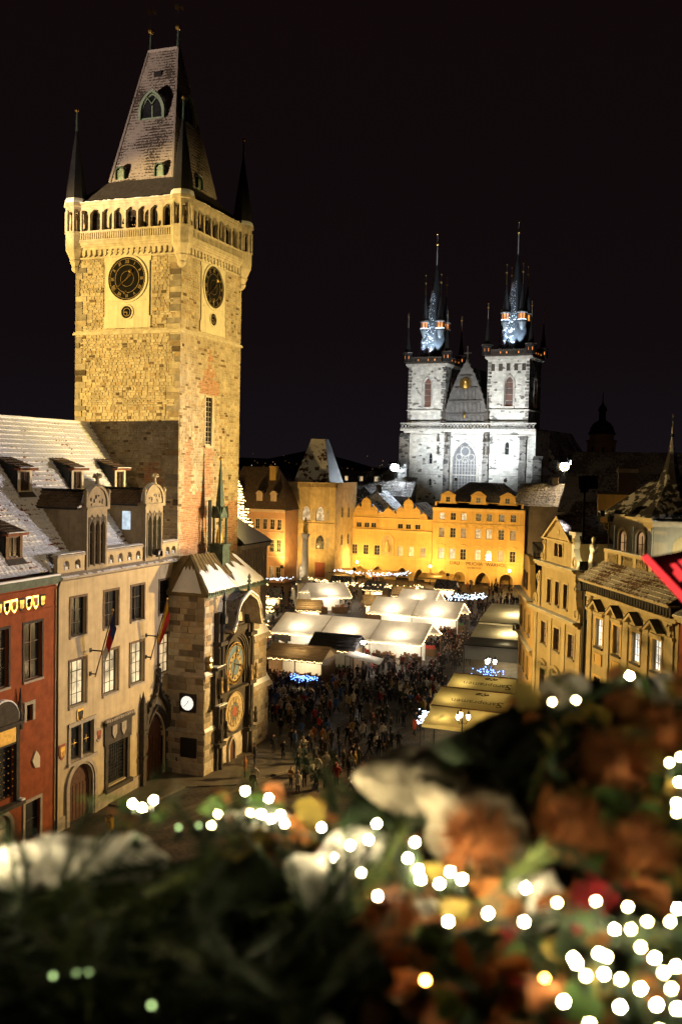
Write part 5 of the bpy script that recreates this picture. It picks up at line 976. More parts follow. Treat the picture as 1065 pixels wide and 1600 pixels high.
b = MB(); b.add([(-.3, -.42, 15.2), (15.6, -.42, 15.2), (14.9, .6, 16.9), (.2, .6, 16.9)], [(0, 1, 2, 3)]); b.build('roof_snow', 'roof_thin_snow', pink)
for u_ in (4.5, 9.2, 12.4): b = MB(); b.fbox(Fr((u_, .7, 0)), -.7, .7, 15.9, 18.2, -1.5, .2); b.prism(Fr((u_, .7, 0)), [(-.95, 18.2), (.95, 18.2), (.3, 18.9), (-.3, 18.9)], -1.5, .35); d_ = b.build('dormer', 'pink_trim', pink)
b = MB(); b.box(10.2, 11.6, 3.2, 4.4, 19, 24.0); b.box(10.1, 11.7, 3.1, 4.5, 23.7, 24.0); b.build('chimney', 'ochre_plaster', pink)

# ------------------------------------------------------------------ the twin towered church
ch = thing('twin_towered_church', 'gothic church with two white lit towers and black needle spires', 'church', (228.6, 69.6, 0), R(-96))
CW = 32.2; D_ = 34
b = MB(); b.wall(F0, 0, CW, 0, 33.2, [(13.6+1.9, 15.5, 5.8, 15.0, 'point'), (7.1, 25.2, .9, 2.6, 'point'), (25.6, 27.6, 1.0, 3.0, 'point'), (7.1, 20.0, .8, 1.8, 'point')], .8); b.poly([(0, 0, 0), (0, 0, 33.2), (0, D_, 33.2), (0, D_, 0)]); b.poly([(CW, 0, 0), (CW, 12, 0), (CW, 12, 33.2), (CW, 0, 33.2)]); b.poly([(0, 0, 33.2), (CW, 0, 33.2), (CW, 12, 33.2), (0, 12, 33.2)]); b.build('front_wall', 'church_stone', ch)
for u, v, w, h in ((7.1, 25.2, .9, 2.6), (25.6, 27.6, 1.0, 3.0), (7.1, 20.0, .8, 1.8)): window(ch, F0, u, v, w, h, 'point', 1, 2, 'church_trim', 'pane_dark', .3, False, sur='church_trim', surw=.25)
# great west window with tracery
gwc = 15.5
b = MB(); b.prism(F0, [(gwc+x, 15.5+y) for x, y in arch(5.8, 15, 'point', 16)][::-1], -.8, -.7); gw = b.build('great_window', 'window_lattice', ch)
b = MB()
for i in range(1, 8): u = gwc-2.9+5.8*i/8; b.fbox(F0, u-.07, u+.07, 15.5, 26.3, -.7, -.55)
for j in range(14): b.fbox(F0, gwc-2.8, gwc+2.8, 15.8+j*.78, 15.86+j*.78, -.69, -.6)
for cx_, cz_, r_ in ((0, 28.2, 1.2), (-1.5, 26.9, .8), (1.5, 26.9, .8), (0, 26.2, .6), (-.8, 29.3, .35), (.8, 29.3, .35)): b.disc(F0, gwc+cx_, cz_, r_, -.7, -.5, 18, r_*.8)
b.build('tracery', 'church_trim', gw)
b = MB()
for k in range(3): b.ring(F0, [(gwc+x, 15.3+y) for x, y in arch(7.2-k*.45, 15.9-k*.25, 'point', 14)], [(gwc+x, 15.3+y) for x, y in arch(6.75-k*.45, 15.65-k*.25, 'point', 14)], -.3, .3-k*.12)
b.build('window_moulding', 'church_trim', ch)
# buttresses
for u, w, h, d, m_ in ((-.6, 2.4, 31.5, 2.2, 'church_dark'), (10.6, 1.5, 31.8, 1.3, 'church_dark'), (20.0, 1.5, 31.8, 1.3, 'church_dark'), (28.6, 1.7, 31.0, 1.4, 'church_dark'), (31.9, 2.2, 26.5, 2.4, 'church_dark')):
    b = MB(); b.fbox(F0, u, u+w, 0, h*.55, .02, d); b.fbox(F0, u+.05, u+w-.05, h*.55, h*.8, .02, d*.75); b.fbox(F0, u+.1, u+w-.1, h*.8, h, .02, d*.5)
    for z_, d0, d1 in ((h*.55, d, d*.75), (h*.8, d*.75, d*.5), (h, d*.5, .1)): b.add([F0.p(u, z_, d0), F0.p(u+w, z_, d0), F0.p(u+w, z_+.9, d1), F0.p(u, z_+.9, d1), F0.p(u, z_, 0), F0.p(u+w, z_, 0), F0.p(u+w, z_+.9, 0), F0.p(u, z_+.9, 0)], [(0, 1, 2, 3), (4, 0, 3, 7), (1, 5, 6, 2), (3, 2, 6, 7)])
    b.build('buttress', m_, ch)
b = MB(); b.add([(31.5, -1.0, 25.5), (34.4, -1.0, 23.2), (34.4, 9, 23.2), (31.5, 9, 25.5)], [(0, 1, 2, 3)]); b.build('buttress_snow', 'snow', ch)
for z_ in (22.6, 31.9): b = MB(); b.fbox(F0, -.2, CW+.1, z_, z_+.25, 0, .18); b.build('string_course', 'church_trim', ch)
for u in (11.4, 20.4, 21.3, 9.3): b = MB(); b.lathe(F0.p(u, 27.5, .9), [(.3, 0), (.35, .3), (.2, .9), (.28, 1.5), (.1, 1.9), (.0, 2.1)], 6); b.lathe(F0.p(u, 30.4, .9), [(.45, 0), (.3, .5), (.05, 2.0)], 6); b.build('wall_statue', 'dark_stone', ch)
# lattice balustrade above the front
b = MB(); b.fbox(F0, -.5, CW+.2, 32.9, 33.3, 0, .7); b.fbox(F0, -.5, CW+.2, 34.55, 34.8, .45, .7); b.fbox(F0, -.5, CW+.2, 33.3, 33.45, .45, .7)
for i in range(40):
    u = -.4+32.5*i/40; b.tube([F0.p(u, 33.4, .58), F0.p(u+.8, 34.6, .58)], .075, 4); b.tube([F0.p(u+.8, 33.4, .58), F0.p(u, 34.6, .58)], .075, 4)
b.build('balustrade', 'church_trim', ch)
# gable between the towers
gc = 15.4
b = MB(); gp = [(gc-5.6, 34), (gc+5.6, 34), (gc+5.0, 37.6), (gc+3.9, 41.5), (gc+2.0, 46), (gc, 49.4), (gc-2.0, 46), (gc-3.9, 41.5), (gc-5.0, 37.6)]; b.prism(F0, gp, -1.2, -.2); gb = b.build('gable', 'church_gable', ch)
b = MB()
for k, (zz, n_, hw) in enumerate(((34.3, 9, 4.7), (37.3, 7, 3.6), (40.3, 5, 2.4), (43.0, 3, 1.2))):
    for i in range(n_): u = gc-hw+2*hw*(i+.5)/n_; b.ring(F0, [(u+x, zz+y) for x, y in arch(2*hw/n_-.1, 2.4, 'point', 6)], [(u+x, zz+y) for x, y in arch(2*hw/n_-.36, 2.2, 'point', 6)], -.2, .02)
    b.fbox(F0, gc-hw-.3, gc+hw+.3, zz+2.55, zz+2.7, -.2, .1)
for x, z_ in [(gp[i][0]+(gp[i+1][0]-gp[i][0])*t, gp[i][1]+(gp[i+1][1]-gp[i][1])*t) for i in range(1, 8) for t in (0, .33, .66)]: b.ball(F0.p(x, z_, -.4), .26, 5, 4)
tag(b.build('gable_tracery', 'church_gable', gb), kind='stuff')
b = MB(); b.disc(F0, gc-.15, 43.9, 1.35, -.1, .12, 24); b.build('gold_roundel', 'gold', gb)
b = MB(); b.lathe(F0.p(gc-.15, 42.9, .1), [(.35, 0), (.45, .4), (.28, 1.0), (.2, 1.2), (.26, 1.5), (0, 1.8)], 8); b.build('madonna', 'gold_paint', gb)
b = MB(); b.lathe(F0.p(gc-.15, 36.0, .1), [(.3, 0), (.34, .5), (.2, 1.1), (0, 1.6)], 8); b.build('gilded_statue', 'gold', gb)
b = MB(); b.tube([F0.p(gc, 48.8, -.6), F0.p(gc, 52.6, -.6)], .13, 6); b.tube([F0.p(gc-.9, 51, -.6), F0.p(gc+.9, 51, -.6)], .1, 6); b.ball(F0.p(gc, 49.3, -.6), .4, 8, 5); b.build('cross', 'dark_stone', gb)
for s_ in (-1, 1): b = MB(); b.lathe(F0.p(gc+s_*5.3, 34, -.2), [(.7, 0), (.7, 1.2), (.85, 1.3), (.45, 1.6), (.5, 3.2), (.3, 3.6), (.08, 7.2), (.2, 7.4), (0, 7.8)], 6); b.build('gable_pinnacle', 'dark_stone', gb)
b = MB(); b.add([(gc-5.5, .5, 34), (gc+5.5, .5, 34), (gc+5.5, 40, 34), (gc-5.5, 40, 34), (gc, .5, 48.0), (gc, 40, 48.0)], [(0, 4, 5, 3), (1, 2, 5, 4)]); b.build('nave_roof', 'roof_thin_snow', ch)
b = MB(); b.add([(CW-3, 12, 34), (CW+3.2, 12, 24.5), (CW+3.2, 46, 24.5), (CW-3, 46, 34)], [(0, 1, 2, 3)]); b.poly([(CW+3.2, 12, 24.5), (CW+3.2, 12, 0), (CW+3.2, 46, 0), (CW+3.2, 46, 24.5)]); b.poly([(CW+3.2, 12, 24.5), (CW-3, 12, 34), (CW-3, 12, 0), (CW+3.2, 12, 0)]); b.build('aisle_roof', 'snow_roof', ch)
def church_tower(u0, w, zt, dk):
    c = u0+w/2; d0 = .5; sl = Fr((u0+w, d0, 0), R(90)); fr = Fr((u0, d0, 0)); nl = Fr((u0, d0+w, 0), R(-90))
    bw = zt-1.6
    hole = [(w/2+.2, 38.6, 2.0, 6.9, 'point')]
    b = MB()
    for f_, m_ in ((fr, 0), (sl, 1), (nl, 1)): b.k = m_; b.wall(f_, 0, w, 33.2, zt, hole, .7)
    b.k = 1; b.poly([(u0, d0+w, 33.2), (u0, d0+w, zt), (u0+w, d0+w, zt), (u0+w, d0+w, 33.2)]); tw = b.build('tower', ['church_stone', 'church_dark'], ch)
    for f_ in (fr, sl): window(ch, f_, w/2+.2, 38.6, 2.0, 6.9, 'point', 1, 5, 'church_trim', 'pane_brick', .5, False, sur='church_trim', surw=.45, out=.15, t=.14, name='belfry_window')
    b = MB()
    for f_ in (fr, sl, nl): b.fbox(f_, -.15, w+.15, 37.7, 37.95, 0, .3); b.fbox(f_, -.2, w+.2, zt-.3, zt, 0, .35); b.fbox(f_, -.3, w+.3, zt, zt+.35, 0, .65)
    b.build('tower_cornice', 'church_trim', tw)
    if dk:
        for f_ in (fr, sl):
            for i in range(5): b = MB(); u = w*(i+.7)/5.4; b.fbox(f_, u-.5, u+.4, zt-2.9, zt-1.3, .0, .03); b.build('blind_window', 'dark_stone', tw)
    for z_ in [34+i*.75 for i in range(int((zt-34)/.75))]:
        for f_ in (fr,):
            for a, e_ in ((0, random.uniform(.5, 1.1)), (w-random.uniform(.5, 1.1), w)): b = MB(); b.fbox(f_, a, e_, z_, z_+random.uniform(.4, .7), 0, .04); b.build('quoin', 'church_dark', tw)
    # gallery with lit lanterns
    b = MB(); b.box(u0-.6, u0+w+.6, d0-.6, d0+w+.6, zt+.35, zt+.75)
    for f_ in (Fr((u0-.6, d0-.6, 0)), Fr((u0+w+.6, d0-.6, 0), R(90)), Fr((u0-.6, d0+w+.6, 0), R(-90))):
        b.fbox(f_, 0, w+1.2, zt+1.75, zt+1.95, -.2, .02); n_ = 26
        for i in range(n_): u = (w+1.2)*(i+.5)/n_; b.fbox(f_, u-.1, u+.1, zt+.75, zt+1.75, -.16, -.02)
        b.fbox(f_, 0, w+1.2, zt+.75, zt+1.7, -.5, -.45)
    b.build('gallery', 'dark_stone', tw)
    b = MB()
    for f_ in (Fr((u0-.6, d0-.6, 0)), Fr((u0+w+.6, d0-.6, 0), R(90))):
        for i in range(5): u = (w+1.2)*(i+.5)/5+rr.uniform(-.5, .5); b.fbox(f_, u-.1, u+.1, zt+1.0, zt+1.4, -.08, .0)
    tag(b.build('gallery_light', 'pane_orange', tw), kind='stuff')
    for px_, py_ in ((u0-.2, d0-.2), (u0+w+.2, d0-.2), (u0-.2, d0+w+.2), (u0+w+.2, d0+w+.2)):
        b = MB(); b.lathe((px_, py_, 0), [(1.15, zt+.7), (1.15, zt+2.5), (1.3, zt+2.6), (1.3, zt+2.9), (.8, zt+3.0), (.62, zt+3.9), (.3, zt+6.4), (.07, zt+9.0)], 8, R(22.5)); sp_ = b.build('corner_turret', 'spire_slate', tw)
        b = MB(); b.lathe((px_, py_, 0), [(1.34, zt+2.9), (1.2, zt+3.1), (.8, zt+3.2)], 8, R(22.5)); b.build('turret_snow', 'snow', sp_)
        b = MB(); b.tube([(px_, py_, zt+8.8), (px_, py_, zt+12.2)], [.08, .05], 5); b.build('finial_rod', 'church_trim', sp_); b = MB(); b.ball((px_, py_, zt+11.5), .2, 6, 4); b.ball((px_, py_, zt+12.4), .12, 6, 4); b.build('finial_ball', 'gold', sp_)
        b = MB()
        for a in (200, 250, 300): b.fbox(Fr((px_, py_, 0), R(a+90)), -.14, .14, zt+1.5, zt+2.2, 1.07, 1.1)
        tag(b.build('turret_light', 'pane_orange', sp_), kind='stuff')
    cx_, cy_ = c, d0+w/2; S8 = 8
    b = MB(); b.lathe((cx_, cy_, 0), [(4.4, zt+.75), (4.0, zt+2.0), (3.4, zt+4.5), (2.5, zt+9.0), (1.5, zt+15.0), (.7, zt+20.5), (.16, zt+24.2)], 8, R(22.5)); sp_ = b.build('spire', 'spire_shiny', tw)
    b = MB(); b.tube([(cx_, cy_, zt+24), (cx_, cy_, zt+31.5)], [.16, .05], 6); b.build('finial_rod', 'church_trim', sp_); b = MB(); b.ball((cx_, cy_, zt+29.2), .42, 8, 5); b.ball((cx_, cy_, zt+31.5), .22, 8, 5); b.build('finial_ball', 'gold', sp_)
    for a in (45, 135, 225, 315):
        a = R(a); r_ = 2.75; px_, py_ = cx_+r_*math.cos(a), cy_+r_*math.sin(a)
        b = MB(); b.lathe((px_, py_, 0), [(.2, zt+6.6), (.5, zt+7.0), (1.0, zt+8.4), (1.0, zt+8.9)], 8, R(22.5)); b.lathe((px_, py_, 0), [(1.05, zt+10.4), (1.2, zt+10.5), (1.05, zt+10.8), (.8, zt+11.4), (.4, zt+14.2), (.07, zt+17.0)], 8, R(22.5))
        for j in range(8): a2 = R(22.5+45*j); b.tube([(px_+.92*math.cos(a2), py_+.92*math.sin(a2), zt+8.8), (px_+.92*math.cos(a2), py_+.92*math.sin(a2), zt+10.5)], .13, 4)
        tt = b.build('spire_turret', 'spire_slate', sp_)
        b = MB(); b.lathe((px_, py_, 0), [(.8, zt+8.85), (.8, zt+10.45)], 8, R(22.5)); b.build('turret_light', 'pane_orange', tw)
        b = MB(); b.lathe((px_, py_, 0), [(1.05, zt+8.9), (1.08, zt+9.0), (.85, zt+9.15)], 8, R(22.5)); b.lathe((px_, py_, 0), [(1.22, zt+10.5), (1.1, zt+10.75), (.9, zt+10.8)], 8, R(22.5)); b.build('turret_snow', 'snow', tw)
        b = MB(); b.tube([(px_, py_, zt+16.8), (px_, py_, zt+21.6)], [.08, .04], 5); b.ball((px_, py_, zt+19.8), .26, 6, 4); b.ball((px_, py_, zt+21.6), .16, 6, 4); b.build('finial_ball', 'gold', tw)
    b = MB(); k = 0
    for i in range(300):
        z_ = zt+2+16*rr.random()**1.3; f_ = (z_-zt)/24.2; r_ = 4.3*(1-f_)**1.05; a = R(rr.gauss(rr.choice([205, 238, 268]), 9)); b.ball((cx_+r_*math.cos(a), cy_+r_*math.sin(a), z_), rr.uniform(.04, .09), 4, 3)
    tag(b.build('spire_snow', 'snow', tw), kind='stuff')
    b = MB(); b.lathe((cx_, cy_, 0), [(5.0, zt+.8), (4.9, zt+1.7), (4.1, zt+2.0), (3.9, zt+2.05)], 8, R(22.5)); b.build('gallery_snow', 'snow', tw)
    for k_, (ox, oy) in enumerate(((-3.0, -4.6), (.4, -4.9), (3.4, -4.4))):
        mw = Matrix.Translation(ch.location) @ Matrix.Rotation(R(-96), 4, 'Z'); p_ = mw @ Vector((cx_+ox*.85, cy_+oy*.98, zt+1.9)); q_ = mw @ Vector((cx_+ox*.3, cy_+oy*.3, zt+11)); lamp('SPOT', 'spire_light', p_, (.62, .83, 1), 24000, .1, q_, 45, .5)
mat('spire_shiny', (.03, .032, .036), .45, .4, 2, .35, 5); emit('pane_brick', (.9, .25, .08), .12, .6, .8)
church_tower(.8, 9.4, 48.4, False); church_tower(20.4, 9.8, 49.6, True)
b = MB(); b.fbox(F0, .8, 10.2, 34.8, 37.7, -.52, -.46); b.build('tower_plaster', 'church_pale', ch) if False else None

# ------------------------------------------------------------------ roofs and buildings behind
def back_house(label, cx, cy, rz, w, d, wall_h, rise, roofm, lit=(), wallm='dark_facade', chim=True, group='dark houses behind the square', inset=0, cat='house'):
    t = thing('back_house', label, cat, (cx, cy, 0), rz, group); b = MB(); b.box(-w/2, w/2, -d/2, d/2, 0, wall_h); b.build('wall', wallm, t)
    b = MB(); A = [(-w/2-.4, -d/2-.5, wall_h-.1), (w/2+.4, -d/2-.5, wall_h-.1), (-w/2-.4+inset, 0, wall_h+rise), (w/2+.4-inset, 0, wall_h+rise)]; tiles(b, *A, 16, round(w/.7), .04, .06, 2); b.build('roof', roofm, t)
    b = MB(); b.add([(-w/2, -d/2, wall_h), (w/2, -d/2, wall_h), (w/2, d/2, wall_h), (-w/2, d/2, wall_h), (-w/2+inset, 0, wall_h+rise-.1), (w/2-inset, 0, wall_h+rise-.1)], [(2, 3, 4, 5), (0, 4, 3), (1, 2, 5)]); b.build('roof_back', roofm, t)
    for u, v, k in lit:
        f_ = Fr((u, -d/2*(1-v), 0)); z = wall_h+rise*v; b = MB(); b.fbox(f_, -.8, .8, z-.2, z+1.6, -1.2, .35); dm = b.build('dormer', wallm, t); b = MB(); b.add([f_.p(-1, z+1.6, .5), f_.p(1, z+1.6, .5), f_.p(1, z+2.1, -1.6), f_.p(-1, z+2.1, -1.6)], [(0, 1, 2, 3)]); b.build('dormer_roof', roofm, dm); window(t, f_, 0, z+.1, .9, 1.2, 'flat', 2, 1, 'frame_far', k, -.4, False, name='dormer_window')
    if chim:
        b = MB(); x = w*.28; b.box(x-.6, x+.6, -.5, .5, wall_h+rise*.6, wall_h+rise+1.3); b.box(x-.7, x+.7, -.6, .6, wall_h+rise+1.1, wall_h+rise+1.3); b.build('chimney', 'dark_facade', t)
    return t
back_house('long low roof with small lit dormers beside the church', 230, 79, W_, 26, 14, 17.5, 5.6, 'roof_thin_snow', [(-4, .55, 'pane_warm'), (-.2, .55, 'pane_warm'), (3.6, .55, 'pane_white')])
back_house('small gabled roof with snow patches behind the scalloped gables', 216, 70.5, R(180), 8, 9, 14.5, 4.4, 'snow_patchy')
back_house('small snowy gabled roof just left of the church base', 221, 76.5, R(200), 7, 9, 15, 4.6, 'snow_roof', chim=False)
back_house('broad dark roof with a ridge far behind the turreted house', 190, 9, R(-97), 31, 20, 17, 11, 'roof_thin_snow', [(-6, .3, 'pane_dark')])
back_house('large dark hipped roof in front of the long ridge', 142, 9.5, R(-98), 21, 18, 13, 11.3, 'roof_thin_snow', [], inset=4)
back_house('lower dark tiled roof with a skylight behind the baroque gable', 120, 11.5, R(-98), 12, 14, 12.0, 9.0, 'roof_thin_snow', [(2, .35, 'pane_dark')], inset=2.5)
back_house('dark shed roof beside the orange palace', 212, 33.5, W_, 9, 12, 17, 4.5, 'roof_thin_snow')
back_house('dark houses row beyond the rococo house', 232, 98, W_, 22, 14, 15, 7, 'roof_thin_snow', [(-3, .4, 'pane_dim')])
back_house('unlit town roofs beyond the stone tower house', 262, 100, R(-80), 44, 16, 14, 8, 'roof_thin_snow', [(8, .3, 'pane_dim')])
t = thing('yellow_chimney_block', 'plain yellow lit firewall block standing above the dark roofs', 'building', (95, 7, 0), R(-83)); b = MB(); b.box(-2.9, 0, 0, 3, 14, 22.6); b.build('wall', 'ochre_plaster', t); b = MB(); b.box(-3.0, .1, -.1, 3.1, 22.6, 22.8); b.build('coping', 'slate', t)
t = thing('brick_chimney', 'tall grey chimney stack standing on the dark tiled roof', 'chimney', (107, 8.3, 0), R(-83)); b = MB(); b.box(-.9, .9, -.9, .9, 15, 25.2); b.build('stack', 'dark_facade', t); b = MB(); b.box(-1.05, 1.05, -1.05, 1.05, 24.6, 25.0); b.build('cap', 'stone_trim', t)
t = thing('baroque_church_tower', 'dim distant baroque tower with an onion dome and lantern', 'tower', (309, 31.8, 0)); b = MB(); b.lathe((0, 0, 0), [(4.3, 0), (4.3, 32.6), (4.7, 32.9), (4.7, 33.4)], 8, R(22.5)); b.build('shaft', 'ochre_plaster', t)
b = MB(); b.lathe((0, 0, 0), [(3.7, 33.4), (3.7, 35), (4.2, 35.2)], 8, R(22.5)); b.build('drum', 'ochre_plaster', t)
b = MB(); b.lathe((0, 0, 0), [(4.2, 35.2), (3.6, 36.2), (3.4, 37.2), (2.4, 38.6), (1.3, 39.2), (1.0, 39.7), (1.0, 42.0), (1.4, 42.2), (1.1, 43.2), (.5, 44.0), (.2, 44.8), (.06, 48)], 12); b.build('dome', 'spire_slate', t)
for a in (150, 195, 240): window(t, Fr((0, 0, 0), R(a+90)), 0, 29.0, 1.2, 2.4, 'round', 1, 1, 'stone_trim', 'pane_dark', -4.2, False)
# far hills and their street lights
b = MB(); n = 40
for k in range(1):
    P = []
    for i in range(n+1): a = R(-30+95*i/n); r_ = 2600; P.append((r_*math.cos(a), r_*math.sin(a), 28+22*math.sin(i*.9)*math.sin(i*.37)+14*math.sin(i*2.1)))
    Q = [(x*.75, y*.75, -1) for x, y, z in P]; b.add(P+Q, [(i+n+1, i+n+2, i+1, i) for i in range(n)])
mat('far_hill', (.02, .018, .02), 1, .3, .01, 0); tag(b.build('hills', 'far_hill'), kind='structure')
emit('city_orange', (1, .5, .15), .7); emit('city_white', (1, .85, .6), 1.2)
b = MB(); rc = random.Random(21)
for i in range(300):
    a = R(rc.uniform(-2, 46)); r_ = 900+1500*rc.random(); z_ = 6+max(0, (r_-1000))/1500*rc.uniform(8, 42); b.k = rc.choice([0, 0, 0, 1]); s_ = r_/1556*rc.choice([.25, .3, .4, .6]); u = Vector((-math.sin(a), math.cos(a), 0))*s_; c_ = Vector((r_*math.cos(a), r_*math.sin(a), z_)); b.lathe(c_, [(0, -s_), (s_, 0), (0, s_)], 4)
tag(b.build('city_lights', ['city_orange', 'city_white']), 'tiny scattered lights of the distant town', 'lights', kind='stuff')
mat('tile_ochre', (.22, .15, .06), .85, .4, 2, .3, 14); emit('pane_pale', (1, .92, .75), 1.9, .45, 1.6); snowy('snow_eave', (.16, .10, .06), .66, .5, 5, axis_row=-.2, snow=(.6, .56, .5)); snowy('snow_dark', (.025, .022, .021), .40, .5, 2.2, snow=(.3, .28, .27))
# ------------------------------------------------------------------ houses on the right
A2 = R(209)
def rhouse(name, label, loc, rz, W, H, D, wallm, holes):
    t = thing(name, label, 'house', loc, rz); b = MB(); b.wall(F0, 0, W, 0, H, holes, .3); b.poly([(0, 0, 0), (0, 0, H), (0, D, H), (0, D, 0)]); b.poly([(W, 0, 0), (W, D, 0), (W, D, H), (W, 0, H)]); b.poly([(0, 0, H), (W, 0, H), (W, D, H), (0, D, H)]); b.box(.05, W-.05, .5, D, 0, H-.1); b.build('wall', wallm, t); return t
# gabled baroque house
L1 = 10.1
w2 = [(2.4, 10.85, 1.15, 1.75), (5.2, 10.8, 1.15, 1.75), (8.2, 10.8, 1.15, 1.75)]; w1 = [(2.4, 7.0, 1.15, 1.8), (5.2, 7.0, 1.15, 1.8), (8.2, 7.0, 1.15, 1.8)]; w0 = [(2.4, 3.2, 1.15, 1.9), (5.2, 3.2, 1.15, 1.9), (8.2, 3.2, 1.15, 1.9)]
r1 = rhouse('baroque_house', 'narrow cream house with a baroque volute gable, beside the awnings', (82.2, 13.4, 0), A2, L1, 13.5, 9, 'cream_plaster', w2+w1+w0)
for h, pm in zip(w2, ('pane_dim', 'pane_dark', 'pane_dim')): window(r1, F0, *h, 'flat', 2, 3, 'door_wood', pm, .18, sur='cream_trim', surw=.2, sm='stone_trim')
for h in w1+w0: window(r1, F0, *h, 'flat', 2, 3, 'door_wood', 'pane_dark', .18, sur='cream_trim', surw=.2, sm='stone_trim')
for h in w1:
    b = MB(); b.ring(F0, [(h[0]+x*1.1, 8.95+y) for x, y in arch(1.8, .7, 'seg')][1:-1], [(h[0]+x, 8.85+y) for x, y in arch(1.5, .55, 'seg')][1:-1], 0, .2); b.ball(F0.p(h[0], 9.3, .1), .22, 6, 4); b.build('window_hood', 'cream_trim', r1)
for u in (.45, 3.8, 6.7, 9.65): b = MB(); b.fbox(F0, u-.35, u+.35, 4, 13.2, 0, .08); b.build('pilaster', 'cream_trim', r1)
def snow_strip(parent, fr, u0, u1, z, w0, w1, name='ledge_snow', h=.07):
    b = MB(); n = max(6, int((u1-u0)/.25)); T = [fr.p(u0+(u1-u0)*i/n, z+h+random.uniform(-.015, .02), w0) for i in range(n+1)]; E_ = [fr.p(u0+(u1-u0)*i/n, z+h*.6+random.uniform(-.02, .02), w1+random.uniform(-.03, .03)) for i in range(n+1)]; B_ = [fr.p(u0+(u1-u0)*i/n, z-.005, w1+.01) for i in range(n+1)]
    b.add(T+E_+B_, [(n+1+i, n+2+i, i+1, i) for i in range(n)] + [(2*n+2+i, 2*n+3+i, n+2+i, n+1+i) for i in range(n)]); return b.build(name, 'snow', parent)
def cornice(parent, fr, u0, u1, z, d=.5, m='cream_trim', snow=True):
    b = MB(); b.fbox(fr, u0, u1, z-.35, z-.2, 0, d*.4); b.fbox(fr, u0, u1, z-.2, z-.06, 0, d*.75); b.fbox(fr, u0, u1, z-.06, z+.06, 0, d); o = b.build('cornice', m, parent)
    if snow: snow_strip(o, fr, u0, u1, z+.06, .0, d*.9)
    return o
cornice(r1, F0, -.15, L1-.2, 13.6, .6)
wu = [(3.3, 14.3, .75, 1.85), (5.05, 14.3, .75, 1.85), (6.8, 14.3, .75, 1.85)]
b = MB(); b.wall(F0, 1.5, 8.6, 13.6, 17.3, wu, .25); b.box(1.55, 8.55, .4, 3.5, 13.6, 17.2); b.poly([(1.5, 0, 13.6), (1.5, 0, 17.3), (1.5, 3.5, 17.3), (1.5, 3.5, 13.6)]); b.poly([(8.6, 0, 13.6), (8.6, 3.5, 13.6), (8.6, 3.5, 17.3), (8.6, 0, 17.3)]); g = b.build('gable_wall', 'cream_plaster', r1)
for h in wu: window(r1, F0, *h, 'flat', 1, 2, 'door_wood', 'pane_dark', .15, sur='cream_trim', surw=.14)
def volute(parent, fr, x, z0, z1, s_, wd, m):
    """S shaped scroll leaning on the gable"""
    P = [(0, z0), (wd, z0), (wd*.95, z0+(z1-z0)*.22), (wd*.55, z0+(z1-z0)*.38), (wd*.35, z0+(z1-z0)*.6), (wd*.5, z0+(z1-z0)*.8), (wd*.3, z1), (0, z1)]
    P = [(x+s_*a, c) for a, c in P]; P = P if s_ > 0 else P[::-1]
    b = MB(); b.prism(fr, P, -.3, .12); v = b.build('volute', m, parent); b = MB(); b.disc(fr, x+s_*wd*.55, z0+(z1-z0)*.2, wd*.33, .12, .2, 16, wd*.2); b.disc(fr, x+s_*wd*.3, z0+(z1-z0)*.82, wd*.2, .12, .2, 14, wd*.1); b.build('scroll', 'cream_trim', v); return v
volute(r1, F0, 1.5, 13.7, 16.6, -1, 1.5, 'cream_trim'); volute(r1, F0, 8.6, 13.7, 16.6, 1, 1.4, 'cream_trim')
cornice(r1, F0, .9, 9.2, 17.4, .55)
wg = [(4.6, 18.1, .75, 1.0), (5.55, 18.1, .75, 1.0)]
b = MB(); b.wall(F0, 2.4, 7.7, 17.5, 19.4, wg, .22); b.box(2.45, 7.65, .4, 3, 17.5, 19.3); b.prism(F0, [(2.0, 19.4), (8.1, 19.4), (5.05, 21.1)], -.35, .05); b.build('gable_top', 'cream_plaster', r1)
for h in wg: window(r1, F0, *h, 'flat', 1, 1, 'door_wood', 'pane_dark', .12, False, sur='cream_trim', surw=.12, name='gable_window')
b = MB(); b.ring(F0, [(1.85, 19.35), (5.05, 21.25), (8.25, 19.35)], [(2.25, 19.35), (5.05, 21.0), (7.85, 19.35)], -.1, .3); b.fbox(F0, 1.9, 8.2, 19.3, 19.45, 0, .3); b.disc(F0, 5.05, 20.0, .22, .05, .1, 6); b.build('pediment', 'cream_trim', r1)
b = MB(); b.add([F0.p(1.7, 19.4, .3), F0.p(5.05, 21.35, .3), F0.p(8.4, 19.4, .3), F0.p(1.7, 19.4, -3), F0.p(5.05, 21.35, -3), F0.p(8.4, 19.4, -3)], [(0, 1, 4, 3), (1, 2, 5, 4)]); b.build('gable_roof', 'roof_thin_snow', r1)
volute(r1, F0, 2.4, 17.5, 19.3, -1, .9, 'cream_trim')
vb = volute(r1, F0, 8.0, 17.5, 20.0, 1, 1.25, 'white_paint'); b = MB(); b.fbox(F0, 7.7, 9.0, 20.0, 20.25, -.3, .25); b.build('volute_cap', 'white_paint', vb)
b = MB(); b.add([(0.2, .3, 13.7), (L1, .3, 13.7), (L1, 9, 17.0), (.2, 9, 17.0)], [(0, 1, 2, 3)]); b.build('side_roof', 'tile_brown', r1)
iv = (Matrix.Translation((82.2, 13.4, 0)) @ Matrix.Rotation(A2, 4, 'Z')).inverted()
b = MB(); tiles(b, *[iv @ Vector(p_) for p_ in ((79.2, 10.2, 16.9), (80.6, 7.2, 16.9), (85.5, 12.2, 20.4), (86.5, 7.9, 20.4))], 13, 12, .06, .08, 4); b.build('roof_tile', 'tile_ochre', r1)
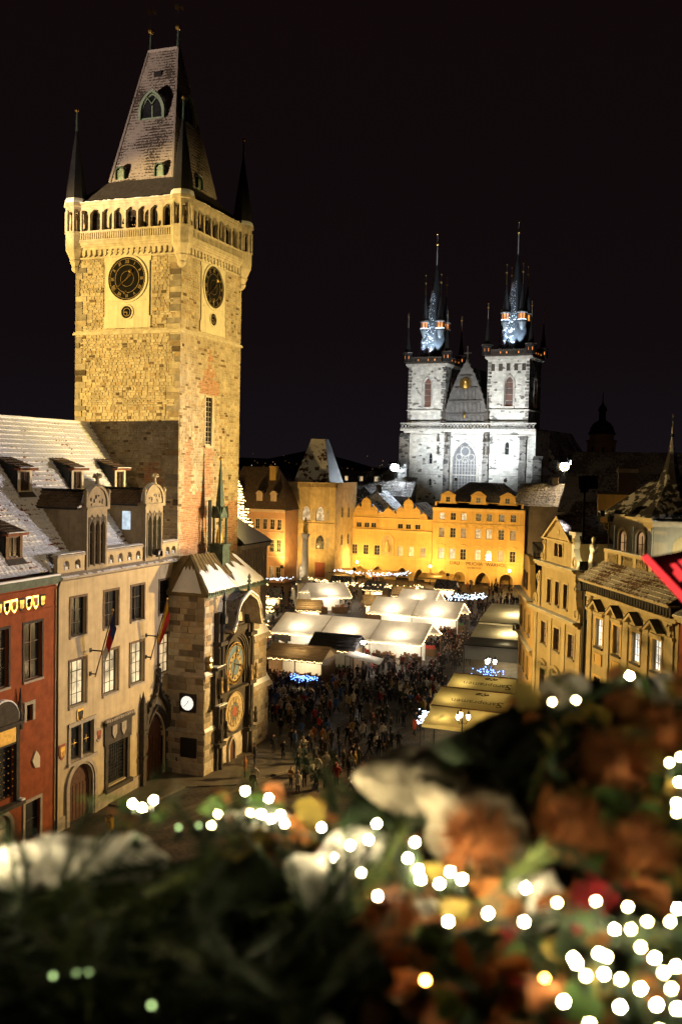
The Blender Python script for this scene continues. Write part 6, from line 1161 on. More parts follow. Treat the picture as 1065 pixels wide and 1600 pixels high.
# palace with pedimented windows
L2 = 13.4
w4 = [(2.12, 12.55, 1.15, 1.95), (5.05, 12.55, 1.15, 1.95), (7.9, 12.6, 1.15, 1.95), (10.8, 12.65, 1.15, 1.95)]; w3 = [(u, 8.2, 1.15, 2.2) for u, *_ in w4]; w3b = [(u, 4.0, 1.15, 2.2) for u, *_ in w4]
r2 = rhouse('baroque_palace', 'cream palace with four pedimented windows and a snowy tiled eave', (72.75, 8.05, 0), A2, L2, 16.9, 4.4, 'cream_plaster', w4+w3+w3b)
for h, pm in zip(w4, ('pane_pale', 'pane_dim', 'pane_pale', 'pane_pale')): window(r2, F0, *h, 'flat', 3, 4, 'frame_white', pm, .2, sur='ochre_trim', surw=.18, sm='dark_stone')
for h in w3+w3b: window(r2, F0, *h, 'flat', 2, 3, 'frame_white', 'pane_dark', .2, sur='ochre_trim', surw=.18, sm='dark_stone')
for i, h in enumerate(w4):
    u = h[0]; b = MB(); b.ring(F0, [(u-1.0, 15.15), (u, 15.85), (u+1.0, 15.15)], [(u-.7, 15.12), (u, 15.62), (u+.7, 15.12)], .0, .55); b.fbox(F0, u-.8, u+.8, 14.75, 14.95, 0, .2); pd = b.build('pediment', 'cream_trim', r2); b = MB(); b.add([F0.p(u-1.05, 15.17, .58), F0.p(u, 15.9, .58), F0.p(u+1.05, 15.17, .58), F0.p(u-1.05, 15.17, 0), F0.p(u, 15.9, 0), F0.p(u+1.05, 15.17, 0)], [(0, 1, 4, 3), (1, 2, 5, 4)]); b.build('pediment_roof', 'slate', pd)
    b = MB(); b.fbox(F0, u-.65, u+.65, 11.3, 12.1, 0, .06); b.ring(F0, [(u-.65, 11.3), (u-.65, 12.1), (u+.65, 12.1), (u+.65, 11.3), (u-.65, 11.3)], [(u-.52, 11.42), (u-.52, 11.98), (u+.52, 11.98), (u+.52, 11.42), (u-.52, 11.42)], .06, .1); b.build('apron_panel', 'ochre_plaster', r2)
for i in range(5): u = (.55, 3.55, 6.45, 9.35, 12.6)[i]; b = MB(); b.fbox(F0, u-.38, u+.38, 2, 15.5, 0, .1); pl_ = b.build('pilaster', 'cream_trim', r2)
for u in (.55, 12.6):
    b = MB(); b.fbox(F0, u-.48, u+.48, 14.9, 15.1, 0, .22); b.fbox(F0, u-.48, u+.48, 15.85, 16.0, 0, .25)
    for i in range(7): b.ball(F0.p(u+random.uniform(-.3, .3), random.uniform(15.15, 15.8), .12), random.uniform(.12, .2), 6, 4)
    b.build('capital', 'cream_trim', r2)
b = MB(); b.fbox(F0, 0, L2, 16.0, 16.2, 0, .2); b.fbox(F0, 0, L2, 16.2, 16.95, .0, .06); b.fbox(F0, -.1, L2+.1, 16.95, 17.1, 0, .75); fz = b.build('frieze', 'cream_trim', r2)
for i in range(34): u = .2+(L2-.4)*i/33; b = MB(); b.prism(F0, [(u-.13, 16.95), (u-.09, 16.45), (u, 16.3), (u+.09, 16.45), (u+.13, 16.95)], .06, .5); b.build('bracket', 'dark_stone', fz)
b = MB(); tiles(b, (-.2, -.85, 17.1), (L2+.15, -.85, 17.1), (-.2, 1.1, 18.35), (L2+.15, 1.1, 18.35), 6, 34, .05, .05, 4); b.build('eave_roof', 'snow_eave', r2)
b = MB(); b.tube([(-.25, -.12, 0), (-.25, -.12, 16.2), (-.1, -.6, 16.9)], .1, 8); b.build('downpipe', 'iron', r2); b = MB(); b.box(-.55, .05, -.6, -.05, 16.2, 16.7); b.build('rain_hopper', 'iron', r2)
# terrace balustrade above the eave
b = MB(); b.fbox(Fr((0, 1.2, 0)), .0, L2, 18.0, 18.25, -.2, .12); b.fbox(Fr((0, 1.2, 0)), 0, L2, 19.05, 19.25, -.2, .15)
for u in (.3, 2.6, 4.9, 7.2, 9.5, 11.8, 13.1): b.fbox(Fr((0, 1.2, 0)), u-.25, u+.25, 18.2, 19.1, -.18, .1)
bl_ = b.build('terrace_balustrade', 'cream_trim', r2)
for i in range(40):
    u = .7+12.0*i/39
    if all(abs(u-q) > .38 for q in (.3, 2.6, 4.9, 7.2, 9.5, 11.8, 13.1)): b = MB(); b.lathe((u, 1.2, 0), [(.1, 18.25), (.07, 18.35), (.13, 18.55), (.06, 18.85), (.1, 19.05)], 6); b.build('baluster', 'cream_trim', bl_)
snow_strip(r2, Fr((0, 1.2, 0)), 0, L2, 19.25, -.15, .12)
# orange red neighbour at the picture edge
r3 = rhouse('brick_red_house', 'brownish red house front past the palace at the right edge', (61.0, 1.5, 0), A2, 9, 16.5, 8, 'red_plaster', [(2.2, 12.3, 1.2, 2.2), (4.8, 12.3, 1.2, 2.2), (2.2, 8, 1.2, 2.2)])
for h in ((2.2, 12.3, 1.2, 2.2), (4.8, 12.3, 1.2, 2.2), (2.2, 8, 1.2, 2.2)): window(r3, F0, *h, 'flat', 2, 3, 'frame_white', 'pane_dark', .18, sur='ochre_trim', surw=.2)
cornice(r3, F0, 0, 9, 16.5, .5); cornice(r3, F0, 0, 9, 11.3, .3)
hip_roof(r3, 9, 8, 16.6, 4, 2, 'roof_thin_snow')
# far narrow house in the corner of the square
r0 = rhouse('corner_house', 'tall narrow ochre house front seen edge on behind the baroque gable', (93.2, 16.6, 0), R(196), 11.2, 13.7, 8, 'ochre_plaster', [(u, v, 1.3, 1.75) for v in (3.2, 7.0, 10.6) for u in (2.2, 5.2, 8.3)])
for v in (3.2, 7.0, 10.6):
    for u in (2.2, 5.2, 8.3): window(r0, F0, u, v, 1.3, 1.75, 'flat', 2, 3, 'frame_brown', 'pane_dark', .18, sur='ochre_trim', surw=.2)
cornice(r0, F0, -.1, 11.2, 13.75, .6, 'ochre_trim'); cornice(r0, F0, -.1, 11.2, 9.6, .3, 'ochre_trim')
b = MB(); b.prism(F0, [(1.6, 13.8), (9.6, 13.8), (8.6, 15.2), (8.2, 16.6), (7, 17.2), (4.2, 17.2), (3, 16.6), (2.6, 15.2)], -.4, .05); b.build('gable', 'ochre_plaster', r0)
for u in (4.6, 6.6): window(r0, F0, u, 14.3, 1.0, 1.5, 'flat', 2, 2, 'frame_brown', 'pane_dark', -.12, False, sur=None, name='gable_window')
b = MB(); b.add([(1.8, .4, 13.8), (9.4, .4, 13.8), (5.6, .4, 18.4), (1.8, 9, 13.8), (9.4, 9, 13.8), (5.6, 9, 18.4)], [(0, 2, 5, 3), (1, 4, 5, 2), (0, 1, 2)]); b.build('roof', 'roof_thin_snow', r0)
# turreted pavilion on the terrace, bell shaped roof with a needle
pa = thing('roof_pavilion', 'cream terrace pavilion with arched windows and a pointed bell roof', 'pavilion', (80.28, 7.37, 0), math.atan2(3.97-7.37, 77.29-80.28)); PW = 4.53
hs = [(1.35, 17.3, .95, 3.0, 'round'), (3.2, 17.3, .95, 3.0, 'round')]
b = MB(); b.wall(F0, 0, PW, 15, 21.3, hs, .3); b.box(.05, PW-.05, .5, 5, 15, 21.2)
sd = Fr((PW, 0, 0), R(42)); b.wall(sd, 0, 6, 15, 21.0, [], .3); b.build('wall', 'cream_plaster', pa)
for h in hs: window(pa, F0, *h, 2, 3, 'frame_brown', 'pane_dim', .22, sur='ochre_trim', surw=.2, sm='stone_trim')
for u in (.3, 2.28, 4.25): b = MB(); b.fbox(F0, u-.22, u+.22, 15, 20.6, 0, .1); b.build('pilaster', 'cream_trim', pa)
b = MB(); b.prism(sd, [(2.2+x, 17.2+y) for x, y in arch(1.7, 2.9, 'round')][::-1], 0, .05); b.build('blind_arch', 'ochre_plaster', pa)
cornice(pa, F0, -.3, PW+.2, 21.4, .6); cornice(pa, sd, -.1, 6, 21.1, .5)
b = MB(); b.lathe((PW*.78, 2.6, 0), [(3.6, 21.4), (3.4, 21.7), (2.7, 22.3), (1.8, 23.0), (1.1, 23.8), (.7, 24.8), (.35, 26.0), (.1, 27.3), (.03, 29.2)], 8, R(22.5)); b.build('roof', 'snow_dark', pa)
b = MB(); b.add([(-.6, -.5, 21.45), (PW, -.5, 21.45), (PW, 3, 24.3), (1.5, 2.5, 24.0), (-.6, 5, 21.45)], [(0, 1, 2, 3), (0, 3, 4)]); b.build('roof_slope', 'snow_dark', pa)
b = MB(); b.ball((PW*.78, 2.6, 27.6), .16, 8, 5); b.build('finial_ball', 'iron', pa)
# parapet and roof statue, overlit by a floodlight
st_ = thing('roof_statue', 'brightly lit stone statue on the terrace balustrade', 'statue', (74.0, 7.95, 17.6))
b = MB(); b.box(-.4, .4, -.4, .4, -3.6, .5); b.build('pedestal', 'white_paint', st_)
b = MB(); b.lathe((0, 0, 0), [(.32, .5), (.38, .65), (.3, 1.1), (.24, 1.3), (.34, 1.6), (.28, 1.85), (.1, 1.95), (.11, 2.02), (.17, 2.15), (.16, 2.32), (.06, 2.42)], 10, 0, 1, .8); b.tube([(.25, 0, 1.75), (.42, -.1, 1.4), (.2, -.3, 1.25)], [.11, .09, .07], 6); b.tube([(-.25, 0, 1.75), (-.4, -.15, 1.45), (-.3, -.35, 1.7)], [.11, .09, .07], 6); b.build('figure', 'white_paint', st_)

floodlight((73.1, 8.5, 18.0), (74.6, 9.0, 19.4), (1, .78, .34), 75, 165, 'small floodlight between the volute and the roof statue', .1, .3, 2.5)
# ------------------------------------------------------------------ market
def fabric(name, col, trans=.5, var=.12):
    m = bpy.data.materials.new(name); m.use_nodes = True; N, L = _n(m); N.remove(N['Principled BSDF']); out = N['Material Output']
    t = N.new('ShaderNodeTexCoord'); no = N.new('ShaderNodeTexNoise'); no.inputs['Scale'].default_value = .9; no.inputs['Detail'].default_value = 5; L.new(t.outputs['Object'], no.inputs['Vector'])
    rp = N.new('ShaderNodeValToRGB'); rp.color_ramp.elements[0].color = (*[c*(1-var*2) for c in col], 1); rp.color_ramp.elements[1].color = (*[min(1, c*(1+var)) for c in col], 1); L.new(no.outputs['Fac'], rp.inputs[0])
    d = N.new('ShaderNodeBsdfDiffuse'); tr = N.new('ShaderNodeBsdfTranslucent'); mx = N.new('ShaderNodeMixShader'); mx.inputs[0].default_value = trans
    bn = N.new('ShaderNodeTexNoise'); bn.inputs['Scale'].default_value = 1.4; bn.inputs['Detail'].default_value = 3; L.new(t.outputs['Object'], bn.inputs['Vector']); bp = N.new('ShaderNodeBump'); bp.inputs['Strength'].default_value = .5; bp.inputs['Distance'].default_value = .15; L.new(bn.outputs['Fac'], bp.inputs['Height']); L.new(bp.outputs[0], d.inputs['Normal']); L.new(bp.outputs[0], tr.inputs['Normal'])
    L.new(rp.outputs[0], d.inputs[0]); L.new(rp.outputs[0], tr.inputs[0]); L.new(d.outputs[0], mx.inputs[1]); L.new(tr.outputs[0], mx.inputs[2]); L.new(mx.outputs[0], out.inputs[0]); M[name] = m
fabric('tent_white', (.76, .69, .57), .55); fabric('tent_cream', (.62, .55, .38), .35); fabric('awning_yellow', (.52, .42, .17), .5); fabric('awning_grey', (.22, .21, .19), .2); fabric('awning_orange', (.65, .42, .14), .4)
mat('goods_red', (.5, .06, .04), .6, .4, 5, .1); mat('goods_brown', (.25, .13, .06), .6, .4, 6, .2); mat('goods_green', (.08, .18, .06), .7, .4, 6, .2)
def canvas_panel(fr_pts, nu=14, nv=8, sag=.08, seed=0):
    """cloth stretched over four corners (eave a,b then ridge c,d): sags a little between its edges"""
    a, b_, c, d = map(Vector, fr_pts); r = random.Random(seed); V = []; nrm = (b_-a).cross(d-a).normalized()
    ph = r.uniform(0, 6)
    for i in range(nu+1):
        for j in range(nv+1):
            s, t = i/nu, j/nv; p = a.lerp(b_, s).lerp(d.lerp(c, s), t); k = math.sin(math.pi*s)*math.sin(math.pi*t); w = .03*math.sin(s*18+ph)*(1-t) + .02*math.sin(s*31+ph*2)*math.sin(math.pi*t)
            V.append(p - Z*(sag*k) + nrm*w)
    return V, [(i*(nv+1)+j, (i+1)*(nv+1)+j, (i+1)*(nv+1)+j+1, i*(nv+1)+j+1) for i in range(nu) for j in range(nv)]
def eave_lights(parent, p, q, n, m='led_warm', r=.045, drop=.12):
    b = MB(); p, q = Vector(p), Vector(q)
    for i in range(n): c = p.lerp(q, (i+.5)/n)+Vector((0, 0, -drop*abs(math.sin(i*.9))-.05+random.uniform(-.03, .03))); b.lathe(c, [(0, -r), (r, 0), (0, r)], 4)
    return tag(b.build('light_string', m, parent), kind='stuff')
def long_tent(label, loc, rz, W, L, segs, eave=2.9, ridge=4.75, fab='tent_white', power=640, col=(1, .85, .62), goods=True):
    """gabled market tent: W across, L along local y; a row of canvas panels on posts, counters with goods below, lamps under the ridge"""
    t = thing('market_tent', label, 'tent', loc, rz, 'white market tents'); mw = Matrix.Translation(loc) @ Matrix.Rotation(rz, 4, 'Z'); sl = L/segs
    for k in range(segs):
        ya, yb = -L/2+k*sl+.04, -L/2+(k+1)*sl-.04
        for s_ in (-1, 1):
            b = MB(); b.smooth = True; P = [(s_*W/2, yb, eave), (s_*W/2, ya, eave), (0, ya, ridge), (0, yb, ridge)]; P = P if s_ < 0 else [P[1], P[0], P[3], P[2]]
            b.add(*canvas_panel(P, seed=k*3+s_)); o = b.build('roof_panel', fab, t)
            b = MB(); b.smooth = True; P2 = [(s_*(W/2+.02), yb, eave-.32), (s_*(W/2+.02), ya, eave-.32), (s_*(W/2+.02), ya, eave), (s_*(W/2+.02), yb, eave)]; b.add(*canvas_panel(P2, 14, 2, 0, k)); b.build('valance', fab, o)
        for s_ in (-1, 1):
            lamp('POINT', 'tent_lamp', mw @ Vector((s_*W*.27, (ya+yb)/2, eave-.35)), col, power, .25)
            b = MB(); b.ball((s_*W*.27, (ya+yb)/2, eave-.1), .16, 8, 5); b.tube([(s_*W*.27, (ya+yb)/2, eave), (s_*W*.27, (ya+yb)/2, eave+.85)], .02, 4); b.build('bulb', 'lamp_bulb', t)
    for k in range(segs+1):
        y = max(-L/2+.1, min(L/2-.1, -L/2+k*sl))
        for s_ in (-1, 1): b = MB(); b.tube([(s_*(W/2-.1), y, 0), (s_*(W/2-.1), y, eave)], .06, 6); b.build('post', 'wood', t)
        b = MB(); b.tube([(-W/2+.1, y, eave-.03), (0, y, ridge-.06), (W/2-.1, y, eave-.03)], .05, 5); b.build('rafter', 'wood', t)
    for s_ in (-1, 1): eave_lights(t, (s_*(W/2+.08), -L/2, eave-.2), (s_*(W/2+.08), L/2, eave-.2), int(L*5))
    eave_lights(t, (-W/2, -L/2-.05, eave-.05), (0, -L/2-.05, ridge), int(W*2.5)); eave_lights(t, (W/2, -L/2-.05, eave-.05), (0, -L/2-.05, ridge), int(W*2.5))
    if goods:
        r = random.Random(int(L*10))
        n = max(2, int(L/3.2))
        for s_ in (-1, 1):
            for i in range(n):
                y = -L/2+L*(i+.5)/n; b = MB(); b.box(s_*(W/2-1.2)-.45, s_*(W/2-1.2)+.45, y-1.3, y+1.3, 0, 1.0); c = b.build('counter', 'wood', t)
                b = MB()
                for k in range(14): x_, y_ = s_*(W/2-1.2)+r.uniform(-.35, .35), y+r.uniform(-1.2, 1.2); h = r.uniform(.1, .45); b.box(x_-.1, x_+.1, y_-.1, y_+.1, 1.0, 1.0+h)
                tag(b.build('goods', r.choice(['goods_red', 'goods_brown', 'goods_green', 'white_paint']), c), kind='stuff')
        b = MB(); b.box(-.08, .08, -L/2+.9, L/2-.9, 0, 2.2); b.build('back_wall', 'white_paint', t)
    return t
emit('lamp_bulb', (1, .9, .72), 25)
long_tent('longest white market tent, three roof panels, nearest the clock tower', (122.4, 43.0, 0), R(-1.5), 8.8, 20.6, 3)
long_tent('white market tent of two panels behind the longest tent', (143.7, 40.6, 0), R(-2), 7.2, 13.8, 2)
long_tent('short single panel white tent behind the two panel tent', (155.0, 43.6, 0), R(-2), 6.6, 6.4, 1)
long_tent('single white tent beside the tall stone column', (156.0, 60.6, 0), R(38), 8.0, 7.0, 1)
# wooden huts
def hut(label, loc, rz, W, D, h, rise, roofm, front='x', power=90, fab=None, group='wooden market huts'):
    """timber stall: plank walls, open lit front with counter, pitched roof with eave lights"""
    t = thing('market_hut', label, 'hut', loc, rz, group); mw = Matrix.Translation(loc) @ Matrix.Rotation(rz, 4, 'Z')
    b = MB(); b.fbox(F0, -W/2, W/2, 0, .95, -.1, 0); b.box(-W/2, W/2, D-.1, D, 0, h); b.box(-W/2, -W/2+.1, .1, D-.1, 0, h); b.box(W/2-.1, W/2, .1, D-.1, 0, h); b.fbox(F0, -W/2, W/2, h-.4, h, -.1, 0); b.build('wall', 'wood', t)
    b = MB(); b.box(-W/2+.12, W/2-.12, D-.2, D-.12, .3, h-.1); b.build('bounce_panel', 'white_paint', t)  # pale reflecting panel, added so the open front looks brightly lit
    b = MB(); b.fbox(F0, -W/2-.05, W/2+.05, .95, 1.02, -.5, .2); c = b.build('counter', 'wood', t)
    b = MB(); r = random.Random(int(W*31+loc[0]))
    for i in range(int(W*5)): x = r.uniform(-W/2+.2, W/2-.2); hh = r.uniform(.1, .4); b.fbox(F0, x-.08, x+.08, 1.02, 1.02+hh, -.4, -.2)
    tag(b.build('goods', r.choice(['goods_red', 'goods_brown', 'goods_green']), c), kind='stuff')
    for x in (-W/2+.05, 0, W/2-.05): b = MB(); b.fbox(F0, x-.05, x+.05, .95, h-.4, -.1, -.002); b.build('post', 'wood', t)
    b = MB(); tiles(b, (-W/2-.3, -.5, h+.02), (W/2+.3, -.5, h+.02), (-W/2-.3, D*.5, h+rise), (W/2+.3, D*.5, h+rise), 5, max(3, int(W/.9)), .03, .05, 2); b.add([(-W/2-.3, D*.5, h+rise), (W/2+.3, D*.5, h+rise), (W/2+.3, D+.4, h), (-W/2-.3, D+.4, h), (-W/2, 0, h), (W/2, 0, h), (-W/2, D*.5, h+rise-.05), (W/2, D*.5, h+rise-.05), (-W/2, D, h), (W/2, D, h)], [(0, 1, 2, 3), (4, 6, 8), (5, 9, 7)]); b.row += [0.0]*10
    b.build('roof', roofm, t)
    lamp('POINT', 'hut_lamp', mw @ Vector((0, D*.35, h-.35)), (1, .76, .42), power, .12); b = MB(); b.ball((0, D*.35, h-.2), .09, 6, 4); b.build('bulb', 'lamp_bulb', t)
    eave_lights(t, (-W/2-.3, -.52, h-.02), (W/2+.3, -.52, h-.02), int(W*5)); return t
fabric('roof_brown', (.34, .24, .13), .25)
hut('low brown roofed hut with a bright open front, nearest the clock bay', (102.5, 43.3, 0), W_, 6.6, 4.2, 2.9, 1.2, 'roof_brown', power=700)
hut('dark roofed hut behind the low brown hut', (108.2, 41.0, 0), W_, 5.4, 4.0, 3.2, 1.5, 'slate', power=50)
for i, (x, y, a, lb) in enumerate(((150, 49.5, -60, 'small gabled hut between the white tents'), (163, 49, -80, 'small hut with lights under the school arches'), (168, 56, -95, 'little timber hut in the middle of the far market'), (172, 64, -90, 'timber hut just right of the stone column'), (140, 57, -75, 'timber hut left of the two panel tent'), (150, 68, -60, 'timber hut left of the stone column'), (176, 45, -90, 'timber hut in front of the orange palace'))): hut(lb, (x, y, 0), R(a), 3.4, 2.8, 2.5, 1.4, rr.choice(['roof_thin_snow', 'roof_brown']), power=1000)
# white canopy with a glaring work lamp
t = thing('white_canopy', 'small white canopy under a glaring lamp among the crowd', 'canopy', (107.2, 36.6, 0), R(10))
b = MB(); b.smooth = True; b.add(*canvas_panel([(-1.8, -2, 2.4), (1.8, -2, 2.4), (1.8, 2, 3.2), (-1.8, 2, 3.2)])); b.build('cloth', 'tent_white', t)
for x, y, h in ((-1.75, -1.95, 2.4), (1.75, -1.95, 2.4), (1.75, 1.95, 3.2), (-1.75, 1.95, 3.2)): b = MB(); b.tube([(x, y, 0), (x, y, h)], .04, 6); b.build('post', 'iron', t)
b = MB(); b.box(-1.5, 1.5, -2.6, -1.6, 0, 1.0); b.build('counter', 'white_paint', t)
def street_lamp(label, loc, heads, hz, m='lamp_white', col=(1, .9, .74), power=300, arm=.5, group='street lamps on the square', r=.16, cage=True):
    t = thing('street_lamp', label, 'street lamp', loc, 0, group); b = MB(); b.lathe((0, 0, 0), [(.22, 0), (.24, .15), (.14, .4), (.09, .6), (.07, hz*.5), (.1, hz*.52), (.06, hz*.55), (.05, hz)], 10); b.build('post', 'iron', t)
    for i in range(heads):
        a = 2*math.pi*i/heads+.5; x, y = (arm*math.cos(a), arm*math.sin(a)) if heads > 1 else (0, 0)
        if heads > 1: b = MB(); b.tube([(0, 0, hz-.35), (x*.6, y*.6, hz-.45), (x, y, hz-.1)], .03, 5); b.build('arm', 'iron', t)
        b = MB(); b.lathe((x, y, hz), [(r*.5, -.05), (r, .15), (r*.8, .38), (r*.4, .42)], 8); b.build('lamp_glass', m, t); b = MB(); b.lathe((x, y, hz), [(r*1.15, .40), (r*.5, .55), (.03, .68), (0, .8)], 8); b.build('lamp_cap', 'iron', t)
        lamp('POINT', 'lamp_light', (loc[0]+x, loc[1]+y, loc[2]+hz+.15+(.45 if not cage else 0)), col, power, r)
    return t
street_lamp('tall pole with a single glaring white lamp over the canopy', (108.9, 37.4, 0), 1, 4.0, col=(1, .95, .86), power=4200, r=.3)
street_lamp('three armed street lamp in the dark crowd before the grey awning', (101.4, 20.9, 0), 3, 4.6, power=60)
street_lamp('three armed street lamp in front of the yellow beer awnings', (78.8, 18.4, 0), 3, 4.4, 'lamp_warm', (1, .75, .4), 70)
# restaurant awnings with beer lettering
mat('lettering_dark', (.10, .06, .01), .8, .2, 3, 0)
def beer_awning(label, x, y0_, y1_, dx, text, zr=4.0, ze=3.15, fab='awning_yellow', power=95):
    L = y1_-y0_; t = thing('awning', label, 'awning', (x, (y0_+y1_)/2, 0), R(-2), 'yellow restaurant awnings'); mw = Matrix.Translation(t.location) @ Matrix.Rotation(R(-2), 4, 'Z')
    for s_ in (-1, 1):
        b = MB(); b.smooth = True; P = [(s_*dx, L/2, ze), (s_*dx, -L/2, ze), (0, -L/2, zr), (0, L/2, zr)]; P = P if s_ < 0 else [P[1], P[0], P[3], P[2]]; b.add(*canvas_panel(P, sag=.05)); b.build('canvas', fab, t)
        b = MB(); b.smooth = True; P = [(s_*dx, L/2, ze-.35), (s_*dx, -L/2, ze-.35), (s_*dx, -L/2, ze), (s_*dx, L/2, ze)]; b.add(*canvas_panel(P, 14, 2, 0)); b.build('valance', fab, t)
    b = MB(); b.tube([(0, -L/2-.1, zr+.04), (0, L/2+.1, zr+.04)], .06, 6); b.build('ridge_beam', 'wood', t)
    for yy in (-L/2+.2, L/2-.2): b = MB(); b.tube([(0, yy, 0), (0, yy, zr)], .06, 6); b.build('post', 'iron', t)
    if text:
        nrm = Vector((-(zr-ze), 0, dx)).normalized(); up = Vector((dx, 0, zr-ze)).normalized(); rt = Vector((0, -1, 0))
        def on(u, v): return Matrix(((-rt.x, nrm.x*-1, -up.x, 0), (-rt.y, -nrm.y, -up.y, 0), (-rt.z, -nrm.z, -up.z, 0), (0, 0, 0, 1))), Vector((-dx, 0, ze)).lerp(Vector((0, 0, zr)), v)+rt*u+nrm*.07
        m_, p_ = on(.3, .36); me = text_mesh(text, .95, .004); me.materials.clear(); me.materials.append(M['lettering_dark'])
        put('lettering', me, t, Matrix.Translation(p_) @ m_)
        m_, p_ = on(2.6, .36); me = text_mesh('S', 1.5, .004); me.materials.clear(); me.materials.append(M['lettering_dark']); put('lettering', me, t, Matrix.Translation(p_) @ m_)
        m_, p_ = on(.6, .78); b = MB(); b.disc(F0, 0, 0, .5, 0, .006, 18, .42); b.disc(F0, 0, 0, .24, 0, .006, 14, .16)
        for a in range(5): b.tube([(.2*math.cos(a*1.26), 0, .2*math.sin(a*1.26)), (.5*math.cos(a*1.26+.5), 0, .5*math.sin(a*1.26+.5))], .04, 4)
        b.build('emblem', 'lettering_dark', t, Matrix.Translation(p_) @ m_ @ Matrix.Diagonal((1.3, 1, .55, 1)))
    lamp('POINT', 'awning_lamp', mw @ Vector((-dx*.5, L*.30, ze-.5)), (1, .80, .42), power*2, .12); lamp('POINT', 'awning_lamp', mw @ Vector((-.2, -L*.2, ze-.7)), (1, .80, .42), power*1.6, .12)
    for yy in (L*.30, -L*.2): b = MB(); b.ball((-dx*.5 if yy > 0 else -.2, yy, ze-.2), .08, 6, 4); b.build('bulb', 'lamp_bulb', t)
    return t
beer_awning('yellow beer awning with inverted lettering, farthest of the three', 97.6, 17.0, 23.8, 2.7, 'taropramen'); beer_awning('yellow beer awning with inverted lettering, middle of the three', 91.0, 16.2, 23.4, 3.6, 'taropramen', 4.0, 3.0); beer_awning('plain yellow awning nearest the garland', 83.5, 15.6, 22.2, 3.0, None)
def big_awning(label, x, y, W, D, zf, zb, fab, val, power):
    t = thing('awning', label, 'awning', (x, y, 0), W_, 'restaurant awnings by the corner house'); b = MB(); b.smooth = True; b.add(*canvas_panel([(-W/2, 0, zf), (W/2, 0, zf), (W/2, D, zb), (-W/2, D, zb)], sag=.06)); b.build('canvas', fab, t)
    b = MB(); b.smooth = True; b.add(*canvas_panel([(-W/2, 0, zf-val), (W/2, 0, zf-val), (W/2, 0, zf), (-W/2, 0, zf)], 18, 3, 0)); b.build('valance', fab, t); b = MB(); b.tube([(-W/2, 0, zf), (W/2, 0, zf)], .05, 5); b.build('front_bar', 'iron', t)
    for u in (-W/2+.1, W/2-.1): b = MB(); b.tube([(u, .05, 0), (u, .05, zf)], .05, 6); b.build('post', 'iron', t)
    lamp('POINT', 'awning_lamp', (x+D*.5, y, zf-.3), (1, .82, .45), power, .15); b = MB(); b.ball((0, D*.5, zf-.1), .09, 6, 4); b.build('bulb', 'lamp_bulb', t)
big_awning('dark grey awning with a deep front valance', 116.5, 22.6, 9.4, 3.6, 3.5, 3.9, 'awning_grey', 1.7, 160); big_awning('cream awning just behind the dark grey awning', 121.5, 23.2, 9.0, 4.5, 3.6, 4.6, 'tent_cream', .4, 1200); big_awning('pale cream awning farthest along the corner house', 134, 25.2, 8.6, 9, 3.6, 5.0, 'tent_cream', .4, 1500)
for i, (y, w, lb) in enumerate(((71, 7.5, 'ochre awning over the left arcade arches'), (63.0, 6.5, 'ochre awning over the middle arcade arches'), (52.0, 7.0, 'ochre awning at the foot of the orange palace'))): big_awning(lb, 194.0, y, w, 4, 2.0, 2.7, 'awning_orange', .3, 260)
# coloured light decorations
def light_swag(label, p, q, n, m, sag, name='light_garland', spread=.3):
    t = thing(name, label, 'light string', p, 0, 'coloured light decorations'); p, q = Vector(p), Vector(q); b = MB(); k = 12
    pts = [(q-p)*(i/k)-Z*(sag*4*(i/k)*(1-i/k)) for i in range(k+1)]; b.tube(pts, .02, 4); b.build('cable', 'iron', t); b = MB()
    for i in range(n): s_ = random.random(); c = (q-p)*s_-Z*(sag*4*s_*(1-s_))+Vector((random.gauss(0, spread), random.gauss(0, spread), random.gauss(-.1, spread*.6))); b.lathe(c, [(0, -.06), (.06, 0), (0, .06)], 4)
    tag(b.build('bulb', m, t), kind='stuff')
    for e_ in (Vector((0, 0, 0)), q-p): b = MB(); b.tube([e_, (e_.x, e_.y, -p.z)], .03, 5); b.build('post', 'iron', t)
light_swag('cluster of blue lights over the crowd by the low hut', (97.0, 41.3, 2.3), (97.3, 38.6, 2.2), 80, 'led_blue', .1, spread=.22); light_swag('white light strings near the orange palace arches', (160, 40.5, 3.4), (160, 34.5, 3.9), 110, 'led_ice', .3, spread=.45); light_swag('bluish lights round the three armed lamp', (101.0, 22.0, 3.9), (101.5, 19.8, 3.9), 46, 'led_blue', .1, spread=.4); light_swag('string of white lights before the school arches', (190, 72, 3.2), (190, 56, 3.4), 130, 'led_ice', .5); light_swag('warm light string across the far market', (170, 70, 3.6), (168, 47, 3.6), 160, 'led_warm', .5); light_swag('ice white lights beside the yellow awnings', (86.5, 23.7, 3.0), (82.5, 22.9, 2.8), 44, 'led_ice', .2, spread=.2); light_swag('string of lights by the dark doorway of the rococo house', (170, 82, 3.2), (172, 74, 3.2), 80, 'led_ice', .4)
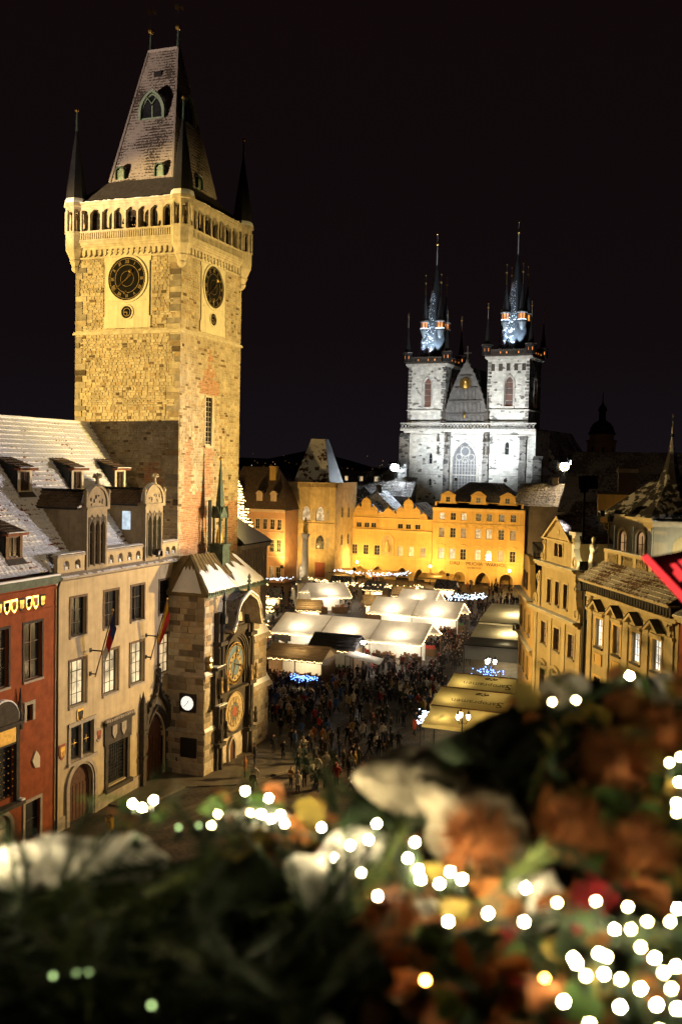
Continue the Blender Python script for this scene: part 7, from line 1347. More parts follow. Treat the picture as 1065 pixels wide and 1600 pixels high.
# tall stone column with a gilded statue
t = thing('marian_column', 'tall slim stone column with a gilded statue on a stepped pedestal', 'column', (161, 66.4, 0), R(20))
mat('column_stone', (.6, .53, .42), .85, .2, 1, .2)
b = MB(); b.box(-2.6, 2.6, -2.6, 2.6, 0, .4); b.box(-2.1, 2.1, -2.1, 2.1, .4, .9); b.build('step', 'column_stone', t); b = MB(); b.box(-1.2, 1.2, -1.2, 1.2, .9, 3.6); b.box(-1.5, 1.5, -1.5, 1.5, 3.6, 3.9); b.box(-1.35, 1.35, -1.35, 1.35, .9, 1.2); b.build('pedestal', 'column_stone', t)
for x in (-1.9, 1.9):
    for y in (-1.9, 1.9): b = MB(); b.box(x-.4, x+.4, y-.4, y+.4, .9, 1.6); b.lathe((x, y, 1.6), [(.3, 0), (.35, .3), (.22, .8), (.3, 1.1), (.1, 1.3), (.15, 1.5), (0, 1.7)], 8); b.build('corner_angel', 'column_stone', t)
b = MB(); b.lathe((0, 0, 0), [(.75, 3.9), (.8, 4.1), (.6, 4.3), (.58, 8), (.5, 11.6), (.55, 11.7), (.75, 12.2), (.8, 12.5), (.5, 12.5)], 14); b.build('shaft', 'column_stone', t); b = MB(); b.lathe((0, 0, 0), [(.35, 12.5), (.45, 12.9), (.5, 13.4), (.32, 14.1), (.38, 14.5), (.12, 14.75), (.2, 14.95), (.16, 15.2), (0, 15.3)], 10); b.tube([(.3, 0, 14.4), (.5, -.25, 14.0), (.1, -.4, 14.0)], .12, 6); b.build('statue', 'gold_paint', t)
# ------------------------------------------------------------------ the lit Christmas tree
tr_ = thing('christmas_tree', 'tall fir covered in warm lights, half hidden by the tower', 'christmas tree', (122.0, 62.9, 0)); TH = 25.5
b = MB(); b.tube([(0, 0, 0), (0, 0, TH-.6)], [.38, .05], 8); b.build('trunk', 'wood', tr_)
mat('needles', (.025, .055, .025), .8, .4, 3, 0); rt_ = random.Random(4); bn = MB(); bl = MB(); nb = MB()
z = 2.0
while z < TH-.4:
    f = 1-(z-1.5)/(TH-1.5); rad = 7.6*f**.56+.1; nbr = max(5, int(8+9*f)); a0 = rt_.uniform(0, 6)
    for i in range(nbr):
        a = a0+2*math.pi*i/nbr+rt_.uniform(-.15, .15); L = rad*rt_.uniform(.78, 1.1); d = Vector((math.cos(a), math.sin(a), 0)); tip = d*L+Z*(z-.28*L+.12*L*L/5); p0 = Vector((0, 0, z)); nb.tube([p0, p0.lerp(tip, .5)-Z*.06*L, tip], [.05, .035, .01], 3, False)
        side = Vector((-d.y, d.x, 0)); m = max(5, int(L*6))
        for k in range(m):
            s_ = (k+1)/m; c = p0.lerp(tip, s_)-Z*.1*L*s_*(1-s_); ww = (.2+.55*(1-s_))*min(1, L/2)
            for sg in (-1, 1):
                e_ = c+side*(sg*ww*rt_.uniform(.6, 1.1))+d*.22-Z*rt_.uniform(.02, .22); bn.add([c-d*.1, c+d*.16, e_+d*.05, e_-d*.09+Z*.03], [(0, 1, 2, 3)])
            if rt_.random() < .85: q = c+side*rt_.uniform(-.6, .6)*ww+Z*rt_.uniform(-.05, .1); r_ = rt_.uniform(.08, .14); bl.lathe(q, [(0, -r_), (r_, 0), (0, r_)], 4)
    z += .30+.38*f
bn.build('crown', 'needles', tr_); nb.build('branch', 'wood', tr_); emit('tree_led', (1, .68, .26), 9); tag(bl.build('tree_light', 'tree_led', tr_), kind='stuff')
b = MB(); b.lathe((0, 0, TH-.3), [(0, -.4), (.16, 0), (.5, .25), (.16, .4), (0, 1.0)], 5); b.build('star', 'tree_led', tr_)
lamp('POINT', 'tree_glow', (127, 55.5, 11), (1, .76, .4), 1500, 2.0)

# ------------------------------------------------------------------ people
mat('skin', (.45, .27, .19), .6, .15, 4, 0); mat('trousers', (.022, .022, .028), .85, .4, 5, 0); mat('jeans', (.04, .05, .085), .85, .3, 5, 0); mat('hair', (.03, .02, .014), .7, .3, 6, 0); mat('shoe', (.012, .012, .012), .6, .2, 4, 0); objcol('coat'); 
def person_mesh(name, J, long_coat=False, hat=None, trous='trousers'):
    """one continuous body grown over a posed skeleton; J gives joint positions and radii"""
    V, E, Rr = [], [], []
    def chain(par, pts):
        last = par
        for p, r in pts: V.append(p); Rr.append(r); E.append((last, len(V)-1)) if last is not None else None; last = len(V)-1
        return last
    pelv = chain(None, [((0, 0, .95), (.155, .125))]); chest = chain(pelv, [((0, -.01, 1.12), (.15, .115)), ((0, 0, 1.32), (.185, .125))]); neck = chain(chest, [((0, 0, 1.45), (.13, .10)), ((0, -.005, 1.52), (.058, .058))]); chain(neck, [((0, -.015, 1.60), (.078, .09)), ((0, -.015, 1.69), (.085, .10)), ((0, -.005, 1.76), (.06, .07))])
    for s in (-1, 1):
        hip, knee, ank, toe = J['leg'][s]; chain(pelv, [((s*.09, hip, .86), (.098, .10)), ((s*.10, knee[0], knee[1]), (.066, .07)), ((s*.10, ank[0], ank[1]), (.044, .05)), ((s*.11, ank[0]-.14, max(.035, ank[1]-.05)), (.042, .036))])
        sh, el, wr = J['arm'][s]; hd = tuple(w+(w-e_)*.30 for w, e_ in zip(wr, el)); chain(chest, [((s*.20, 0, 1.40), (.072, .075)), (el, (.056, .056)), (wr, (.046, .046)), (hd, (.042, .026))])
    me = bpy.data.meshes.new(name); me.from_pydata(V, E, []); o = bpy.data.objects.new(name, me); COL.objects.link(o); o.modifiers.new('s', 'SKIN')
    for i, r in enumerate(Rr): me.skin_vertices[0].data[i].radius = r
    me.skin_vertices[0].data[0].use_root = True; sb = o.modifiers.new('b', 'SUBSURF'); sb.levels = sb.render_levels = 1
    bpy.context.view_layer.update(); out = bpy.data.meshes.new_from_object(o.evaluated_get(bpy.context.evaluated_depsgraph_get())); bpy.data.objects.remove(o)
    for m in ('coat', trous, 'skin', 'hair', 'shoe'): out.materials.append(M[m])
    hem = .62 if long_coat else .84
    wr = [J['arm'][s][2] for s in (-1, 1)]
    for p in out.polygons:
        c = p.center; p.use_smooth = True; k = 0
        if c.z < .10: k = 4
        elif c.z < hem and abs(c.x) < .24: k = 1
        if c.z > 1.53: k = 3 if (c.z > 1.70 or c.y > .03 or (hat == 'long' and abs(c.x) > .06)) else 2
        for w in wr:
            if (c-Vector(w)).length < .17 and (c-Vector(w)).dot(Vector(w)-Vector((0, 0, 1.4))) > 0 and c.z < 1.5: k = 2
        if hat == 'hood' and c.z > 1.53 and k == 3: k = 0
        p.material_index = k
    out.name = name; return out
def legs(f, lift=0): return {-1: (0, (-f*.5, .47), (-f, .09), 0), 1: (0, (f*.35-.03, .48), (f*.9, .09+lift), 0)}
arms_down = {s: ((s*.2, 0, 1.4), (s*.27, .03, 1.12), (s*.26, -.06, .88)) for s in (-1, 1)}
arms_pocket = {s: ((s*.2, 0, 1.4), (s*.31, .08, 1.14), (s*.21, -.10, .98)) for s in (-1, 1)}
arms_hold = {s: ((s*.2, 0, 1.4), (s*.27, -.05, 1.12), (s*.10, -.30, 1.22)) for s in (-1, 1)}
arms_photo = {s: ((s*.2, 0, 1.4), (s*.28, -.22, 1.28), (s*.09, -.36, 1.55)) for s in (-1, 1)}
arms_swing = {-1: ((-.2, 0, 1.4), (-.27, -.12, 1.14), (-.24, -.28, .98)), 1: ((.2, 0, 1.4), (.27, .14, 1.14), (.26, .12, .88))}
PM = [person_mesh('person', dict(leg=legs(.03), arm=arms_down)), person_mesh('person', dict(leg=legs(.04), arm=arms_pocket), True, 'hood'), person_mesh('person', dict(leg=legs(.26, .05), arm=arms_swing), False, 'hood', 'jeans'), person_mesh('person', dict(leg=legs(.02), arm=arms_hold), False, None, 'jeans'), person_mesh('person', dict(leg=legs(.05), arm=arms_photo), True, 'long'), person_mesh('person', dict(leg=legs(.30, .08), arm=arms_swing), True, 'long')]
POSE = ['arms down', 'hands in pockets', 'striding hooded', 'hands held together', 'taking a photo', 'striding']
def ground_at(px, py): # a spot on the pavement seen at these picture coordinates
    d = cf + cR*((px-532.5)/1556) + cU*(-(py-800)/1556); k = -CH/d.z; return d.x*k, d.y*k
COATS = [((.012, .012, .014), 'black', 30), ((.03, .032, .045), 'dark blue', 14), ((.06, .045, .035), 'dark brown', 12), ((.05, .05, .05), 'grey', 10), ((.035, .045, .03), 'dark green', 5), ((.22, .02, .02), 'red', 6), ((.40, .36, .30), 'pale', 10), ((.25, .17, .08), 'tan', 8), ((.3, .12, .03), 'orange', 2), ((.32, .24, .04), 'yellow', 1), ((.05, .10, .25), 'bright blue', 2)]
wts = [c[2] for c in COATS]; rp = random.Random(99); placed = []
blocks = [(117.4, 127.4, 32, 54), (139.6, 147.8, 33, 48), (151, 159, 40, 47.4), (101.8, 107.4, 39.4, 47), (107.4, 113, 38, 44), (68.5, 81.2, 36, 41), (160-2, 164, 63.5, 69.3), (80, 101, 15, 24.2), (116, 128, 17.5, 28), (133, 144, 20, 30)]
def free(x, y, dmin=.55): return not any(a-.3 < x < b_+.3 and c-.3 < y < d+.3 for a, b_, c, d in blocks) and all((x-u)**2+(y-v)**2 > dmin*dmin for u, v in placed)
def add_person(x, y, rz, mi, col, label, group='people in the market crowd', z=0, s=None):
    o = put('person', PM[mi]); o.location = (x, y, z); o.rotation_euler = (0, 0, rz); s = s or rp.uniform(.93, 1.06); o.scale = (s*1.04, s*1.08, s); o.color = (*col, 1); tag(o, label, 'person', group); placed.append((x, y)); return o
# the few that stand out
for px, py, mi, col, lb, g in [(487, 1222, 1, (.62, .56, .46), 'person in a long cream coat standing alone on the dark cobbles', None), (498, 1146, 3, (.55, .06, .03), 'person in a red top near the clock bay', None), (598, 1158, 0, (.6, .55, .45), 'person in a pale jacket amid the dark group', None), (647, 1150, 5, (.62, .10, .03), 'person in a bright red orange coat beside the garland edge', None), (398, 1196, 1, (.015, .014, .013), 'dark clad person standing on the round mosaic', None), (174, 1312, 4, (.62, .36, .03), 'person in a yellow jacket before the beige house', None), (545, 1112, 3, (.40, .25, .05), 'person in a mustard jacket under the white canopy', None), (427, 1178, 0, (.012, .012, .013), 'dark clad person just right of the mosaic', None), (286, 1206, 0, (.015, .013, .013), 'person in black leaning by the clock bay corner, left of the pair', 'pair beside the clock bay corner'), (274, 1208, 1, (.02, .018, .017), 'person in a hood by the clock bay corner', 'pair beside the clock bay corner'), (438, 1150, 2, (.01, .01, .012), 'walker in black east of the mosaic', None), (500, 960+180, 0, (.02, .02, .022), 'dark clad person beside the one in the red top', None)]:
    x, y = ground_at(px, py); add_person(x, y, rp.uniform(0, 6.28), mi, col, lb, g)
ZN = ['by the clock bay', 'before the white canopy', 'beside the three armed lamp', 'past the end of the long tent', 'on the open cobbles', 'left of the low brown hut', 'between the white tents', 'near the stone column', 'before the palace arches', 'along the long tent', 'beside the yellow awnings', 'nearest the garland']
zones = [((412, 1062, 530, 1130), 90), ((525, 1035, 690, 1100), 150), ((690, 1000, 825, 1052), 120), ((690, 925, 812, 985), 140), ((450, 1095, 665, 1235), 112), ((408, 975, 432, 1060), 40), ((535, 908, 600, 960), 40), ((425, 915, 470, 965), 34), ((690, 892, 815, 925), 56), ((560, 1000, 690, 1035), 70), ((640, 1060, 690, 1130), 24), ((355, 1215, 480, 1260), 5)]
cand = []
for (xa, ya, xb, yb), n in zones:
    k = tries = 0
    while k < n and tries < n*30:
        tries += 1; px, py = rp.uniform(xa, xb), rp.uniform(ya, yb)
        if rp.random() < .45 and cand and cand[-1][2] == (xa, ya): u, v = cand[-1][0]+rp.gauss(0, .9), cand[-1][1]+rp.gauss(0, .9)
        else: u, v = ground_at(px, py)
        if free(u, v): placed.append((u, v)); cand.append((u, v, (xa, ya))); k += 1
cand.sort(key=lambda c: math.hypot(c[0], c[1])); crowd = MB(); cm = []
for i, (x, y, zn) in enumerate(cand):
    mi = rp.choice([0, 1, 1, 2, 3, 4, 5, 5]); col, cn, _w = rp.choices(COATS, wts)[0]; rz = rp.uniform(0, 6.28)
    if i < 288: add_person(x, y, rz, mi, col, 'person in a %s coat %s, %s' % (cn, ZN[[q[0][:2] for q in zones].index(zn)], POSE[mi]), 'people in %s coats %s, %s' % (cn, ZN[[q[0][:2] for q in zones].index(zn)], POSE[mi]))
    else: cm.append((x, y, rz, mi, rp.uniform(.93, 1.06)))
Vc, Fc, Ic = [], [], []
for x, y, rz, mi, s in cm:
    me = PM[mi]; k = len(Vc); mt = Matrix.Translation((x, y, 0)) @ Matrix.Rotation(rz, 4, 'Z') @ Matrix.Scale(s, 4); Vc += [tuple(mt @ v.co) for v in me.vertices]
    for p in me.polygons: Fc.append(tuple(k+j for j in p.vertices)); Ic.append(p.material_index)
mat('crowd_coats', (.06, .05, .045), .85, .3, 2, 0, island=.4, tint=[(0, (.3, .3, .35)), (.4, (.6, .55, .6)), (.7, (1, 1, 1)), (.85, (4, .6, .5)), (.93, (5, 4.6, 4)), (1, (1, 1.4, 3))])
b = MB(); b.v = Vc; b.f = Fc; b.mi = Ic; b.sm = [True]*len(Fc); tag(b.build('crowd', ['crowd_coats', 'trousers', 'skin', 'hair', 'shoe']), 'far part of the market crowd between the tents', 'crowd', kind='stuff')
# visitors on the tower gallery
for px_, py_, mi, lb in ((70.5, 45.2, 4, 'visitor in dark clothes at the tower gallery, left'), (70.5, 42.0, 0, 'visitor in dark clothes at the tower gallery, near the corner'), (70.5, 44.4, 3, 'visitor in the middle of the tower gallery'), (74.0, 40.35, 1, 'visitor at the south side of the tower gallery')): add_person(px_, py_, R(-90) if py_ > 40 else R(0), mi, (.03, .02, .02), lb, 'visitors on the tower gallery', 42.62)
# ------------------------------------------------------------------ floodlights and street light of the place
floodlight((25, 80, 27.3), (70.2, 45.2, 36.8), (1, .69, .21), 350000, 25, 'tall mast floodlight behind the roofs, lighting the tower side', .3, .3, 27.3)
floodlight((23.6, 79, 27.3), (73.5, 44.6, 53), (1, .78, .62), 190000, 17, 'second mast floodlight behind the roofs, lighting the tower roof', .3, .5, 27.3)
floodlight((75.2, 7.0, 21.4), (75.2, 40, 30.5), (1, .70, .22), 98000, 54, 'floodlight on the palace terrace aimed at the clock tower', .3, .7, 3.0)
floodlight((77.0, 7.9, 21.6), (60, 44, 21), (1, .90, .90), 33000, 62, 'floodlight on the palace terrace aimed at the snowy roof', .3, .7, 3.2)
floodlight((83.4, 15.2, 11.5), (62, 40, 8), (1, .66, .25), 56000, 75, 'floodlight on the baroque house wall facing the beige house', .3, .7, .4)
floodlight((66.0, 39.2, 17.9), (72, 7, 13.5), (1, .68, .24), 50000, 78, 'floodlight on the town hall cornice facing the baroque houses', .25, .7, .5)
floodlight((34, 4, 24.5), (60, 42.5, 20), (1, .72, .42), 15000, 70, 'floodlight on the hotel roof aimed at the town hall dormers', .3, .8, 2.0)
floodlight((74.4, 2.0, 18.8), (77.2, 3.2, 20), (.86, .95, 1), 350, 90, 'white floodlight close under the pavilion wall', .15, .6, 1.0)
for y, x, p in ((62, 206.5, 22000), (51, 206.5, 46000), (40.5, 206.5, 22000)): floodlight((x, y, 22.0), (226, y*.45+29, 37), (.90, .96, 1), p, 100, 'roof floodlight lighting the church front, %s' % {62: 'on the scalloped gables', 51: 'on the palace roof ridge', 40.5: 'on the right of the palace roof'}[y], .3, .8, 2.2)
emit('flood_glare_white', (.82, .93, 1), 900); emit('flood_glare_amber', (1, .66, .22), 1100)
for (x, y, z_), m_, lb, c_, pw in (((226.5, 70.9, 24.2), 'flood_glare_white', 'small white glaring floodlight left of the church', (.8, .92, 1), 900), ((212, 29.2, 25.2), 'flood_glare_amber', 'amber glaring floodlight right of the church', (1, .7, .3), 12000), ((212.4, 27.2, 25.9), 'flood_glare_white', 'white glaring floodlight beside the amber one', (.9, .95, 1), 5000)):
    t = floodlight((x, y, z_), (x-40, y-12, z_-12), c_, pw, 120, lb, .2, .8, 2.5, 'glaring floodlights facing the square', m_, 4.5)
emit('lamp_amber', (1, .62, .22), 90)
for y, lb in ((70.8, 'amber street lamp before the left arcade arches'), (54.6, 'amber street lamp between the school and the palace'), (38.0, 'amber street lamp before the right palace arch')): street_lamp(lb, (200.9, y, 0), 1, 3.6, 'lamp_amber', (1, .61, .18), 3000, r=.26, group='amber street lamps along the arcades', cage=False)
for y, lb in ((66, 'floodlight lighting the scalloped gables'), (47, 'floodlight lighting the orange palace'), (80, 'floodlight lighting the stone tower house'), (88, 'floodlight lighting the rococo house')): floodlight((186 if y < 75 else (182 if y < 85 else 170), y, 4.0), (205 if y < 75 else (194 if y < 85 else 187), y, 11), (1, .60, .17), 20000 if y < 75 else 14000, 95, lb, 0.3, .8, 4.0, 'amber floodlights in the far market')

floodlight((156.6, 69.6, .9), (161, 66.4, 9), (1, .84, .6), 3000, 60, 'added ground floodlight brightening the stone column', .15, .6, .9)  # added lamp, there to brighten the column's near side
# ------------------------------------------------------------------ terrace parapet and its winter garland, close to the camera
def at(px, py, d):
    v = cf + cR*((px-532.5)/1556) + cU*(-(py-800)/1556); return Vector((0, 0, CH)) + v*d
hx, hy = Vector((math.cos(HEAD), math.sin(HEAD), 0)), Vector((math.sin(HEAD), -math.cos(HEAD), 0))
mat('terrace_stone', (.03, .028, .026), .9, .3, 6, .3, 40); mat('fir', (.022, .042, .018), .7, .4, 20, 0); mat('fir_light', (.08, .11, .03), .7, .4, 20, 0); mat('leaf_brown', (.20, .07, .02), .7, .4, 30, .1, 60); mat('leaf_orange', (.24, .09, .02), .7, .4, 30, .1, 60); mat('leaf_green', (.06, .12, .03), .6, .4, 30, .1, 60); mat('leaf_yellow', (.22, .17, .04), .6, .4, 30, .1, 60); mat('leaf_red', (.26, .02, .03), .55, .3, 30, .1, 60); mat('dried_flower', (.22, .08, .025), .9, .4, 40, 0); mat('bark', (.05, .03, .02), .9, .4, 30, .2, 80)
mat('snow_lump_shaded', (.36, .32, .25), .95, .6, 45, .5, 60); emit('bulb_white', (1, .80, .42), 1500); emit('bulb_dim', (1, .74, .32), 160); emit('bulb_mid', (1, .82, .46), 650); emit('bulb_orange', (1, .38, .05), 240); emit('bulb_green', (.55, .8, .3), 5); mat('wire', (.01, .02, .012), .6, 0, 1, 0)  # the brown-grey lump colour has the shade on two snow lumps mixed in
m = mat('snow_lump', (.72, .72, .70), .75, .2, 9, .5, 30, spec=.3); M['snow_lump'].node_tree.nodes['Principled BSDF'].inputs['Subsurface Weight'].default_value = .25; M['snow_lump'].node_tree.nodes['Principled BSDF'].inputs['Subsurface Radius'].default_value = (.01, .01, .012)
pp = thing('terrace_parapet', 'dark stone terrace parapet under the blurred winter garland', 'parapet', Vector((0, 0, CH-3.28))+hx*.92, math.atan2(hy.y, hy.x))
b = MB(); b.box(-5, 5, -.22, .22, -21.7, 2.62); b.build('wall', 'terrace_stone', pp); b = MB(); b.box(-5, 5, -.27, .27, 2.62, 2.68); b.build('coping', 'terrace_stone', pp)
ga = thing('winter_garland', 'out of focus fir garland with snow, dried flowers and warm string lights', 'garland', Vector((0, 0, CH-.52))+hx*.85)
gi = Matrix.Translation(-ga.location)
def gput(name, me, mt): return put(name, me, ga, gi @ mt)
rg = random.Random(17)
TOP = [(-3000, 1350), (-80, 1345), (0, 1340), (130, 1318), (230, 1322), (330, 1300), (450, 1292), (520, 1262), (560, 1205), (620, 1155), (690, 1122), (760, 1085), (850, 1050), (930, 1025), (1000, 1045), (1065, 1030), (1150, 1030), (1500, 1090), (2200, 1180), (4200, 1250)]
def top(x):
    for (a, b_), (c, d) in zip(TOP, TOP[1:]):
        if a <= x <= c: return b_+(d-b_)*(x-a)/(c-a)
    return 1340
def dist(px, py): # how far off the garland's surface lies: it slopes away from the viewer up to its crest
    tt = max(0, min(1, (1640-py)/(1640-top(px)))); return .70+.34*tt
def on_snow(px, py): return any(((px-a)/(c*1.1))**2+((py-b_)/(e_*1.2))**2 < 1 for a, b_, c, e_ in ((115, 1346, 115, 36), (205, 1340, 48, 32), (660, 1235, 105, 56), (745, 1300, 95, 70), (838, 1412, 42, 45), (510, 1378, 58, 44), (560, 1330, 50, 34)))
def sprig(n, L, ln, m):
    b = MB(); r = random.Random(n); pts = [Vector((L*t, .012*math.sin(t*3+n), .018*math.sin(t*2.2))) for t in (0, .25, .5, .75, 1)]; b.tube(pts, [.0022, .002, .0018, .0014, .0008], 4)
    for i in range(n):
        t = .05+.95*i/n; p = pts[0].lerp(pts[-1], t)+Vector((0, .012*math.sin(t*3+n), .018*math.sin(t*2.2))); a = r.uniform(0, 6.28); d = Vector((.75, math.cos(a)*.8, math.sin(a)*.6)).normalized()*ln*r.uniform(.7, 1.1)*(1-.4*t); s_ = d.cross(Vector((0, 0, 1))).normalized()*.0011
        b.add([p-s_, p+s_, p+d], [(0, 1, 2)])
    return b.mesh('sprig', m)
SPR = [sprig(90, .15, .032, 'fir'), sprig(110, .19, .036, 'fir'), sprig(80, .13, .03, 'fir_light'), sprig(120, .16, .028, 'fir')]
# (the greenery runs on along the parapet beyond both picture edges)
def rot(): return Matrix.Rotation(rg.uniform(0, 6.28), 4, 'Z') @ Matrix.Rotation(rg.uniform(-.9, .5), 4, 'Y') @ Matrix.Rotation(rg.uniform(0, 6.28), 4, 'X')
# thick woody core so that nothing shows through the greenery
b = MB(); b.smooth = True; NX, NY = 190, 22; V = []
for i in range(NX+1):
    px = -2200+5400*i/NX
    for j in range(NY+1):
        t0 = top(px)+34; py = t0+(1720-t0)*j/NY; V.append(at(px, py, dist(px, py)+.10+.022*math.sin(i*1.7+j*2.3)+.018*math.sin(i*3.1-j*1.3))-ga.location)
n1 = len(V); bk = [v + (hx*.12-Z*.06) for v in V]; idx = lambda i, j: i*(NY+1)+j
F = [(idx(i, j), idx(i, j+1), idx(i+1, j+1), idx(i+1, j)) for i in range(NX) for j in range(NY)] + [(n1+idx(i, j), n1+idx(i+1, j), n1+idx(i+1, j+1), n1+idx(i, j+1)) for i in range(NX) for j in range(NY)] + [(idx(i, 0), idx(i+1, 0), n1+idx(i+1, 0), n1+idx(i, 0)) for i in range(NX)]
b.add(V+bk, F); b.build('moss_core', 'moss', ga) if 'moss' in M else b.build('moss_core', mat('moss', (.016, .02, .01), .95, .6, 25, .6, 90), ga)
for i in range(240):
    px = rg.uniform(-60, 1120); py = top(px)+20+(1640-top(px))*rg.random()**1.2; d = dist(px, py)
    if px > 830 and rg.random() < .4: continue
    if px > 700: py += 38 if px < 800 else 75; d = dist(px, py)
    if on_snow(px, py): continue
    gput('sprig', rg.choice(SPR), Matrix.Translation(at(px, py, d+rg.uniform(-.02, .03))) @ rot() @ Matrix.Scale(rg.uniform(.7, 1.05)*(1 if px < 760 else .6), 4))
for i in range(200):
    px = rg.choice([rg.uniform(-2000, -60), rg.uniform(1120, 3000)]); py = top(px)+20+(1640-top(px))*rg.random()**1.2
    gput('sprig', rg.choice(SPR), Matrix.Translation(at(px, py, dist(px, py)+rg.uniform(-.02, .03))) @ rot() @ Matrix.Scale(rg.uniform(.8, 1.2), 4))
def leaf(L, W, m, lobes=0):
    b = MB(); n = 8; V = []
    for i in range(n+1):
        t = i/n; w = W*math.sin(math.pi*t**.8)*(1+.25*math.sin(t*lobes*6.28)); z = .18*L*math.sin(t*2.4); V += [(L*t, -w, z+.25*w), (L*t, 0, z), (L*t, w, z+.25*w)]
    b.smooth = True; b.add(V, [(3*i+k, 3*i+3+k, 3*i+4+k, 3*i+1+k) for i in range(n) for k in (0, 1)]); return b.mesh('leaf', m)
LV = {m: [leaf(.07, .02, m), leaf(.055, .022, m, 3)] for m in ('leaf_brown', 'leaf_orange', 'leaf_green', 'leaf_yellow', 'leaf_red')}
zones_l = [((560, 1250, 1080, 1600), ['leaf_brown', 'leaf_orange', 'leaf_brown', 'leaf_green'], 90), ((840, 1060, 1080, 1330), ['leaf_green', 'leaf_brown', 'leaf_yellow', 'leaf_orange'], 60), ((330, 1255, 660, 1330), ['leaf_brown', 'leaf_orange', 'leaf_yellow'], 34), ((700, 1400, 1080, 1600), ['leaf_yellow', 'leaf_orange', 'leaf_green', 'leaf_red'], 50), ((915, 1360, 1005, 1420), ['leaf_red'], 12), ((990, 1080, 1080, 1400), ['leaf_yellow', 'leaf_green'], 26)]
for (xa, ya, xb, yb), ms, n in zones_l:
    for i in range(n):
        px, py = rg.uniform(xa, xb), rg.uniform(ya, yb); py = max(py, top(px)+(50 if px > 800 else 22))
        if on_snow(px, py): continue
        gput('leaf', rg.choice(LV[rg.choice(ms)]), Matrix.Translation(at(px, py, dist(px, py)-rg.uniform(.0, .035))) @ rot() @ Matrix.Scale(rg.uniform(.35, .75), 4))
# snow cushions: (px, py, half width, half height in picture units, distance)
def snow_lump(px, py, a, c, d, seed, tilt=0):
    b = MB(); b.smooth = True; n, m_ = 20, 12; r = random.Random(seed); k1, k2, k3 = r.uniform(0, 6), r.uniform(0, 6), r.uniform(0, 6); o = at(px, py, d); V = []; s_ = d/1556
    ex = (cR*math.cos(tilt)-cU*math.sin(tilt)); ey = cU*math.cos(tilt)+cR*math.sin(tilt)
    for j in range(m_+1):
        th = math.pi*j/m_
        for i in range(n):
            ph = 2*math.pi*i/n; nx, ny, nz = math.sin(th)*math.cos(ph), math.cos(th), math.sin(th)*math.sin(ph); k = 1+.16*math.sin(3*ph+k1+2*th)+.12*math.sin(5*ph+k2-3*th)+.1*math.sin(4*th+k3)
            V.append(o+ex*(nx*a*s_*k)+ey*(ny*c*s_*k)+cf*(nz*min(a, c)*s_*.8*k)-ga.location)
    b.add(V, [(j*n+i, j*n+(i+1) % n, (j+1)*n+(i+1) % n, (j+1)*n+i) for j in range(m_) for i in range(n)]); return b.build('snow_cushion', 'snow_lump', ga) if seed not in (2, 3) else b.build('shaded_cushion', 'snow_lump_shaded', ga)  # two of the lumps take a darker colour in place of shade
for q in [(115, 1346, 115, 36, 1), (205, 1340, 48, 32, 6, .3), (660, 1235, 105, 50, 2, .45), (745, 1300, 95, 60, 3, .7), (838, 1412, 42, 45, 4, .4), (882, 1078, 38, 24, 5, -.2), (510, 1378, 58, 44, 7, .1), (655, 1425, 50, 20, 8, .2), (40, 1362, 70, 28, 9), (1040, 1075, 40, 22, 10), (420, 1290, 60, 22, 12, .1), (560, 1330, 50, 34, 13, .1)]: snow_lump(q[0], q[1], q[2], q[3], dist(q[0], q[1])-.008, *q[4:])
def pompom(r_, n):
    b = MB(); r = random.Random(n); b.ball((0, 0, 0), r_*.45, 8, 6)
    for i in range(n):
        z = r.uniform(-1, 1); a = r.uniform(0, 6.28); d = Vector((math.sqrt(1-z*z)*math.cos(a), math.sqrt(1-z*z)*math.sin(a), z)); s_ = d.orthogonal().normalized()*r_*.035; b.add([d*r_*.4-s_, d*r_*.4+s_, d*r_*r.uniform(.85, 1.05)], [(0, 1, 2)])
    return b.mesh('dried_flower', 'dried_flower')
for px, py, s_, d in ((745, 1308, .04, 0), (890, 1290, .036, 0), (1000, 1330, .034, 0), (960, 1190, .038, 0), (610, 1430, .03, 0), (1040, 1140, .03, 0)): gput('dried_flower', pompom(s_, 260), Matrix.Translation(at(px, py, dist(px, py)-.05)))
# string lights
BUL = [(383, 1236), (420, 1247), (391, 1270), (408, 1272), (438, 1273), (424, 1280), (502, 1293), (547, 1321), (523, 1340), (588, 1287), (575, 1312), (563, 1363), (648, 1316), (637, 1341), (653, 1359), (657, 1374), (686, 1381), (703, 1362), (721, 1374), (340, 1272), (330, 1290), (445, 1287), (820, 1388), (818, 1440), (762, 1427), (980, 1417), (985, 1452), (895, 1497), (915, 1525), (935, 1490), (943, 1522), (947, 1495), (969, 1530), (1022, 1497), (1046, 1440), (1058, 1420), (1036, 1520), (1055, 1510), (968, 1573), (1025, 1570), (1057, 1576), (983, 1056), (862, 1097), (899, 1094), (1045, 1192), (1056, 1255), (1060, 1222), (1056, 1270), (930, 1408), (1000, 1480), (960, 1452), (880, 1565), (1062, 1183), (900, 1505), (1010, 1440), (1048, 1545), (590, 1400), (700, 1440), (870, 1410), (1000, 1545), (1030, 1610), (920, 1600), (240, 1250), (222, 1262), (207, 1256)] + [(-30, 1300), (-45, 1330), (-25, 1350), (-60, 1310), (-35, 1380), (-50, 1290), (-28, 1322)] + [(1130+i_*71, 1200+(i_*137) % 380) for i_ in range(24)] + [(-160-i_*83, 1380+(i_*97) % 190) for i_ in range(16)]  # bulbs just past the left edge are added, unseen, to light the snow
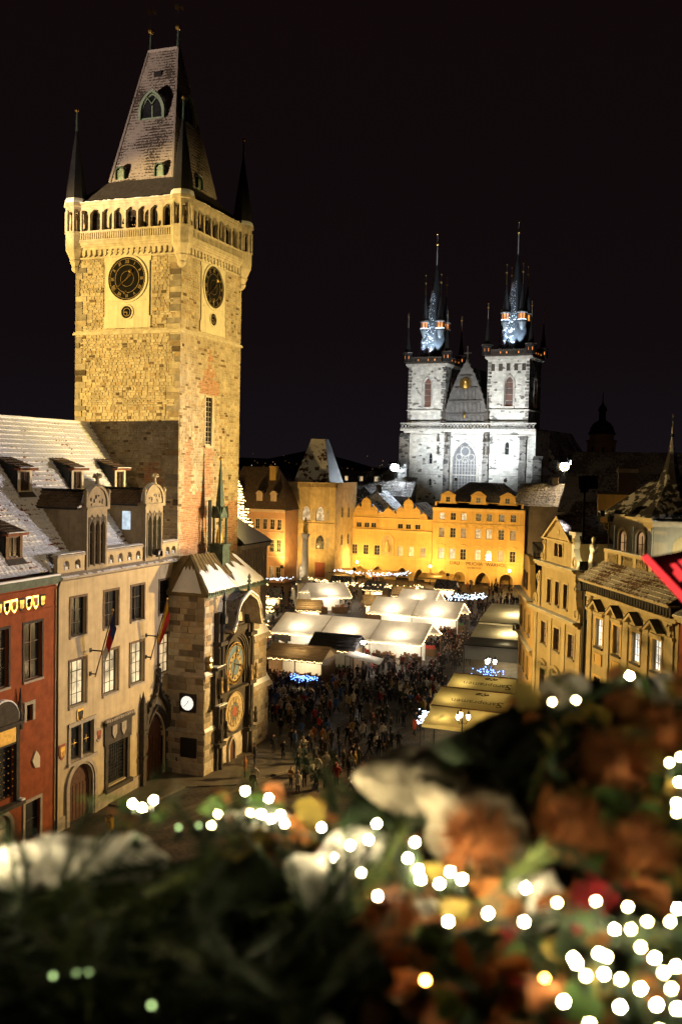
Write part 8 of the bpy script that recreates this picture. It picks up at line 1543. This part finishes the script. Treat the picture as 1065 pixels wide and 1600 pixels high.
bm = MB(); bm.smooth = True; bm.ball((0, 0, 0), .0016, 8, 6); mw_ = bm.mesh('bulb', 'bulb_white'); md_ = bm.mesh('bulb', 'bulb_dim'); mm_ = bm.mesh('bulb', 'bulb_mid'); mo_ = bm.mesh('bulb', 'bulb_orange'); mg_ = bm.mesh('bulb', 'bulb_green'); prev = None
bs = MB(); bs.lathe((0, 0, 0), [(.0035, -.012), (.0035, -.003), (.002, -.001)], 6); msock = bs.mesh('socket', 'wire')
for px, py in BUL+[(213, 1308), (279, 1293), (310, 1290), (83, 1525), (120, 1520), (90, 1547), (138, 1520), (237, 1571), (664, 1532), (850, 1530)]:
    d = dist(px, max(py, top(px)))-.065; me = mg_ if (px, py) in ((213, 1308), (279, 1293), (310, 1290), (83, 1525), (120, 1520), (90, 1547), (138, 1520), (237, 1571)) else (mo_ if px in (664, 850) else md_ if (px in (862, 899, 391, 340, 330, 279) or (px > 830 and (px*7+py*3) % 10 < 5)) else mm_ if (px > 830 or (px*3+py) % 10 < 3) else mw_)
    if me is mw_ or me is mm_:
        for _ in range(2): gput('leaf', rg.choice(LV[rg.choice(['leaf_yellow', 'leaf_green', 'leaf_orange', 'leaf_brown', 'leaf_green'])]), Matrix.Translation(at(px+rg.uniform(-34, 34), py+rg.uniform(-4, 34), d+rg.uniform(.045, .075))) @ rot() @ Matrix.Scale(rg.uniform(.35, .6), 4))
        if px < 760: gput('sprig', SPR[2], Matrix.Translation(at(px+rg.uniform(-40, 40), py+rg.uniform(5, 40), d+.07)) @ rot() @ Matrix.Scale(.4, 4))
    p = at(px, py, d); o = gput('bulb', me, Matrix.Translation(p)); put('socket', msock, o)
    if prev is not None and (p-prev).length < .2: b = MB(); md = (p+prev)/2-Z*.015+cf*.02; b.tube([prev-ga.location-Z*.01, md-ga.location, p-ga.location-Z*.01], .0012, 4); b.build('wire', 'wire', ga)
    prev = p
# illuminated sign at the right
emit('sign_red', (1, .05, .05), 1.3); sgn = thing('hanging_sign', 'black tilted sign with a glowing red edge at the right border', 'sign', at(1062, 900, 2.2))
si = sgn.location
def quad3(name, P, d0, th, m_, parent):
    b = MB(); A = [at(x, y, d0)-si for x, y in P]; B_ = [at(x, y, d0+th)-si for x, y in P]; n = len(P); b.add(A+B_, [tuple(range(n)), tuple(range(n, 2*n))[::-1]] + [(i, n+i, n+(i+1) % n, (i+1) % n) for i in range(n)]); return b.build(name, m_, parent)
quad3('panel', [(1006, 872), (1140, 846), (1140, 1010)], 2.2, .05, 'black_paint', sgn); quad3('edge_strip', [(1000, 871), (1010, 866), (1140, 1003), (1140, 1022)], 2.17, .03, 'sign_red', sgn)
for P in ([(1046, 882), (1054, 880), (1075, 903), (1070, 912)], [(1058, 876), (1066, 874), (1085, 892), (1080, 902)], [(1050, 895), (1054, 891), (1066, 905), (1062, 909)]): quad3('stroke', P, 2.18, .01, 'sign_red', sgn)
b = MB(); b.tube([at(1138, 930, 2.23)-si, at(1300, 940, 2.1)-si, Vector((0, 0, CH-.62))+hx*.95+hy*1.9-si], .02, 6); b.build('bracket', 'iron', sgn)
